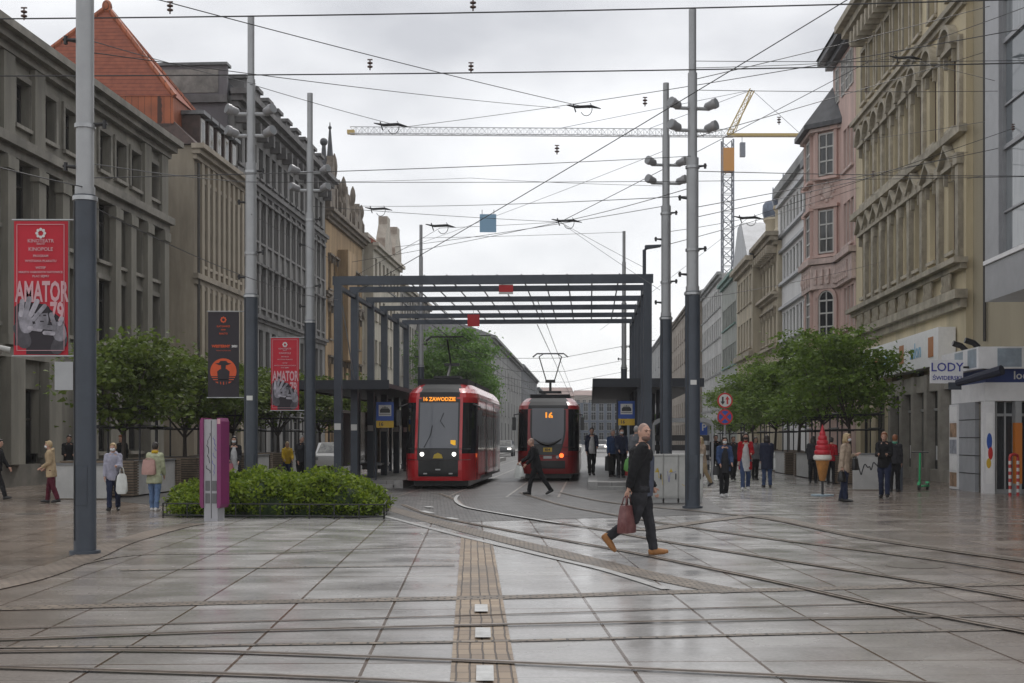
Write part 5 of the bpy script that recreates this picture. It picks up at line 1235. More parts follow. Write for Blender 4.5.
mb = MB(); mb.box(-.005, .12, 1.0, 3.6, 0, 2.75); mb.build('wall', M_KG, kk)
mb = MB()
for z in (.55, 1.1, 1.65, 2.2): mb.box(-.012, -.004, .3, 3.6, z, z+.025)
mb.build('panel_joint', M_BLACK, kk)
mb = MB(); mb.box(-.06, .3, 2.7, 3.62, .02, 2.72); c_ = mb.build('poster_column', M_KW, kk)
M_PICS = [mat('poster_cool_print', (.4, .42, .48), .5, var=.5, vscale=6), mat('poster_sundae_print', (.45, .3, .2), .5, var=.6, vscale=8), M_SIGNW]
for k, z in enumerate((.1, .62, 1.15, 1.68, 2.2)):
    mb = MB(); mb.box(-.068, -.061, 2.78, 3.55, z, z+.45); mb.build('poster', M_PICS[(k+1) % 3], c_)
mb = MB(); mb.box(-.04, .28, -.02, .28, 0, 2.74); c2 = mb.build('corner_column', M_KW, kk)
mb = MB(); mb.box(.02, .22, -.028, -.021, .3, 2.4); mb.build('poster', M_SIGNW, c2)
mb = MB(); mb.ball((.12, -.03, 1.55), .08, .006, .25); mb.build('blue_print', M_SBLUE, c2); mb = MB(); mb.ball((.15, -.031, 1.2), .07, .006, .2); mb.build('red_print', M_SRED, c2); mb = MB(); mb.ball((.1, -.032, .9), .07, .006, .15); mb.build('yellow_print', M_SYEL, c2)
mb = MB(); mb.quad((.28, .25, .1), (2.6, .25, .1), (2.6, .25, 2.72), (.28, .25, 2.72)); g_ = mb.build('glass_front', M_GLASS, kk)
mb = MB()
for x in (.36, .62, .86): mb.box(x, x+.05, .2, .3, 0, 2.74)
mb.box(.28, 2.6, .19, .31, 2.3, 2.38); mb.box(.28, 2.6, .19, .31, 0, .12); mb.build('door_frame', M_PGREY, g_)
mb = MB(); mb.box(.86, 1.06, -.06, .18, .3, 2.1); mb.build('orange_column', M_ORG, kk)
mb = MB(); mb.box(.87, 1.05, -.05, .17, 2.1, 2.74); mb.box(.87, 1.05, -.05, .17, 0, .3); mb.build('column_end', M_PGREY, kk)
for x in (.15, .8): mb = MB(); mb.tube([(-.1, x*2, 4.36), (-.25, x*2, 4.5), (-.5, x*2, 4.58)], .09, 8); mb.build('spotlight', M_BLACK, kk, 40)
t = thing('kiosk_sign', 'white box sign reading LODY over a second line in violet letters', 'sign', P(947, 371.5, 39.3)); 
mb = MB(); mb.box(-.485, .485, 0, .12, -.355, .355); mb.build('panel', M_KW, t); link('lettering', text_mesh('LODY', .37, M_TXTB, .004, .004), t, (0, -.006, .12)); link('lettering', text_mesh('ŚWIDERSKI', .172, M_TXTB, .004, .002), t, (0, -.006, -.2)); mb = MB(); mb.box(.52, .75, .03, .09, .1, .16); mb.build('bracket', M_BLACK, t)
t = thing('folded_awning', 'dark navy folded awning slanting out beside the LODY sign', 'awning', (0, 0, 0)); a, b = P(957, 383, 39.0), P(1002, 370, 37.8); mb = MB(); mb.tube([a, b], [.10, .15], 8); mb.build('fabric', M_AWN, t); mb = MB(); mb.box(-.25, .12, -.05, .05, -.2, .02, Matrix.Translation(a)); mb.build('valance', M_PDARK, t)

# ================================================================ tower crane far away
M_CY = mat('crane_yellow', (.42, .30, .08), .5); M_CG = mat('crane_grey_steel', (.16, .175, .21), .5); M_CL = mat('crane_pale_jib', (.42, .43, .45), .5)
YC = 250.0
t = thing('tower_crane', 'tall tower crane with pale lattice jib and yellow counter jib above the rooftops', 'crane', (xp(727.5, YC), YC, 0))
def lattice(mb, p, q, w_, h_, n, r, tri=False, updir=Vector((0, 0, 1))):
    p, q = Vector(p), Vector(q); d_ = (q-p).normalized(); sd = d_.cross(updir).normalized(); up = sd.cross(d_)
    cor = [sd*w_/2, -sd*w_/2, up*h_] if tri else [sd*w_/2+up*h_/2, -sd*w_/2+up*h_/2, -sd*w_/2-up*h_/2, sd*w_/2-up*h_/2]
    for c in cor: mb.tube([p+c, q+c], r, 4)
    for i in range(n):
        a, b = p.lerp(q, i/n), p.lerp(q, (i+1)/n); m_ = len(cor)
        for j in range(m_):
            u, v = cor[j], cor[(j+1) % m_]
            if i % 2: u, v = v, u
            mb.tube([a+u, b+v], r*.6, 3)
            mb.tube([a+u, a+v], r*.5, 3)
zt = zpy(140, YC); zj = zpy(135, YC)
mb = MB(); lattice(mb, (0, 0, 0), (0, 0, zt), 2.0, 2.0, 34, .14, updir=Vector((0, 1, 0))); mb.build('mast', M_CG, t)
mb = MB(); lattice(mb, (1.2, 0, zj-.3), (xp(350, YC)-xp(727.5, YC), 0, zj+.2), 1.3, 1.4, 64, .085, True); mb.build('jib', M_CL, t)
mb = MB(); mb.box(0, xp(806, YC)-xp(727.5, YC), -.7, .7, zj-.3, zj+.2); mb.build('counter_jib', M_CY, t)
mb = MB(); lattice(mb, (.3, 0, zj), (xp(752, YC)-xp(727.5, YC), 0, zpy(90, YC)), .9, .9, 8, .1); mb.tube([(xp(752, YC)-xp(727.5, YC), 0, zpy(90, YC)), (1.5, 0, zj+.5)], .08, 4); mb.build('tower_head', M_CY, t)
mb = MB(); mb.box(-1.0, 1.1, -1.2, 1.2, zpy(172, YC), zpy(149, YC)); mb.build('cab', mat('crane_orange', (.5, .22, .03), .5), t)
mb = MB(); ax = xp(752, YC)-xp(727.5, YC); az = zpy(90, YC)
mb.tube([(ax, 0, az), (xp(560, YC)-xp(727.5, YC), 0, zj+1.3)], .05, 4); mb.tube([(ax, 0, az), (xp(650, YC)-xp(727.5, YC), 0, zj+1.3)], .05, 4); mb.tube([(ax, 0, az), (xp(800, YC)-xp(727.5, YC), 0, zj+.3)], .05, 4); mb.build('tie', M_CG, t)
mb = MB(); mb.box(xp(740, YC)-xp(727.5, YC), xp(745, YC)-xp(727.5, YC), -.5, .5, zj-4.2, zj-1.5); mb.tube([(2.8, 0, zj-.4), (2.8, 0, zj-4)], .06, 4); mb.build('counterweight', M_CG, t)
mb = MB(); mb.box(-.7, .7, -.6, .6, zj-.8, zj-.1, Matrix.Translation(Vector((xp(351, YC)-xp(727.5, YC), 0, 1.0)))); mb.build('jib_end', M_CY, t)

# ================================================================ overhead wires
M_WIRE = mat('overhead_wire', (.03, .03, .032), .5)
M_INS = mat('brown_insulator', (.09, .05, .04), .3)
def wire(a, b, Ya, Yb, label, r=.011, sag=.012, mid=None):
    p, q = P(a[0], a[1], Ya), P(b[0], b[1], Yb); Ln = (q-p).length; pts = []
    for i in range(17):
        u = i/16; pts.append(p.lerp(q, u)-Vector((0, 0, sag*Ln*4*u*(1-u)*.25)))
    mb = MB(); mb.tube(pts, r*.82, 5); o = mb.build('overhead_wire', M_WIRE); tag(o, label, 'wire', 'overhead tram wires'); return o
W_ = [
 ((-30, 19), (1060, -2), 22, 22, 'topmost near horizontal wire crossing the whole sky', .016),
 ((-30, 76), (1060, 62), 26, 26, 'second near horizontal wire below the topmost one', .017),
 ((130, -8), (590, 108), 22, 40, 'wire slanting down from the upper left to the junction below mid sky', .012),
 ((860, -8), (360, 290), 26, 42, 'long wire slanting down from the upper right across the crane jib', .014),
 ((82, 38), (256, 84), 18.5, 30, 'short wire from the top of the leftmost pole toward the second pole', .009),
 ((250, 84), (404, 127), 31, 40, 'wire continuing from the second pole down to the crane jib tip', .010),
 ((404, 127), (560, 106), 40, 40, 'faint wire rising from the crane jib tip to the mid sky junction', .010),
 ((88, 52), (560, 108), 18.5, 40, 'wire from the leftmost pole to the mid sky junction', .009),
 ((560, 106), (1060, 22), 40, 24, 'wire from the mid sky junction rising to the right edge', .012),
 ((88, 163), (250, 182), 18.5, 31, 'span wire at mid height between the first and second left poles', .010),
 ((88, 178), (692, 156), 18.5, 30.6, 'thin wire at mid height running from the leftmost pole to the right pole', .009),
 ((88, 188), (-30, 160), 18.5, 16, 'short stay wire left of the leftmost pole', .010),
 ((250, 182), (1060, 176), 31, 31, 'level thin wire through the middle of the sky', .009),
 ((90, 205), (338, 300), 18.5, 39, 'drooping cable from the leftmost pole to the canopy column', .010, .05),
 ((310, 206), (560, 222), 38, 45, 'wire from the third left pole to the hanging blue square', .010),
 ((356, 206), (690, 196), 60, 31, 'thin wire from the ornate gable across to the right pole', .012),
 ((395, 247), (670, 205), 60, 37, 'span wire between the left roofs and the right rear pole', .012),
 ((692, 138), (1060, 28), 30.6, 44, 'wire from the right pole up to the glass building', .012),
 ((692, 218), (968, 152), 30.6, 46, 'wire from the right pole up to the yellow facade', .012),
 ((692, 208), (1060, 135), 30.6, 40, 'long wire from the right pole past the triangular pediments', .012),
 ((666, 245), (860, 187), 37, 66, 'wire from the rear right pole to the pink tenement', .014),
 ((692, 61), (1060, 60), 30.6, 30, 'thin wire across the upper right facades', .010),
 ((692, 90), (1060, 90), 30.6, 40, 'dark thin wire above the oriel roof at the right', .010),
 ((692, 171), (1060, 176), 30.6, 36, 'level wire in front of the yellow facade windows', .012),
 ((560, 222), (868, 62), 45, 44, 'long straight wire rising from the canopy centre to the pink house gable', .014),
 ((560, 222), (690, 188), 45, 30.6, 'short wire from the canopy junction to the right pole', .012),
 ((352, 262), (560, 222), 60, 45, 'wire from the left roofs down to the canopy junction', .012),
 ((868, 195), (1060, 160), 62, 38, 'lowest wire along the yellow facade', .012),
 ((692, 80), (990, 6), 30.6, 36, 'short wire at the upper right corner above the pink gable', .012),
]
W_ += [
 ((440, 228), (338, 285), 45, 41, 'short wire from the clamps down to the left end of the canopy', .009),
 ((440, 228), (560, 222), 45, 45, 'slack wire between the two clamp clusters above the canopy', .009),
 ((560, 222), (645, 268), 45, 40, 'wire from the right clamp cluster down to the right end of the canopy', .009),
 ((660, 290), (560, 222), 37, 45, 'lower stay wire from the rear right pole to the clamp cluster', .008),
 ((692, 300), (880, 262), 30.6, 60, 'low wire from the right pole to the yellow facade ledge', .010),
 ((748, 218), (1060, 112), 45, 36, 'wire from the clamps by the turrets past the pink oriel', .011),
 ((748, 218), (666, 232), 45, 37, 'short wire between the turret clamps and the rear right pole', .010),
 ((748, 218), (600, 330), 45, 60, 'wire from the turret clamps down behind the canopy', .008),
 ((310, 182), (470, 178), 38, 45, 'thin wire from the third left pole across the sky below the jib', .008),
 ((470, 178), (666, 186), 45, 37, 'thin wire ending at the rear right pole below the jib', .008),
 ((421, 238), (624, 232), 61, 63, 'thin wire strung between the two far poles', .012),
 ((251, 214), (337, 262), 31, 40, 'stay wire from the second left pole to the canopy corner', .008),
 ((905, 58), (692, 68), 42, 30.6, 'wire left of the arched pediment clamps', .010),
 ((905, 58), (1060, 96), 42, 36, 'short wire right of the arched pediment clamps', .010),
 ((868, 62), (1060, -6), 44, 30, 'wire from the arched pediments up to the top right corner', .012),
 ((860, 140), (1060, 108), 60, 38, 'wire crossing the triangular pediments', .012),
 ((400, 250), (666, 150), 60, 37, 'faint wire rising from the left roofs to the rear right pole', .008)]
for w in W_: wire(w[0], w[1], w[2], w[3], w[4], w[5], w[6] if len(w) > 6 else .012)
# contact wires above the two tracks with droppers
for s, lab in ((-4.86, 'left'), (-1.62, 'right')):
    for z, nm in ((5.14, 'contact wire'), (5.9, 'carrier wire')):
        pts = [S(s, b, z) for b in (40, 50, 60, 80, 110, 160, 250, 380)]; mb = MB(); mb.tube(pts, .012, 5); tag(mb.build('overhead_wire', M_WIRE), nm+' running away above the '+lab+' track', 'wire', 'overhead tram wires')
for k, b in enumerate((70, 84, 100, 120, 145, 180)):
    mb = MB(); mb.tube([S(-9, b, 6.9), S(-4.7, b, 5.95), S(-1.6, b, 5.95), S(3.5, b, 6.9)], .012, 4); tag(mb.build('overhead_wire', M_WIRE), ['nearest', 'second', 'third', 'fourth', 'fifth', 'farthest'][k]+' cross span wire beyond the canopy over the far street', 'wire', 'overhead tram wires')
INS = [(170, 8, 22.3, 'rusty insulator on the topmost wire at upper left'), (370, 65, 25.5, 'insulator where the slanting wire meets the second wire'), (473, 5, 22, 'insulator on the topmost wire above the middle'), (471, 68, 26, 'small insulator on the second wire above the middle'), (557, 150, 30, 'insulator hanging on the long slanting wire'), (645, 102, 30, 'insulator hanging left of the two right poles'), (779, 121, 36, 'insulator hanging left of the oriel roof'), (1013, 128, 36, 'insulator in front of the glass building'), (873, 175, 40, 'insulator in front of the lower yellow facade'), (866, 90, 40, 'insulator in front of the upper yellow facade'), (24, 14, 22, 'small insulator at the upper left corner')]
mi = MB(); mi.tube([(0, 0, -.14), (0, 0, .14)], .018, 8)
for z in (-.08, .02): mi.lathe((0, 0, z), [(.03, 0), (.075, .02), (.075, .045), (.03, .065)], 10)
mi.box(-.07, .07, -.015, .015, .13, .16); mim = mi.mesh('insulator', M_INS, 40)
for px, py, Y, lab in INS: o = link('insulator', mim, None, P(px, py, Y)); o.scale = (.72, .72, .72); tag(o, lab, 'insulator', 'wire insulators')
JN = [(583, 107, 40, 'dark wire junction fitting in the middle of the sky'), (566, 221, 45, 'cluster of clamps where wires meet above the canopy'), (440, 226, 45, 'clamps with a wire loop above the left half of the canopy'), (390, 125, 40, 'short clamp on the wire near the crane jib tip'), (748, 218, 45, 'cluster of clamps by the turreted tenement'), (378, 209, 50, 'wire clamp right of the ornate gable'), (905, 58, 42, 'wire clamps in front of the arched pediments')]
for px, py, Y, lab in JN:
    t = thing('wire_clamp', lab, 'wire clamp', P(px, py, Y), 0, 'wire clamps and junctions'); mb = MB(); rr = random.Random(px)
    mb.tube([(-.5, 0, .06), (-.2, 0, 0), (.25, 0, .02), (.55, 0, -.05)], [.015, .045, .05, .012], 6); mb.build('clamp', M_BLACK, t)
    mb = MB(); mb.tube([(.1+.18*math.cos(a), 0, -.05+.22*math.sin(a)) for a in [R(d_) for d_ in range(-150, 60, 20)]], .012, 5); mb.tube([(-.3, 0, .1), (-.22, 0, -.16)], .02, 5); mb.build('loop', M_BLACK, t)
t = thing('hanging_board', 'pale blue square board hanging from the wires above the canopy', 'signal board', P(488, 223, 44)); mb = MB(); mb.box(-.28, .28, 0, .02, -.31, .3); mb.build('panel', mat('pale_blue_board', (.25, .42, .58), .5), t); mb = MB(); mb.tube([(-.2, .01, .3), (-.2, .01, .45)], .01); mb.tube([(.2, .01, .3), (.2, .01, .45)], .01); mb.build('hanger', M_BLACK, t)

# ================================================================ parked cars
def car(label, s, b, rz, paint, lit=False):
    t = thing('parked_car', label, 'car', S(s, b), rz, 'cars in the street'); L_, w2 = 4.3, .86
    side = [(-2.15, .35), (2.1, .35), (2.15, .6), (2.05, .82), (1.2, .95), (-1.95, .98), (-2.12, .8)]
    mb = MB(); mb.prism([(x, z) for x, z in side], -w2, w2); mb.build('body', paint, t, 40)
    cab = [(-1.9, .97), (1.15, .95), (.45, 1.42), (-1.35, 1.45)]
    mb = MB(); mb.prism(cab, -w2+.1, w2-.1); mb.build('roof', paint, t)
    mb = MB()
    for sg in (-1, 1):
        y0 = sg*(w2-.09); mb.prism([(-1.7, 1.0), (.95, .99), (.4, 1.36), (-1.3, 1.38)], min(y0, y0+sg*.005), max(y0, y0+sg*.005))
    mb.build('window', M_GLASS, t)
    mb = MB(); v = [(1.16, -.68, .97), (1.16, .68, .97), (.5, .62, 1.41), (.5, -.62, 1.41)]; mb.quad(*v); mb.build('windscreen', M_GLASS, t)
    for x in (-1.3, 1.3):
        for y in (-w2+.04, w2-.04): mb = MB(); mb.disc((x, y, .32), .32, (0, 1, 0), 18, .2); w_ = mb.build('wheel', M_BLACK, t, 40); mb = MB(); mb.disc((x, y, .32), .19, (0, 1, 0), 14, .21); mb.build('rim', M_STEEL, w_, 40)
    for y in (-.6, .6):
        mb = MB(); mb.box(2.1, 2.17, y-.16, y+.16, .62, .76); mb.build('headlight', mat('lit_headlight', (1, .95, .85), .3, emit=3.0) if lit else M_LENS, t)
    return t
M_CARW = mat('white_car_paint', (.55, .55, .55), .3, coat=.5); M_CARR = mat('red_car_paint', (.32, .03, .03), .3, coat=.5); M_CARG = mat('grey_car_paint', (.14, .15, .16), .3, coat=.5)
car('white car parked behind the left shelter', -12.2, 62, UANG-R(0)-math.pi, M_CARW)
car('red car parked behind the left shelter', -12.0, 70, UANG-math.pi, M_CARR)
car('white car parked farther behind the left shelter posts', -12.0, 84, UANG-math.pi, M_CARW)
car('silver grey car with lit headlights coming up the street between the trams', -7.8, 118, UANG-math.pi, M_CARG, True)
car('white car with lit headlights far down the street right of the trams', 1.2, 150, UANG-math.pi, M_CARW, True)
# ================================================================ vegetation
def leaf_material(name, c1, c2, c3):
    m = bpy.data.materials.new(name); m.use_nodes = True
    nt = m.node_tree; N = nt.nodes; L = nt.links; b = N['Principled BSDF']
    ge = N.new('ShaderNodeNewGeometry'); rp = N.new('ShaderNodeValToRGB'); e = rp.color_ramp.elements
    e[0].position = 0; e[0].color = c1+(1,); e[1].position = 1; e[1].color = c3+(1,); k = e.new(.5); k.color = c2+(1,)
    L.new(ge.outputs['Random Per Island'], rp.inputs['Fac']); L.new(rp.outputs['Color'], b.inputs['Base Color'])
    b.inputs['Roughness'].default_value = .55; b.inputs['Specular IOR Level'].default_value = .3
    tr = N.new('ShaderNodeBsdfTranslucent'); L.new(rp.outputs['Color'], tr.inputs['Color'])
    mx = N.new('ShaderNodeMixShader'); mx.inputs[0].default_value = .42
    L.new(b.outputs[0], mx.inputs[1]); L.new(tr.outputs[0], mx.inputs[2]); L.new(mx.outputs[0], N['Material Output'].inputs['Surface'])
    return m
M_LEAF = leaf_material('spring_leaves', (.085, .145, .022), (.13, .205, .032), (.18, .265, .05))
M_LEAFL = leaf_material('dull_leaves', (.07, .105, .02), (.105, .15, .028), (.15, .195, .042))
M_LEAFD = leaf_material('dark_leaves', (.085, .18, .03), (.12, .235, .04), (.165, .285, .06))
M_HEDGE = leaf_material('hedge_leaves', (.085, .145, .013), (.15, .215, .018), (.235, .30, .03))
M_BARK = mat('wet_bark', (.065, .052, .042), .7, var=.4, vscale=6, bump=.4, bscale=25)
def leaf(mb, c, sz, rr, droop=.3):
    a = Vector((rr.gauss(0, 1), rr.gauss(0, 1), rr.gauss(0, .5)-droop)).normalized()
    n = Vector((rr.gauss(0, .6), rr.gauss(0, .6), 1)).normalized(); b = n.cross(a)
    if b.length < .1: return
    b.normalize(); sz *= rr.uniform(.55, 1.35); w_ = sz*rr.uniform(.30, .45); l = sz*rr.uniform(.7, 1.2)
    up = n*(sz*.12)
    mb.add([c, c+a*l*.5+b*w_+up, c+a*l, c+a*l*.5-b*w_+up], [(0, 1, 2, 3)])
def tree_proto(name, seed, zb, rx, ry, zlo, zhi, nclump, nleaf, lsz, lm, trunk_r, flat=.55, lobes=9):
    rr = random.Random(seed); tr = MB(); lf = MB(); H0 = zlo-.1
    top = Vector((rr.uniform(-.1, .1), rr.uniform(-.1, .1), H0+.1)); tr.tube([(0, 0, zb), (top.x*.5, top.y*.5, (zb+H0)*.5), top], [trunk_r, trunk_r*.8, trunk_r*.7], 9)
    cen = Vector((0, 0, zlo+(zhi-zlo)*.36)); tips = []
    for k in range(lobes):
        w_ = 2*math.pi*k/lobes+rr.uniform(-.3, .3); q = rr.uniform(.3, .75); zz = rr.uniform(.1, .85)
        shr = math.sqrt(max(.1, 1-(max(0, zz-flat)/(1-flat+.1))**2)) if zz > flat else .85+.15*zz/flat
        c = Vector((math.cos(w_)*rx*q*shr, math.sin(w_)*ry*q*shr, zlo+(zhi-zlo)*zz)); tips.append((c, rr.uniform(.32, .5)))
        m_ = top.lerp(c, .5)+Vector((0, 0, -.15)); tr.tube([top-Vector((0, 0, .3*rr.random())), m_, c], [trunk_r*.5, trunk_r*.3, trunk_r*.1], 6)
    tips.append((Vector((0, 0, zlo+(zhi-zlo)*.72)), .45))
    for k in range(nclump):
        c0, rad = tips[k % len(tips)]
        d = Vector((rr.gauss(0, 1), rr.gauss(0, 1), rr.gauss(0, .75))).normalized()*(rr.random()**.4)
        c = c0+Vector((d.x*rx*rad, d.y*ry*rad, d.z*(zhi-zlo)*rad*.62))
        if c.z < zlo-.15: c.z = zlo-.15+rr.random()*.3
        cr = rr.uniform(.6, 1.2)
        for j in range(nleaf):
            d = Vector((rr.gauss(0, .36), rr.gauss(0, .36), rr.gauss(0, .085)))*rx/2.3*cr
            leaf(lf, c+d, lsz, rr)
    return tr.mesh('trunk', M_BARK, 40), lf.mesh('crown', lm)
TREES = [tree_proto('t', s, .9, 2.45, 2.45, 2.35, 6.1, 165, 40, .185, M_LEAF, .085) for s in (3, 8)]
TREEL = [tree_proto('t', s, .9, 2.3, 2.5, 1.95, 4.65, 160, 40, .185, M_LEAFL, .08) for s in (5, 11)]
def tree(label, protos, k, s, b, rz, sc, grp):
    t = thing('street_tree', label, 'tree', S(s, b), rz, grp); t.scale = (sc, sc, sc) if not hasattr(sc, '__len__') else sc
    link('trunk', protos[k % 2][0], t); link('crown', protos[k % 2][1], t); return t
for i, b in enumerate(RB):
    tree(['nearest and largest', 'second', 'third', 'fourth', 'fifth', 'farthest'][i]+' green street tree in the right hand row of planters', TREES, i, 9.7, b+.2, i*1.3, ((.92, .92, .97), (1.02, 1.02, 1.04), (1.04, 1.04, 1.02), 1.0, .95, .9)[i], 'trees in the right hand planters')
for i, b in enumerate(LB):
    tree(['nearest', 'second', 'third', 'fourth', 'fifth', 'farthest'][i]+' green street tree in the left hand row of planters', TREEL, i, -13.7, b, i*1.9+.5, (1.0, 1.0, .98, 1.03, 1.05, 1.05)[i], 'trees in the left hand planters')
# tree guards: four posts with two ring rails
gm = MB()
for x in (-.75, .75):
    for y in (-.75, .75): gm.tube([(x, y, .98), (x, y, 2.55)], .03, 6)
for z in (1.95, 2.5):
    for a in (-.75, .75): gm.tube([(-.95, a, z), (.95, a, z)], .03, 6); gm.tube([(a, -.95, z+.06), (a, .95, z+.06)], .03, 6)
gmm = gm.mesh('tree_guard', M_BLACK)
for nm, bs, s in (('left', LB, -13.7), ('right', RB, 9.8)):
    for i, b in enumerate(bs):
        o = link('tree_guard', gmm, None, S(s, b), UANG-R(90)); tag(o, 'black metal frame round the trunk of the '+['nearest', 'second', 'third', 'fourth', 'fifth', 'farthest'][i]+' tree in the '+nm+' row', 'tree guard', 'tree guards')
# big tree beyond the canopy on the left side of the street
bt = tree_proto('b', 21, 0, 4.6, 4.6, 3.2, 12.2, 520, 60, .30, M_LEAFD, .25, .6, 16)
t = thing('street_tree', 'big bright green tree beyond the canopy on the left of the street', 'tree', S(-11.3, 112)); t.scale = (.78, .78, .97); link('trunk', bt[0], t); link('crown', bt[1], t)
t = thing('street_tree', 'green tree half hidden behind the big tree, left of the tram pantograph', 'tree', S(-13.4, 132), 2.0); t.scale = (.8, .8, .95); link('trunk', bt[0], t); link('crown', bt[1], t)
t = thing('street_tree', 'small distant green tree low behind the second tram', 'tree', S(-6.6, 235), 1.0); t.scale = (.85, .85, .72); link('trunk', bt[0], t); link('crown', bt[1], t)
# bush bed
def bush(label, pts, seed, n):
    t = thing('bush', label, 'bush', (0, 0, 0)); rr = random.Random(seed); lf = MB(); core = MB(); st = MB()
    for (x, y, r, h) in pts:
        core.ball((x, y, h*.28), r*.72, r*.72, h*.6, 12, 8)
        for k in range(5): w_ = rr.uniform(0, 6.28); st.tube([(x, y, 0), (x+r*.6*math.cos(w_), y+r*.6*math.sin(w_), h*.6)], [.03, .012], 5)
    for k in range(n):
        x, y, r, h = pts[k % len(pts)]; w_ = rr.uniform(0, 2*math.pi); e = math.asin(rr.random()**.8); q = rr.uniform(.78, 1.06)
        c = Vector((x+r*q*math.cos(w_)*math.cos(e), y+r*q*math.sin(w_)*math.cos(e), .03+h*q*(.12+.88*math.sin(e))))
        for j in range(13): leaf(lf, c+Vector((rr.gauss(0, .06), rr.gauss(0, .06), rr.gauss(0, .05))), .085, rr, -.55)
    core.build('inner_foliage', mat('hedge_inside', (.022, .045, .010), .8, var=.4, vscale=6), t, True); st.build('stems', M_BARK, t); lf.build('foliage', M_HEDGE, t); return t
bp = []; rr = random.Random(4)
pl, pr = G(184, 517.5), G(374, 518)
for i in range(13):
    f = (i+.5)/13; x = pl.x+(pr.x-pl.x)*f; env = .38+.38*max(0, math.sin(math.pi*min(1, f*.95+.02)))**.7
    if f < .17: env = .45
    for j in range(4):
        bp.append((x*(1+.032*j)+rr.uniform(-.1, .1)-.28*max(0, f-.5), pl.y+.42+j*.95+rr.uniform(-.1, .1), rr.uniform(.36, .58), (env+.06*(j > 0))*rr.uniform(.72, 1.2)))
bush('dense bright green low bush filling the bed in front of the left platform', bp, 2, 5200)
# ================================================================ trams
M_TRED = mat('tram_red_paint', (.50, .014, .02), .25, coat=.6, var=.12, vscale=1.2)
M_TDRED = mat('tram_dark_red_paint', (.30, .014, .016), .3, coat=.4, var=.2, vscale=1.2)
M_TBLK = mat('tram_black_panel', (.009, .009, .010), .3, coat=.1)
M_TROOF = mat('tram_roof_grey', (.016, .017, .019), .7, var=.2, vscale=2)
M_TWIN = glass_material('tram_side_glass', (.018, .02, .023), (.04, .04, .04), .06, .5)
M_TSCR = glass_material('tram_windscreen_reflection_grey', (.15, .16, .18), (.15, .16, .18), .07, .9)  # pale grey base colour stands in for sky reflected in the windscreen
M_TSIL = mat('tram_silver_trim', (.4, .4, .4), .35, .5)
M_HEAD = mat('lit_headlamp', (1, .97, .9), .3, emit=6.0)
M_DISP = mat('amber_display', (1.0, .34, .03), .4, emit=.9)
M_DISPD = mat('dark_display', (.03, .025, .02), .3)
M_TURN = mat('amber_red_lamp', (1.0, .16, .03), .3, emit=1.8)
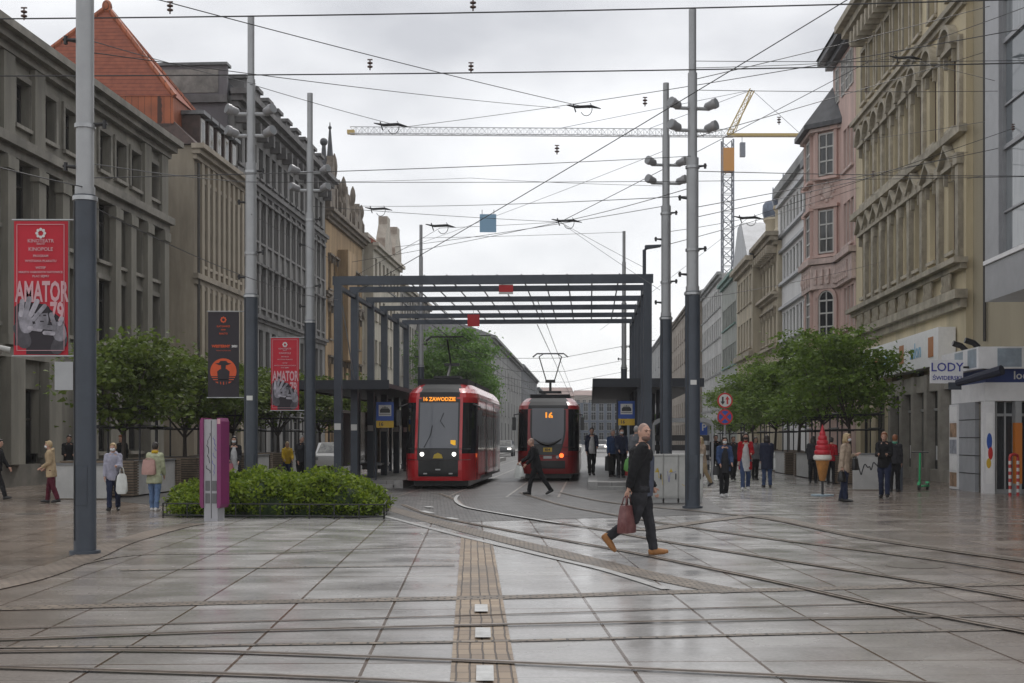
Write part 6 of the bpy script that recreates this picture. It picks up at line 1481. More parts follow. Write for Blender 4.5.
def tram(label, name_group, s, b, hw, L_, fl, nose, zt, rake, style):
    t = thing('tram', label, 'tram', S(s, b), UANG-R(90), 'red trams under the canopy'); z0 = .28
    def plan(x):
        x = abs(x)
        if x <= fl: return .06*(x/fl)**2
        q = min(1, (x-fl)/(hw-fl)); return .06+nose*(1-math.sqrt(max(0, 1-q*q)))
    def prof(z):
        if z < .5: return .05*(.5-z)/.25
        if z < 1.2: return 0
        if z < zt-.45: return rake*(z-1.2)/(zt-.45-1.2)
        return rake+.9*((z-zt+.45)/.45)**2
    def surf(x, z, off=0): return Vector((x, plan(x)+prof(z)-off, z))
    zl = [z0, .4, .62, .85, 1.15, 1.35, 1.7, 2.1, 2.5, zt-.62, zt-.45, zt-.3, zt-.15, zt]
    def inset(z): return hw if z < zt-.45 else hw-.28*((z-zt+.45)/.45)**2
    xs = [fl*k/6 for k in range(-6, 7)]; arc = [hw-(hw-fl)*(1-math.sin(math.pi/2*k/8)) for k in range(1, 9)]
    per = [-x for x in reversed(arc)]+xs+arc
    rows = []
    for z in zl:
        row = []; k_ = inset(z)/hw; ym = plan(hw)+prof(z)
        ys = [plan(x)+prof(z) for x in per]
        yy = max(ys[0]+.001, 2.2)
        row.append((-hw*k_, L_, z)); row.append((-hw*k_, yy, z))
        for x, y in zip(per, ys): row.append((x*k_, y, z))
        row.append((hw*k_, yy, z)); row.append((hw*k_, L_, z)); rows.append(row)
    reg = {'body': MB(), 'roof': MB(), 'side_window-': MB(), 'side_window+': MB(), 'skirt-': MB(), 'skirt+': MB()}
    n = len(rows[0])
    for i in range(len(zl)-1):
        for j in range(n-1):
            a, b_, c, d = rows[i][j], rows[i][j+1], rows[i+1][j+1], rows[i+1][j]
            x = (a[0]+b_[0])/2; zc = (zl[i]+zl[i+1])/2; yc = (a[1]+b_[1])/2-prof(zc)
            k = 'body'
            side = j < 1 or j > n-3
            corner = (abs(x) > fl+.21*(hw-fl))
            if zc > zt-.45 and not side and abs(x) < fl*(1.02 if style == 1 else 1.12): k = 'roof'
            elif corner and 1.15 < zc < (zt-.62 if style == 1 else zt-.45) and yc < 2.3: k = 'side_window'
            elif side and zc < .4: k = 'skirt'
            reg[k+(('-' if x < 0 else '+') if k in ('side_window', 'skirt') else '')].quad(a, b_, c, d)
    top = MB(); nn = len(rows[-1]); reg['roof'].add(rows[-1], [tuple(range(nn))]); reg['body'].add(rows[0], [tuple(reversed(range(nn)))])
    back = [r[0] for r in rows]+[r[-1] for r in reversed(rows)]; reg['body'].add(back, [tuple(range(len(back)))])
    reg['body'].build('body', M_TRED if style == 1 else M_TDRED, t, 35); reg['roof'].build('roof', M_TROOF, t, 35); [reg['side_window'+q].build('side_window', M_TWIN, t, 35) for q in '-+']; [reg['skirt'+q].build('skirt', M_TBLK, t) for q in '-+']
    def patch(nm, m, wf, za, zb, off, nx=10, nz=8, x0=None, parent=None):
        mb = MB(); vs = []
        for i in range(nz+1):
            z = za+(zb-za)*i/nz; w_ = wf(z) if callable(wf) else wf
            for j in range(nx+1):
                x = (-w_+2*w_*j/nx) if x0 is None else x0+w_*j/nx
                vs.append(surf(x, z, off))
        mb.add(vs, [(i*(nx+1)+j, i*(nx+1)+j+1, (i+1)*(nx+1)+j+1, (i+1)*(nx+1)+j) for i in range(nz) for j in range(nx)])
        return mb.build(nm, m, parent or t, True)
    if style == 1:
        patch('front_mask', M_TBLK, fl*1.02, .95, zt-.28, .015)
        ws = patch('windscreen', M_TSCR, fl*.94, 1.32, zt-.62, .03)
        patch('bumper', M_TBLK, fl*.97, .42, .94, .02)
        patch('destination_display', M_DISPD, fl*.86, zt-.60, zt-.43, .034)
        disp = link('lettering', text_mesh('16 ZAWODZIE', .17, M_DISP, .001, .006, sx=.95), ws, (0, prof(zt-.52)-.06, zt-.52))
        for sg in (-1, 1):
            c = surf(sg*fl*.78, 1.13, .03); mb = MB(); mb.disc(c, .055, (0, -1, 0), 16, .03); mb.build('headlight', M_HEAD, t, 40)
            mb = MB(); c2 = surf(sg*fl*.78, 1.13, .02); mb.disc(c2, .085, (0, -1, 0), 16, .02); mb.build('headlight_rim', M_TSIL, t, 40)
            c = surf(sg*fl*.62, .52, .03); mb = MB(); mb.box(c.x-.06, c.x+.06, c.y-.01, c.y+.01, .49, .53); mb.build('fog_lamp', M_TSIL, t)
            mb = MB(); xm = sg*(hw+.14); mb.box(xm-.07, xm+.07, .35, .5, 2.05, 2.55); mb.tube([(sg*(hw-.1), .7, 2.75), (xm, .42, 2.65), (xm, .42, 2.5)], .025, 6); mb.build('mirror', M_TBLK, t)
        mb = MB(); c = surf(0, 1.1, .035); mb.prism([(-.16, 1.0), (.16, 1.0), (.12, 1.12), (0, 1.18), (-.12, 1.12)], c.y-.005, c.y); mb.build('yellow_emblem', mat('dull_yellow_emblem', (.5, .36, .04), .4), t)
        mb = MB(); c = surf(.5, 1.5, .045); mb.box(.4, .56, c.y-.004, c.y, 1.42, 1.58); mb.build('number_plate', mat('amber_plate', (.8, .42, .03), .4, emit=.5), ws)
        mb = MB(); mb.tube([surf(-.45, 1.35, .05), surf(-.25, 1.75, .05), surf(-.2, 2.05, .05)], .012, 5); mb.tube([surf(.2, 2.0, .05), surf(.05, 2.2, .05), surf(.16, 2.45, .05)], .01, 5); mb.build('wiper', M_BLACK, ws)
        for sg in (-1, 1):   # bright red curved pillars and lower corners
            mb = MB()
            mb.quad((0, 0, 0), (0, 0, 0), (0, 0, 0), (0, 0, 0)) if False else None
        patch('number', M_TSIL, .08, .62, .66, .025, 2, 1)
    else:
        def wf(z): return fl*(.98-.34*max(0, (1.9-z)/.9)**1.5) if z < 1.9 else fl*.98
        patch('front_mask', M_TBLK, lambda z: wf(z)*1.03, 1.0, zt-.30, .015)
        ws = patch('windscreen', M_TSCR, lambda z: wf(z)*.92, 1.42, zt-.42, .03)
        mb = MB(); n_ = 14; pts = [surf(-wf(1.72)*.8+wf(1.72)*1.6*i/n_, 1.62-.22*math.sin(math.pi*i/n_), .05) for i in range(n_+1)]; mb.tube(pts, [.02+.05*math.sin(math.pi*i/n_) for i in range(n_+1)], 6); mb.build('dash_rim', M_TBLK, ws)
        patch('bumper', M_TBLK, fl*.98, .48, .78, .03)
        patch('yellow_plate', M_SYEL, .17, 1.12, 1.28, .03, 4, 2)
        link('lettering', text_mesh('834', .13, M_BLACK, .001, .004), t, (0, surf(0, 1.2).y-.04, 1.2))
        link('lettering', text_mesh('16', .34, M_DISP, .001, .012), ws, (.02, prof(zt-.72)-.05, zt-.72))
        for sg in (-1, 1):
            c = surf(sg*fl*.78, .98, .03); mb = MB(); mb.disc(c, .085, (0, -1, 0), 14, .03); mb.build('headlight', M_TURN if sg > 0 else M_TSIL, t, 40)
            c = surf(sg*fl*.55, .92, .03); mb = MB(); mb.disc(c, .06, (0, -1, 0), 14, .03); mb.build('headlight', M_TSIL, t, 40)
            mb = MB(); xm = sg*(hw+.12); mb.box(xm-.07, xm+.07, .5, .65, 1.95, 2.45); mb.tube([(sg*(hw-.1), .8, 2.6), (xm, .57, 2.55), (xm, .57, 2.4)], .025, 6); mb.build('mirror', M_TBLK, t)
        patch('oval_emblem', M_TSIL, .16, .86, .96, .025, 6, 2)
    for z in (.95, 1.3):
        mb = MB(); xs2 = [-hw*.86+hw*1.72*i/20 for i in range(21)]; mb.tube([surf(x, z, .012) for x in xs2], .009, 4); mb.build('panel_seam', M_TBLK, t)
    # sides: window band, doors, trim
    for sg in (-1, 1):
        xo_ = sg*(hw+.004)
        def sq(mb, y0, y1, za, zb, x=xo_):
            v = [(x, y0, za), (x, y1, za), (x, y1, zb), (x, y0, zb)]; mb.add(v if sg > 0 else v[::-1], [(0, 1, 2, 3)])
        y = 2.25; k = 0
        while y < L_-.8:
            wd = 1.25 if k % 3 == 1 else 1.7
            mb = MB()
            if k % 3 == 1:
                sq(mb, y, min(y+wd, L_-.1), .36, zt-.62); d_ = mb.build('door', M_TWIN, t)
                mb = MB(); sq(mb, y+wd/2-.02, y+wd/2+.02, .36, zt-.62, sg*(hw+.009)); sq(mb, y, y+.05, .36, zt-.62, sg*(hw+.009)); mb.build('door_frame', M_TSIL if style == 2 else M_TRED, d_)
            else:
                sq(mb, y, min(y+wd, L_-.1), 1.2, zt-.62); mb.build('side_window', M_TWIN, t)
            y += wd+.12; k += 1
        mb = MB(); sq(mb, 1.9, L_-.1, zt-.5, zt-.42); mb.build('trim_line', M_TSIL, t)
        for yj in (4.6, 8.2):
            mb = MB(); sq(mb, yj-.1, yj+.1, .3, zt-.4, sg*(hw+.012)); mb.build('articulation_seam', M_TBLK, t)
    for ya, yb in ((1.6 if style == 1 else 2.9, 4.2), (4.9, L_-.6)): mb = MB(); mb.box(-.8, .8, ya, yb, zt, zt+.2); mb.build('roof_unit', M_TROOF, t)
    for y in (1.5, 3.3, L_-2): 
        for sg in (-1, 1): mb = MB(); mb.disc((sg*.75, y, .3), .3, (1, 0, 0), 18, .12); mb.build('wheel', M_TBLK, t, 40)
    mb = MB(); mb.box(-.9, .9, .9, L_-.5, .08, .3); mb.build('underframe', M_TBLK, t)
    # pantograph
    yp = 3.0 if style == 1 else 3.4
    pg = MB(); zc = 5.1
    pg.box(-.45, .45, yp-.5, yp+.5, zt+.26, zt+.34); pb = pg.build('pantograph', M_BLACK, t)
    mb = MB()
    if style == 1:
        el = Vector((0, yp+.9, zt+.8)); mb.tube([(0, yp-.2, zt+.3), el], .05, 6); mb.tube([el, (0, yp-.3, zc-.08)], .03, 6); mb.box(-.22, .3, yp+.8, yp+.95, zt+.75, zt+.85)
    else:
        kz = zt+.75; mb.tube([(0, yp, zt+.3), (0, yp, kz)], .05, 6); mb.box(-.2, .2, yp-.1, yp+.1, kz-.06, kz+.06)
        for sg in (-1, 1): mb.tube([(sg*.16, yp, kz), (sg*.46, yp, zc-.12)], .022, 6); mb.tube([(sg*.46, yp, zc-.12), (sg*.3, yp, zc-.02)], .02, 5)
    mb.build('pantograph_arm', M_BLACK, pb)
    mb = MB()
    for dy in (-.12, .12): mb.tube([(-.72, yp-.3*(style == 1)+dy, zc-.14), (-.55, yp-.3*(style == 1)+dy, zc), (.55, yp-.3*(style == 1)+dy, zc), (.72, yp-.3*(style == 1)+dy, zc-.14)], .022, 6)
    mb.build('collector', M_BLACK, pb)
    return t
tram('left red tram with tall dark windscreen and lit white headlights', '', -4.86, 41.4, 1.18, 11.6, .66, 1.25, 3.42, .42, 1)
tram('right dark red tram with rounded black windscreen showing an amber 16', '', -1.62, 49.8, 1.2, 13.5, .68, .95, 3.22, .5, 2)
# ================================================================ people
SKIN = mat('skin', (.46, .27, .20), .55, var=.12, vscale=9)
EYEM = mat('eye_dark', (.03, .025, .025), .3)
MASKW = mat('white_face_mask', (.6, .63, .65), .7); MASKB = mat('black_face_mask', (.02, .02, .022), .7)
def fab(n, c, v=.25): return mat('cloth_'+n, c, .9, var=v, vscale=7, bump=1.0, bscale=11, spec=.2)
def unit(v): return Vector(v).normalized()
def person(label, px, fy, H, head, legs, arms, jacket, trousers, shoes, hair=None, hairc=None, coat=None, turn=0, mask=None, vox=.0115,
           collar=True, hood=False, shirt=None, group='people in the square', stocky=1.0, lean=4, beard=None, zoff=0, at=None, scarf=None):
    root = thing('person', label, 'person', (0, 0, 0), 0, group)
    loc = at or G(px, fy); sc = H/1.75
    hipz, shz = .92, 1.43
    ln = R(lean); fwd = Vector((0, -1, 0))
    def up(z): return Vector((0, -math.sin(ln)*(z-hipz), hipz+math.cos(ln)*(z-hipz)))
    J = {}
    for sg, (a, k) in zip((-1, 1), legs):
        h = Vector((sg*.092*stocky, 0, hipz-.03)); a, k = R(a), R(k)
        kn = h+Vector((0, -math.sin(a), -math.cos(a)))*.43; an = kn+Vector((0, -math.sin(a-k), -math.cos(a-k)))*.40
        p = min(R(62), max(0, -(a-k)-R(14))*1.15) if a-k < 0 else min(0, -(a-k)*.6)
        td = Vector((sg*.12, -math.cos(p), -math.sin(p))).normalized()
        heel = an+Vector((0, 0, -.055))-td*.055+Vector((0, math.sin(max(0, p))*.03, 0)); toe = heel+td*.255
        J[sg] = (h, kn, an, heel, toe)
    low = min(min(J[s][3].z, J[s][4].z)-.035 for s in (-1, 1)); dz = Vector((0, 0, -low+zoff/sc))
    for s in J: J[s] = tuple(p+dz for p in J[s])
    U = lambda z, y=0, x=0: up(z)+dz+Vector((x, y, 0))
    A = {}
    for sg, (s_, e_, ab) in zip((-1, 1), arms):
        sh = U(shz-.02, 0, sg*.158*stocky); s_, e_, ab = R(s_), R(e_), R(ab)
        ud = unit((sg*math.sin(ab), -math.sin(s_), -math.cos(s_))); el = sh+ud*.285
        fd = unit((sg*math.sin(ab)*.3-sg*.25*math.sin(e_), -math.sin(s_+e_), -math.cos(s_+e_))); wr = el+fd*.25
        A[sg] = (sh, el, wr, fd, wr+fd*.085)
    k = stocky
    # --- body: one continuous skin surface
    mb = MB()
    zs = [.86, .93, 1.03, 1.15, 1.28, 1.38, 1.45, 1.49]
    rx = [.15, .16, .145, .14, .155, .165, .12, .07]; ry = [.105, .11, .1, .098, .105, .105, .085, .06]
    mb.tube([U(z) for z in zs], [r*k for r in rx], 14, True, [r*k for r in ry], up=(0, 1, 0))
    mb.tube([U(1.44, .005), U(1.50), U(1.58, -.012)], [.066, .056, .058], 10)
    hm = Matrix.Rotation(R(turn), 3, 'Z'); hc = U(1.635, -.018)
    def hd(x, y, z): return hc+hm @ Vector((x, y, z))
    mb.ball(hc, .077, .095, .112, 14, 10, hm.to_4x4()); mb.ball(hd(0, -.022, -.05), .06, .07, .066, 12, 8, hm.to_4x4())
    mb.tube([hd(0, -.088, .02), hd(0, -.108, -.018), hd(0, -.094, -.03)], [.008, .016, .013], 7)
    for sg in (-1, 1): mb.ball(hd(sg*.078, .012, -.005), .012, .022, .032, 8, 6, hm.to_4x4())
    mb.ball(hd(0, -.083, -.062), .026, .014, .011, 8, 6, hm.to_4x4()); mb.tube([hd(-.05, -.08, .03), hd(0, -.092, .028), hd(.05, -.08, .03)], .012, 6)
    for sg in (-1, 1):
        h, kn, an, heel, toe = J[sg]
        mb.tube([h+Vector((0, 0, .05)), h.lerp(kn, .45), kn, kn.lerp(an, .35), an], [.085*k, .078*k, .056, .056, .04], 10)
        mb.tube([an+Vector((0, 0, .03)), an-Vector((0, 0, .03))], .04, 8); mb.tube([heel+Vector((0, 0, .012)), heel.lerp(toe, .5)+Vector((0, 0, .012)), heel.lerp(toe, .92)], [.03, .03, .018], 8)
        sh, el, wr, fd, ha = A[sg]
        mb.tube([sh, sh.lerp(el, .5), el], [.054, .047, .04], 9); mb.tube([el, el.lerp(wr, .35), wr], [.04, .04, .028], 9); mb.ball(sh, .055); mb.ball(el, .041)
        mb.tube([U(1.46), sh], [.06, .05], 8)
        sd = fd.cross(Vector((0, 1, 0) if abs(fd.y) < .7 else (0, 0, 1))).normalized(); fr = sd.cross(fd)   # palm plane: fr = across, sd = normal
        mb.tube([wr, wr+fd*.045, ha], [.024, .03, .03], 8, True, [.024, .022, .018])
        for f_, ln_ in zip((-1.5, -.5, .5, 1.5), (.06, .075, .072, .055)):
            p0 = ha+fr*f_*.016-fd*.02; p1 = p0+fd*(ln_*.6+.02); p2 = p1+(fd*.6-sd*sg*.6).normalized()*ln_*.55
            mb.tube([p0, p1, p2], [.0098, .0092, .0078], 6)
        th0 = wr+fd*.03-fr*.024; th1 = th0+(fd*.7-fr*.7).normalized()*.04; mb.tube([th0, th1, th1+(fd-sd*sg*.4).normalized()*.03], [.013, .011, .009], 6)
    link('body', remeshed(mb, 'body', [SKIN], vox*.85, 4), root)
    for sg in (-1, 1): mb = MB(); mb.ball(hd(sg*.032, -.083, .012), .011, .008, .008, 8, 6, hm.to_4x4()); mb.build('eye', EYEM, root, True)
    # --- trousers
    mb = MB(); mb.tube([U(.84), U(.93), U(1.02)], [.155*k, .172*k, .158*k], 14, True, [.12*k, .125*k, .115*k], up=(0, 1, 0))
    for sg in (-1, 1):
        h, kn, an, heel, toe = J[sg]
        mb.tube([h+Vector((0, 0, .04)), h.lerp(kn, .4), kn, kn.lerp(an, .5), an-Vector((0, 0, .015))], [.102*k, .096*k, .075, .07, .064], 10)
    link('trousers', remeshed(mb, 'trousers', [trousers], vox*1.15, 5, folds=.035), root)
    # --- shoes
    for sg in (-1, 1):
        h, kn, an, heel, toe = J[sg]; mb = MB()
        mb.tube([heel-(toe-heel)*.06+Vector((0, 0, .012)), heel+Vector((0, 0, .012)), heel.lerp(toe, .45)+Vector((0, 0, .012)), heel.lerp(toe, .8), toe], [.03, .044, .05, .048, .03], 10, True, [.03, .05, .05, .038, .022])
        mb.tube([an+Vector((0, 0, .035)), an, heel.lerp(toe, .25)+Vector((0, 0, .01))], [.05, .053, .05], 10)
        link('shoe', remeshed(mb, 'shoe', [shoes], vox*.9, 3), root)
    # --- jacket or coat with sleeves
    hem = coat or .84
    mb = MB(); zj = [z for z in (.50, .62, .74) if z > hem+.02]; zj = [hem]+zj+[.86, .95, 1.06, 1.18, 1.30, 1.40, 1.465]
    if hem > .8: zj = [hem, .95, 1.06, 1.18, 1.30, 1.40, 1.465]
    def rj(z): return (.215 if z < .65 else .2 if z < .9 else .185 if z < 1.0 else .178 if z < 1.2 else .19 if z < 1.35 else .175 if z < 1.43 else .095)
    oy = .018 if shirt else 0
    mb.tube([U(z, oy) for z in zj], [rj(z)*k for z in zj], 16, True, [rj(z)*.74*k if z < 1.43 else .08 for z in zj], up=(0, 1, 0))
    for sg in (-1, 1):
        sh, el, wr, fd, ha = A[sg]
        mb.tube([sh, sh.lerp(el, .5), el], [.076*k, .072*k, .064], 11); mb.tube([el, el.lerp(wr, .5), wr+fd*.01], [.064, .06, .052], 11); mb.ball(sh, .075*k); mb.ball(el, .067)
        mb.tube([U(1.475), sh-Vector((sg*.02, 0, .01))], [.062, .066], 10)
    if collar: mb.tube([U(1.44, .005), U(1.5, .006)], [.092, .082], 12, True, [.085, .075], up=(0, 1, 0))
    if hood: mb.tube([U(1.44, .07), U(1.5, .085), U(1.54, .07)], [.11, .12, .08], 10, True, [.06, .07, .05], up=(0, 1, 0))
    link('coat' if coat else 'jacket', remeshed(mb, 'coat', [jacket], vox*1.15, 5, folds=.04), root)
    if shirt:
        mb = MB(); z2 = [hem-.05, .93, 1.1, 1.3, 1.42]; mb.tube([U(z, -.055) for z in z2], [.15*k, .135*k, .115*k, .10*k, .07], 14, True, [.09*k, .098*k, .098*k, .095*k, .06], up=(0, 1, 0)); link('shirt', remeshed(mb, 'shirt', [shirt], vox, 5), root)
    if scarf: mb = MB(); mb.tube([U(1.46), U(1.54)], [.1, .085], 12, True, [.095, .08], up=(0, 1, 0)); mb.build('scarf', scarf, root, True)
    # --- hair, mask, beard
    if hair:
        mb = MB(); M4 = hm.to_4x4()
        if hair == 'shaved': mb.ball(hd(0, .012, .012), .08, .0955, .112, 14, 10, M4)
        else:
            mb.ball(hd(0, .018, .02), .087, .098, .113, 14, 10, M4); mb.tube([hd(-.062, -.055, .075), hd(0, -.07, .088), hd(.062, -.055, .075)], .026, 8)
            if hair in ('long', 'bob'):
                zl_ = -.30 if hair == 'long' else -.15
                mb.tube([hd(0, .03, .02), hd(0, .06, -.08), hd(0, .075, zl_)], [.09, .095, .07], 12, True, [.07, .065, .04], up=(0, 1, 0))
                for sg in (-1, 1): mb.tube([hd(sg*.076, -.01, .04), hd(sg*.085, .0, -.06), hd(sg*.085, -.01, zl_*.8)], [.026, .03, .02], 8)
        link('hair', remeshed(mb, 'hair', [hairc], vox*.9, 3), root)
    if mask: mb = MB(); mb.ball(hd(0, -.048, -.045), .066, .066, .052, 12, 8, hm.to_4x4()); mb.build('face_mask', mask, root, True)
    if vox < .01:
        mb = MB()
        for sg in (-1, 1): mb.tube([hd(sg*.016, -.094, .028), hd(sg*.034, -.091, .034), hd(sg*.052, -.078, .028)], .006, 6)
        mb.build('eyebrow', BRUN, root, True); mb = MB(); mb.tube([hd(-.022, -.094, -.062), hd(0, -.1, -.06), hd(.022, -.094, -.062)], .0055, 6); mb.build('mouth', mat('lips', (.25, .1, .09), .5), root, True)
    if beard: mb = MB(); mb.ball(hd(0, -.03, -.075), .063, .07, .05, 12, 8, hm.to_4x4()); mb.build('beard', beard, root, True)
    root.location = loc; root.rotation_euler = (0, 0, R(head)); root.scale = (sc, sc, sc)
    W4 = Matrix.Translation(loc) @ Matrix.Rotation(R(head), 4, 'Z') @ Matrix.Scale(sc, 4)
    return W4, A, U
def bag(label, top, w_, h, d, m, rz=0, strap=.2, kind='tote', strap_to=None):
    t = thing('handbag' if kind != 'trolley' else 'trolley_bag', label, 'bag', top, R(rz), 'bags carried by people'); mb = MB()
    if kind == 'plastic': pr = [(.30, 0), (.5, -.12), (.62, -.5), (.66, -.85), (.45, -1.0)]
    elif kind == 'trolley': pr = [(.5, 0), (.52, -.05), (.52, -.95), (.48, -1.0)]
    else: pr = [(.40, 0), (.44, -.1), (.5, -.55), (.52, -.92), (.46, -1.0)]
    vs = []; n = 12
    for f_, z in pr:
        for j in range(n):
            a = 2*math.pi*j/n; ca, sa = math.cos(a), math.sin(a)
            vs.append((f_*w_*abs(ca)**.55*(1 if ca > 0 else -1), d*.5*abs(sa)**.55*(1 if sa > 0 else -1)*(.55+.45*min(1, -z*1.6)), -strap+z*h))
    fs = [(i*n+j, i*n+(j+1) % n, (i+1)*n+(j+1) % n, (i+1)*n+j) for i in range(len(pr)-1) for j in range(n)]+[tuple(range(n)), tuple(range(len(pr)*n-1, (len(pr)-1)*n-1, -1))]
    mb.add(vs, fs); mb.build('bag_body', m, t, 50)
    for y in (-d*.18, d*.18): 
        mb = MB(); mb.tube([(-w_*.25, y, -strap), (-w_*.14, y*.6, -strap*.2), (0, y*.3, 0), (w_*.14, y*.6, -strap*.2), (w_*.25, y, -strap)], .011, 6); mb.build('handle', m, t, True)
    return t
BLK = fab('black', (.018, .018, .02)); CHAR = fab('charcoal', (.035, .035, .04)); NAVY = fab('navy', (.025, .03, .055)); JEAN = fab('blue_jeans', (.055, .085, .17)); DJEAN = fab('dark_jeans', (.025, .032, .065))
LJEAN = fab('light_jeans', (.13, .2, .34)); BEIG = fab('beige', (.42, .32, .20)); SAND = fab('sand', (.43, .34, .26)); LAV = fab('pale_lavender', (.36, .36, .44)); PALEG = fab('pale_green', (.42, .44, .30)); YELW = fab('yellow', (.55, .36, .03))
REDC = fab('red_wool', (.36, .012, .02)); MARO = fab('maroon', (.10, .016, .03)); DENIM = fab('denim_blue', (.045, .075, .16)); GREYJ = fab('grey', (.16, .165, .18)); SHRT = fab('slate_shirt', (.085, .095, .13)); WHT = fab('white', (.55, .55, .55))
TAN = mat('tan_leather', (.31, .135, .04), .6, var=.25, vscale=9); SHB = mat('black_shoe', (.015, .015, .016), .45); SHW = mat('white_trainer', (.6, .6, .6), .5)
BLOND = mat('blond_hair', (.42, .31, .17), .6, var=.3, vscale=20); BRUN = mat('dark_hair', (.022, .016, .013), .5); GREYH = mat('grey_hair', (.34, .33, .32), .6, var=.2, vscale=20); AUB = mat('auburn_hair', (.22, .08, .03), .55); SHAV = mat('shaved_scalp', (.30, .195, .155), .6); BRD = mat('short_dark_beard', (.15, .09, .07), .7)
PINKB = mat('pink_bag', (.42, .25, .22), .6, var=.2, vscale=8); MBAG = mat('maroon_checked_bag', (.085, .018, .02), .4, var=.5, vscale=9, c2=(.2, .09, .085)); PLAST = mat('white_plastic_bag', (.6, .62, .6), .4, var=.15, vscale=8); GRBAG = mat('green_bag', (.10, .3, .06), .5); BBAG = mat('black_leather_bag', (.014, .014, .015), .4); REDB = mat('red_bag', (.45, .03, .03), .5)
walk = [(22, 6), (-14, 22)]; walk2 = [(-14, 26), (20, 5)]; stand = [(3, 2), (-4, 4)]
swing = [(-14, 12, 6), (18, 18, 6)]; swing2 = [(18, 18, 6), (-14, 12, 6)]; hang = [(2, 12, 7), (0, 12, 7)]

# the walking man in the foreground
W4, A, U = person('bald bearded man in black jacket and tan shoes striding across the square', 641, 556.3, 1.83, 84,
    [(-12, 47), (13, 3)], [(-24, 10, 8), (8, 16, 6)], BLK, CHAR, TAN, 'shaved', SHAV, turn=-52, vox=.0085, shirt=SHRT, beard=BRD, stocky=1.2, lean=2)
hp = W4 @ (A[-1][4]+A[-1][3]*.03); bag('maroon checked shopping bag carried low by the bald man', hp, .40, .38, .18, MBAG, 62, .13)
# left part of the square
person('person in dark clothes cut off by the left edge', -3, 501, 1.6, 90, walk, swing, BLK, BLK, SHB, 'short', BRUN)
person('woman in beige hooded jacket and maroon trousers wearing a white mask', 51, 503, 1.55, -82, [(10, 4), (-9, 12)], [(-10, 62, 4), (-6, 66, 4)], BEIG, MARO, SHB, 'short', BLOND, coat=.72, hood=True, mask=MASKW)
W4, A, U = person('woman in pale lavender jacket and jeans with a bag strap across her', 113.5, 511, 1.51, 8, [(10, 4), (-6, 14)], [(2, 10, 9), (18, 75, 6)], LAV, DJEAN, SHB, 'short', BLOND, coat=.78, hood=True, mask=MASKW, turn=-4)
bag('dark shoulder bag of the woman in lavender', W4 @ U(1.02, -.1, .2), .26, .22, .1, BBAG, 8, .1); bag('pale plastic shopping bag hanging from the arm of the woman in lavender', W4 @ (A[1][2]+Vector((.1, .2, -.02))), .2, .46, .12, PLAST, 8, .15, 'plastic')
W4, A, U = person('person seen from behind in pale green jacket with yellow hood and jeans', 154.5, 511, 1.53, 176, [(-4, 8), (8, 3)], [(8, 20, 8), (8, 20, 8)], PALEG, LJEAN, SHW, 'short', BRUN, coat=.68, scarf=YELW)
bag('pink backpack slung on the person in pale green', W4 @ U(1.34, .19, .09), .32, .34, .16, PINKB, 176, .03)
person('dark dressed man standing behind the white panel left of the pole', 69, 488, 1.72, 20, stand, [(20, 60, 5), (20, 60, 5)], BLK, BLK, SHB, 'short', BRUN)
person('auburn haired person in black behind the woman in lavender', 123, 489, 1.72, -30, stand, hang, BLK, BLK, SHB, 'bob', AUB)
W4, A, U = person('dark haired woman in black coat and white mask right of the totem', 234, 494, 1.68, 10, walk, [(15, 50, 5), (12, 40, 5)], BLK, BLK, SHB, 'long', BRUN, coat=.55, mask=MASKW, shirt=WHT)
bag('dark pink handbag of the masked woman by the totem', W4 @ U(1.0, -.14, -.12), .22, .26, .1, mat('dark_pink_bag', (.4, .12, .15), .5), 10, .08)
person('person in bright yellow jacket sitting by a planter behind the bush', 287, 484, 1.5, 20, [(20, 20), (15, 20)], [(20, 40, 8), (20, 40, 8)], YELW, DJEAN, SHB, 'short', BLOND, hood=True)
person('person in dark clothes waiting under the left shelter', 301, 487, 1.7, 40, stand, hang, CHAR, BLK, SHB, 'short', GREYH)
# on the cobbles
W4, A, U = person('bald man in black suit hurrying across the tracks before the right tram', 537, 495, 1.66, -80, [(22, 12), (-24, 12)], [(25, 35, 6), (14, 30, 10)], BLK, BLK, SHB, 'shaved', SHAV, lean=14)
bag('white plastic bag with green print in the hand of the hurrying man', W4 @ A[-1][4], .34, .36, .14, PLAST, -60, .08, 'plastic')
# right platform
person('man in navy suit and white shirt walking along the right platform', 592.5, 479, 1.76, 6, [(12, 5), (-8, 14)], [(-4, 14, 8), (10, 60, 8)], NAVY, BLK, SHB, 'short', BRUN, shirt=WHT, zoff=.25, at=G(592.5, 483)+Vector((0, .6, 0)))
W4, A, U = person('person in blue jacket with grey hair standing on the right platform', 613, 483, 1.68, 25, stand, hang, DENIM, BLK, SHB, 'short', GREYH, zoff=.25, at=G(612, 484)+Vector((0, 0, 0)))
bag('black trolley bag at the feet of the person in the blue jacket', W4 @ A[-1][4], .3, .52, .2, BBAG, 20, .05, 'trolley')
person('person in dark navy top with mask on the right platform', 621, 483, 1.72, 10, stand, [(10, 40, 6), (10, 30, 6)], NAVY, BLK, SHB, 'short', BRUN, zoff=.25, mask=MASKW, at=G(621, 485))
W4, A, U = person('grey haired man in grey jacket with his back turned, behind the walking man', 637, 489, 1.74, 165, stand, hang, GREYJ, CHAR, SHB, 'short', GREYH, zoff=.25, at=G(636, 491))
bag('green shopping bag beside the grey haired man', W4 @ (A[1][4]), .34, .42, .15, GRBAG, 165, .05, 'plastic'); bag('red shopping bag between the waiting people on the platform', G(627, 484)+Vector((0, -.3, .72)), .26, .36, .12, REDB, 10, .05, 'plastic')
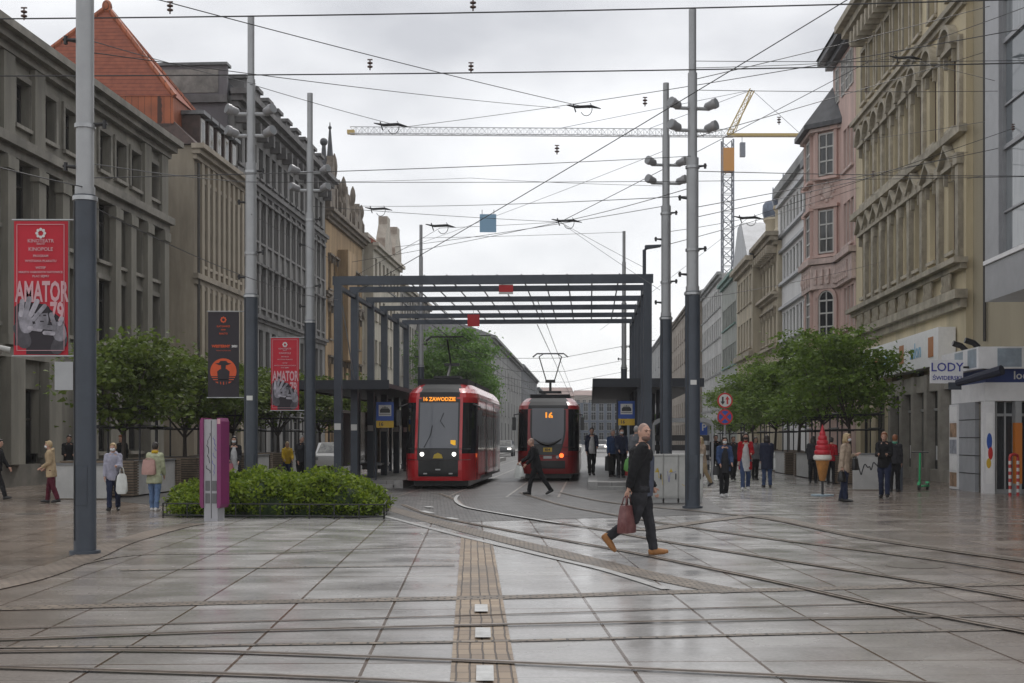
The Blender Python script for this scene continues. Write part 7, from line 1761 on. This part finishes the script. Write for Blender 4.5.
# right pavement
W4, A, U = person('woman in beige top half hidden behind the dark pole', 702, 487, 1.66, -60, walk, swing, SAND, BEIG, SHB, 'long', BLOND)
bag('maroon handbag of the woman half hidden by the pole', W4 @ A[-1][4], .26, .36, .12, MARO, 0, .1)
person('man in black walking behind the woman in denim, under the round signs', 715.5, 480, 1.76, 0, walk2, hang, BLK, BLK, SHB, 'short', BRUN)
W4, A, U = person('masked woman in blue denim jacket and black trousers', 724, 497, 1.66, 4, [(9, 4), (-5, 14)], [(10, 35, 9), (8, 45, 9)], DENIM, BLK, SHW, 'bob', BRUN, coat=.74, mask=MASKW, shirt=CHAR)
bag('black shoulder bag of the woman in denim', W4 @ U(1.0, -.04, -.24), .2, .26, .1, BBAG, 4, .1)
person('dark dressed person behind the woman in the red coat', 733, 481, 1.7, 0, walk, hang, CHAR, BLK, SHB, 'short', BRUN)
person('woman in long open red coat with black mask and jeans', 745.5, 490.5, 1.78, -6, [(10, 4), (-8, 16)], [(-5, 14, 8), (15, 70, 8)], REDC, JEAN, SHW, 'long', BRUN, coat=.62, mask=MASKB, shirt=WHT)
person('dark haired person in grey partly behind the red coat', 755, 480, 1.66, 10, stand, hang, GREYJ, BLK, SHB, 'bob', BRUN)
W4, A, U = person('dark haired woman in navy coat seen from behind with white bag', 767, 487.5, 1.72, 178, [(-3, 8), (8, 3)], hang, NAVY, JEAN, SHB, 'bob', BRUN, coat=.60)
bag('white shoulder bag of the woman in the navy coat', W4 @ U(1.18, .0, -.24), .26, .4, .1, PLAST, 90, .2)
person('person in dark coat behind the planter left of the ice cream sign', 813, 483, 1.68, 160, stand, hang, CHAR, BLK, SHB, 'long', BRUN)
person('person in red jacket behind the planter right of the ice cream sign', 831, 484, 1.64, 150, stand, hang, REDC, BLK, SHB, 'short', BRUN)
W4, A, U = person('blond woman in beige jacket and blue jeans carrying black bags', 844.5, 502, 1.74, 55, [(6, 3), (-5, 8)], [(-6, 8, 10), (-4, 112, 2)], SAND, DJEAN, SHB, 'bob', BLOND, coat=.74, mask=MASKW, turn=10)
bag('round black bag hanging from the right hand of the blond woman', W4 @ A[-1][4], .32, .26, .18, BBAG, 55, .03); bag('black shoulder bag under the arm of the blond woman', W4 @ U(1.16, -.22, .14), .32, .3, .12, BBAG, 55, .06)
person('man in dark jacket and blue jeans looking down at his hands', 884.5, 498, 1.79, -22, [(-4, 6), (15, 4)], [(24, 68, 2), (24, 68, 2)], BLK, DJEAN, SHB, 'short', AUB, turn=0, coat=.8)
person('person in black with green scarf behind the man in the dark jacket', 894.5, 492, 1.72, 150, stand, hang, CHAR, BLK, SHB, 'short', AUB, scarf=fab('mint_green', (.1, .28, .2)))
# ================================================================ damp air
hm_ = bpy.data.materials.new('damp_air'); hm_.use_nodes = True; nt = hm_.node_tree
for n_ in list(nt.nodes): nt.nodes.remove(n_)
out = nt.nodes.new('ShaderNodeOutputMaterial'); pv = nt.nodes.new('ShaderNodeVolumePrincipled')
pv.inputs['Color'].default_value = (.9, .92, .95, 1); pv.inputs['Density'].default_value = .0003; pv.inputs['Anisotropy'].default_value = .2
nt.links.new(pv.outputs[0], out.inputs['Volume'])
mb = MB(); mb.box(-740, 740, -100, 1540, -1, 75); o = mb.build('haze', hm_); o['kind'] = 'stuff'
scene.cycles.volume_bounces = 1
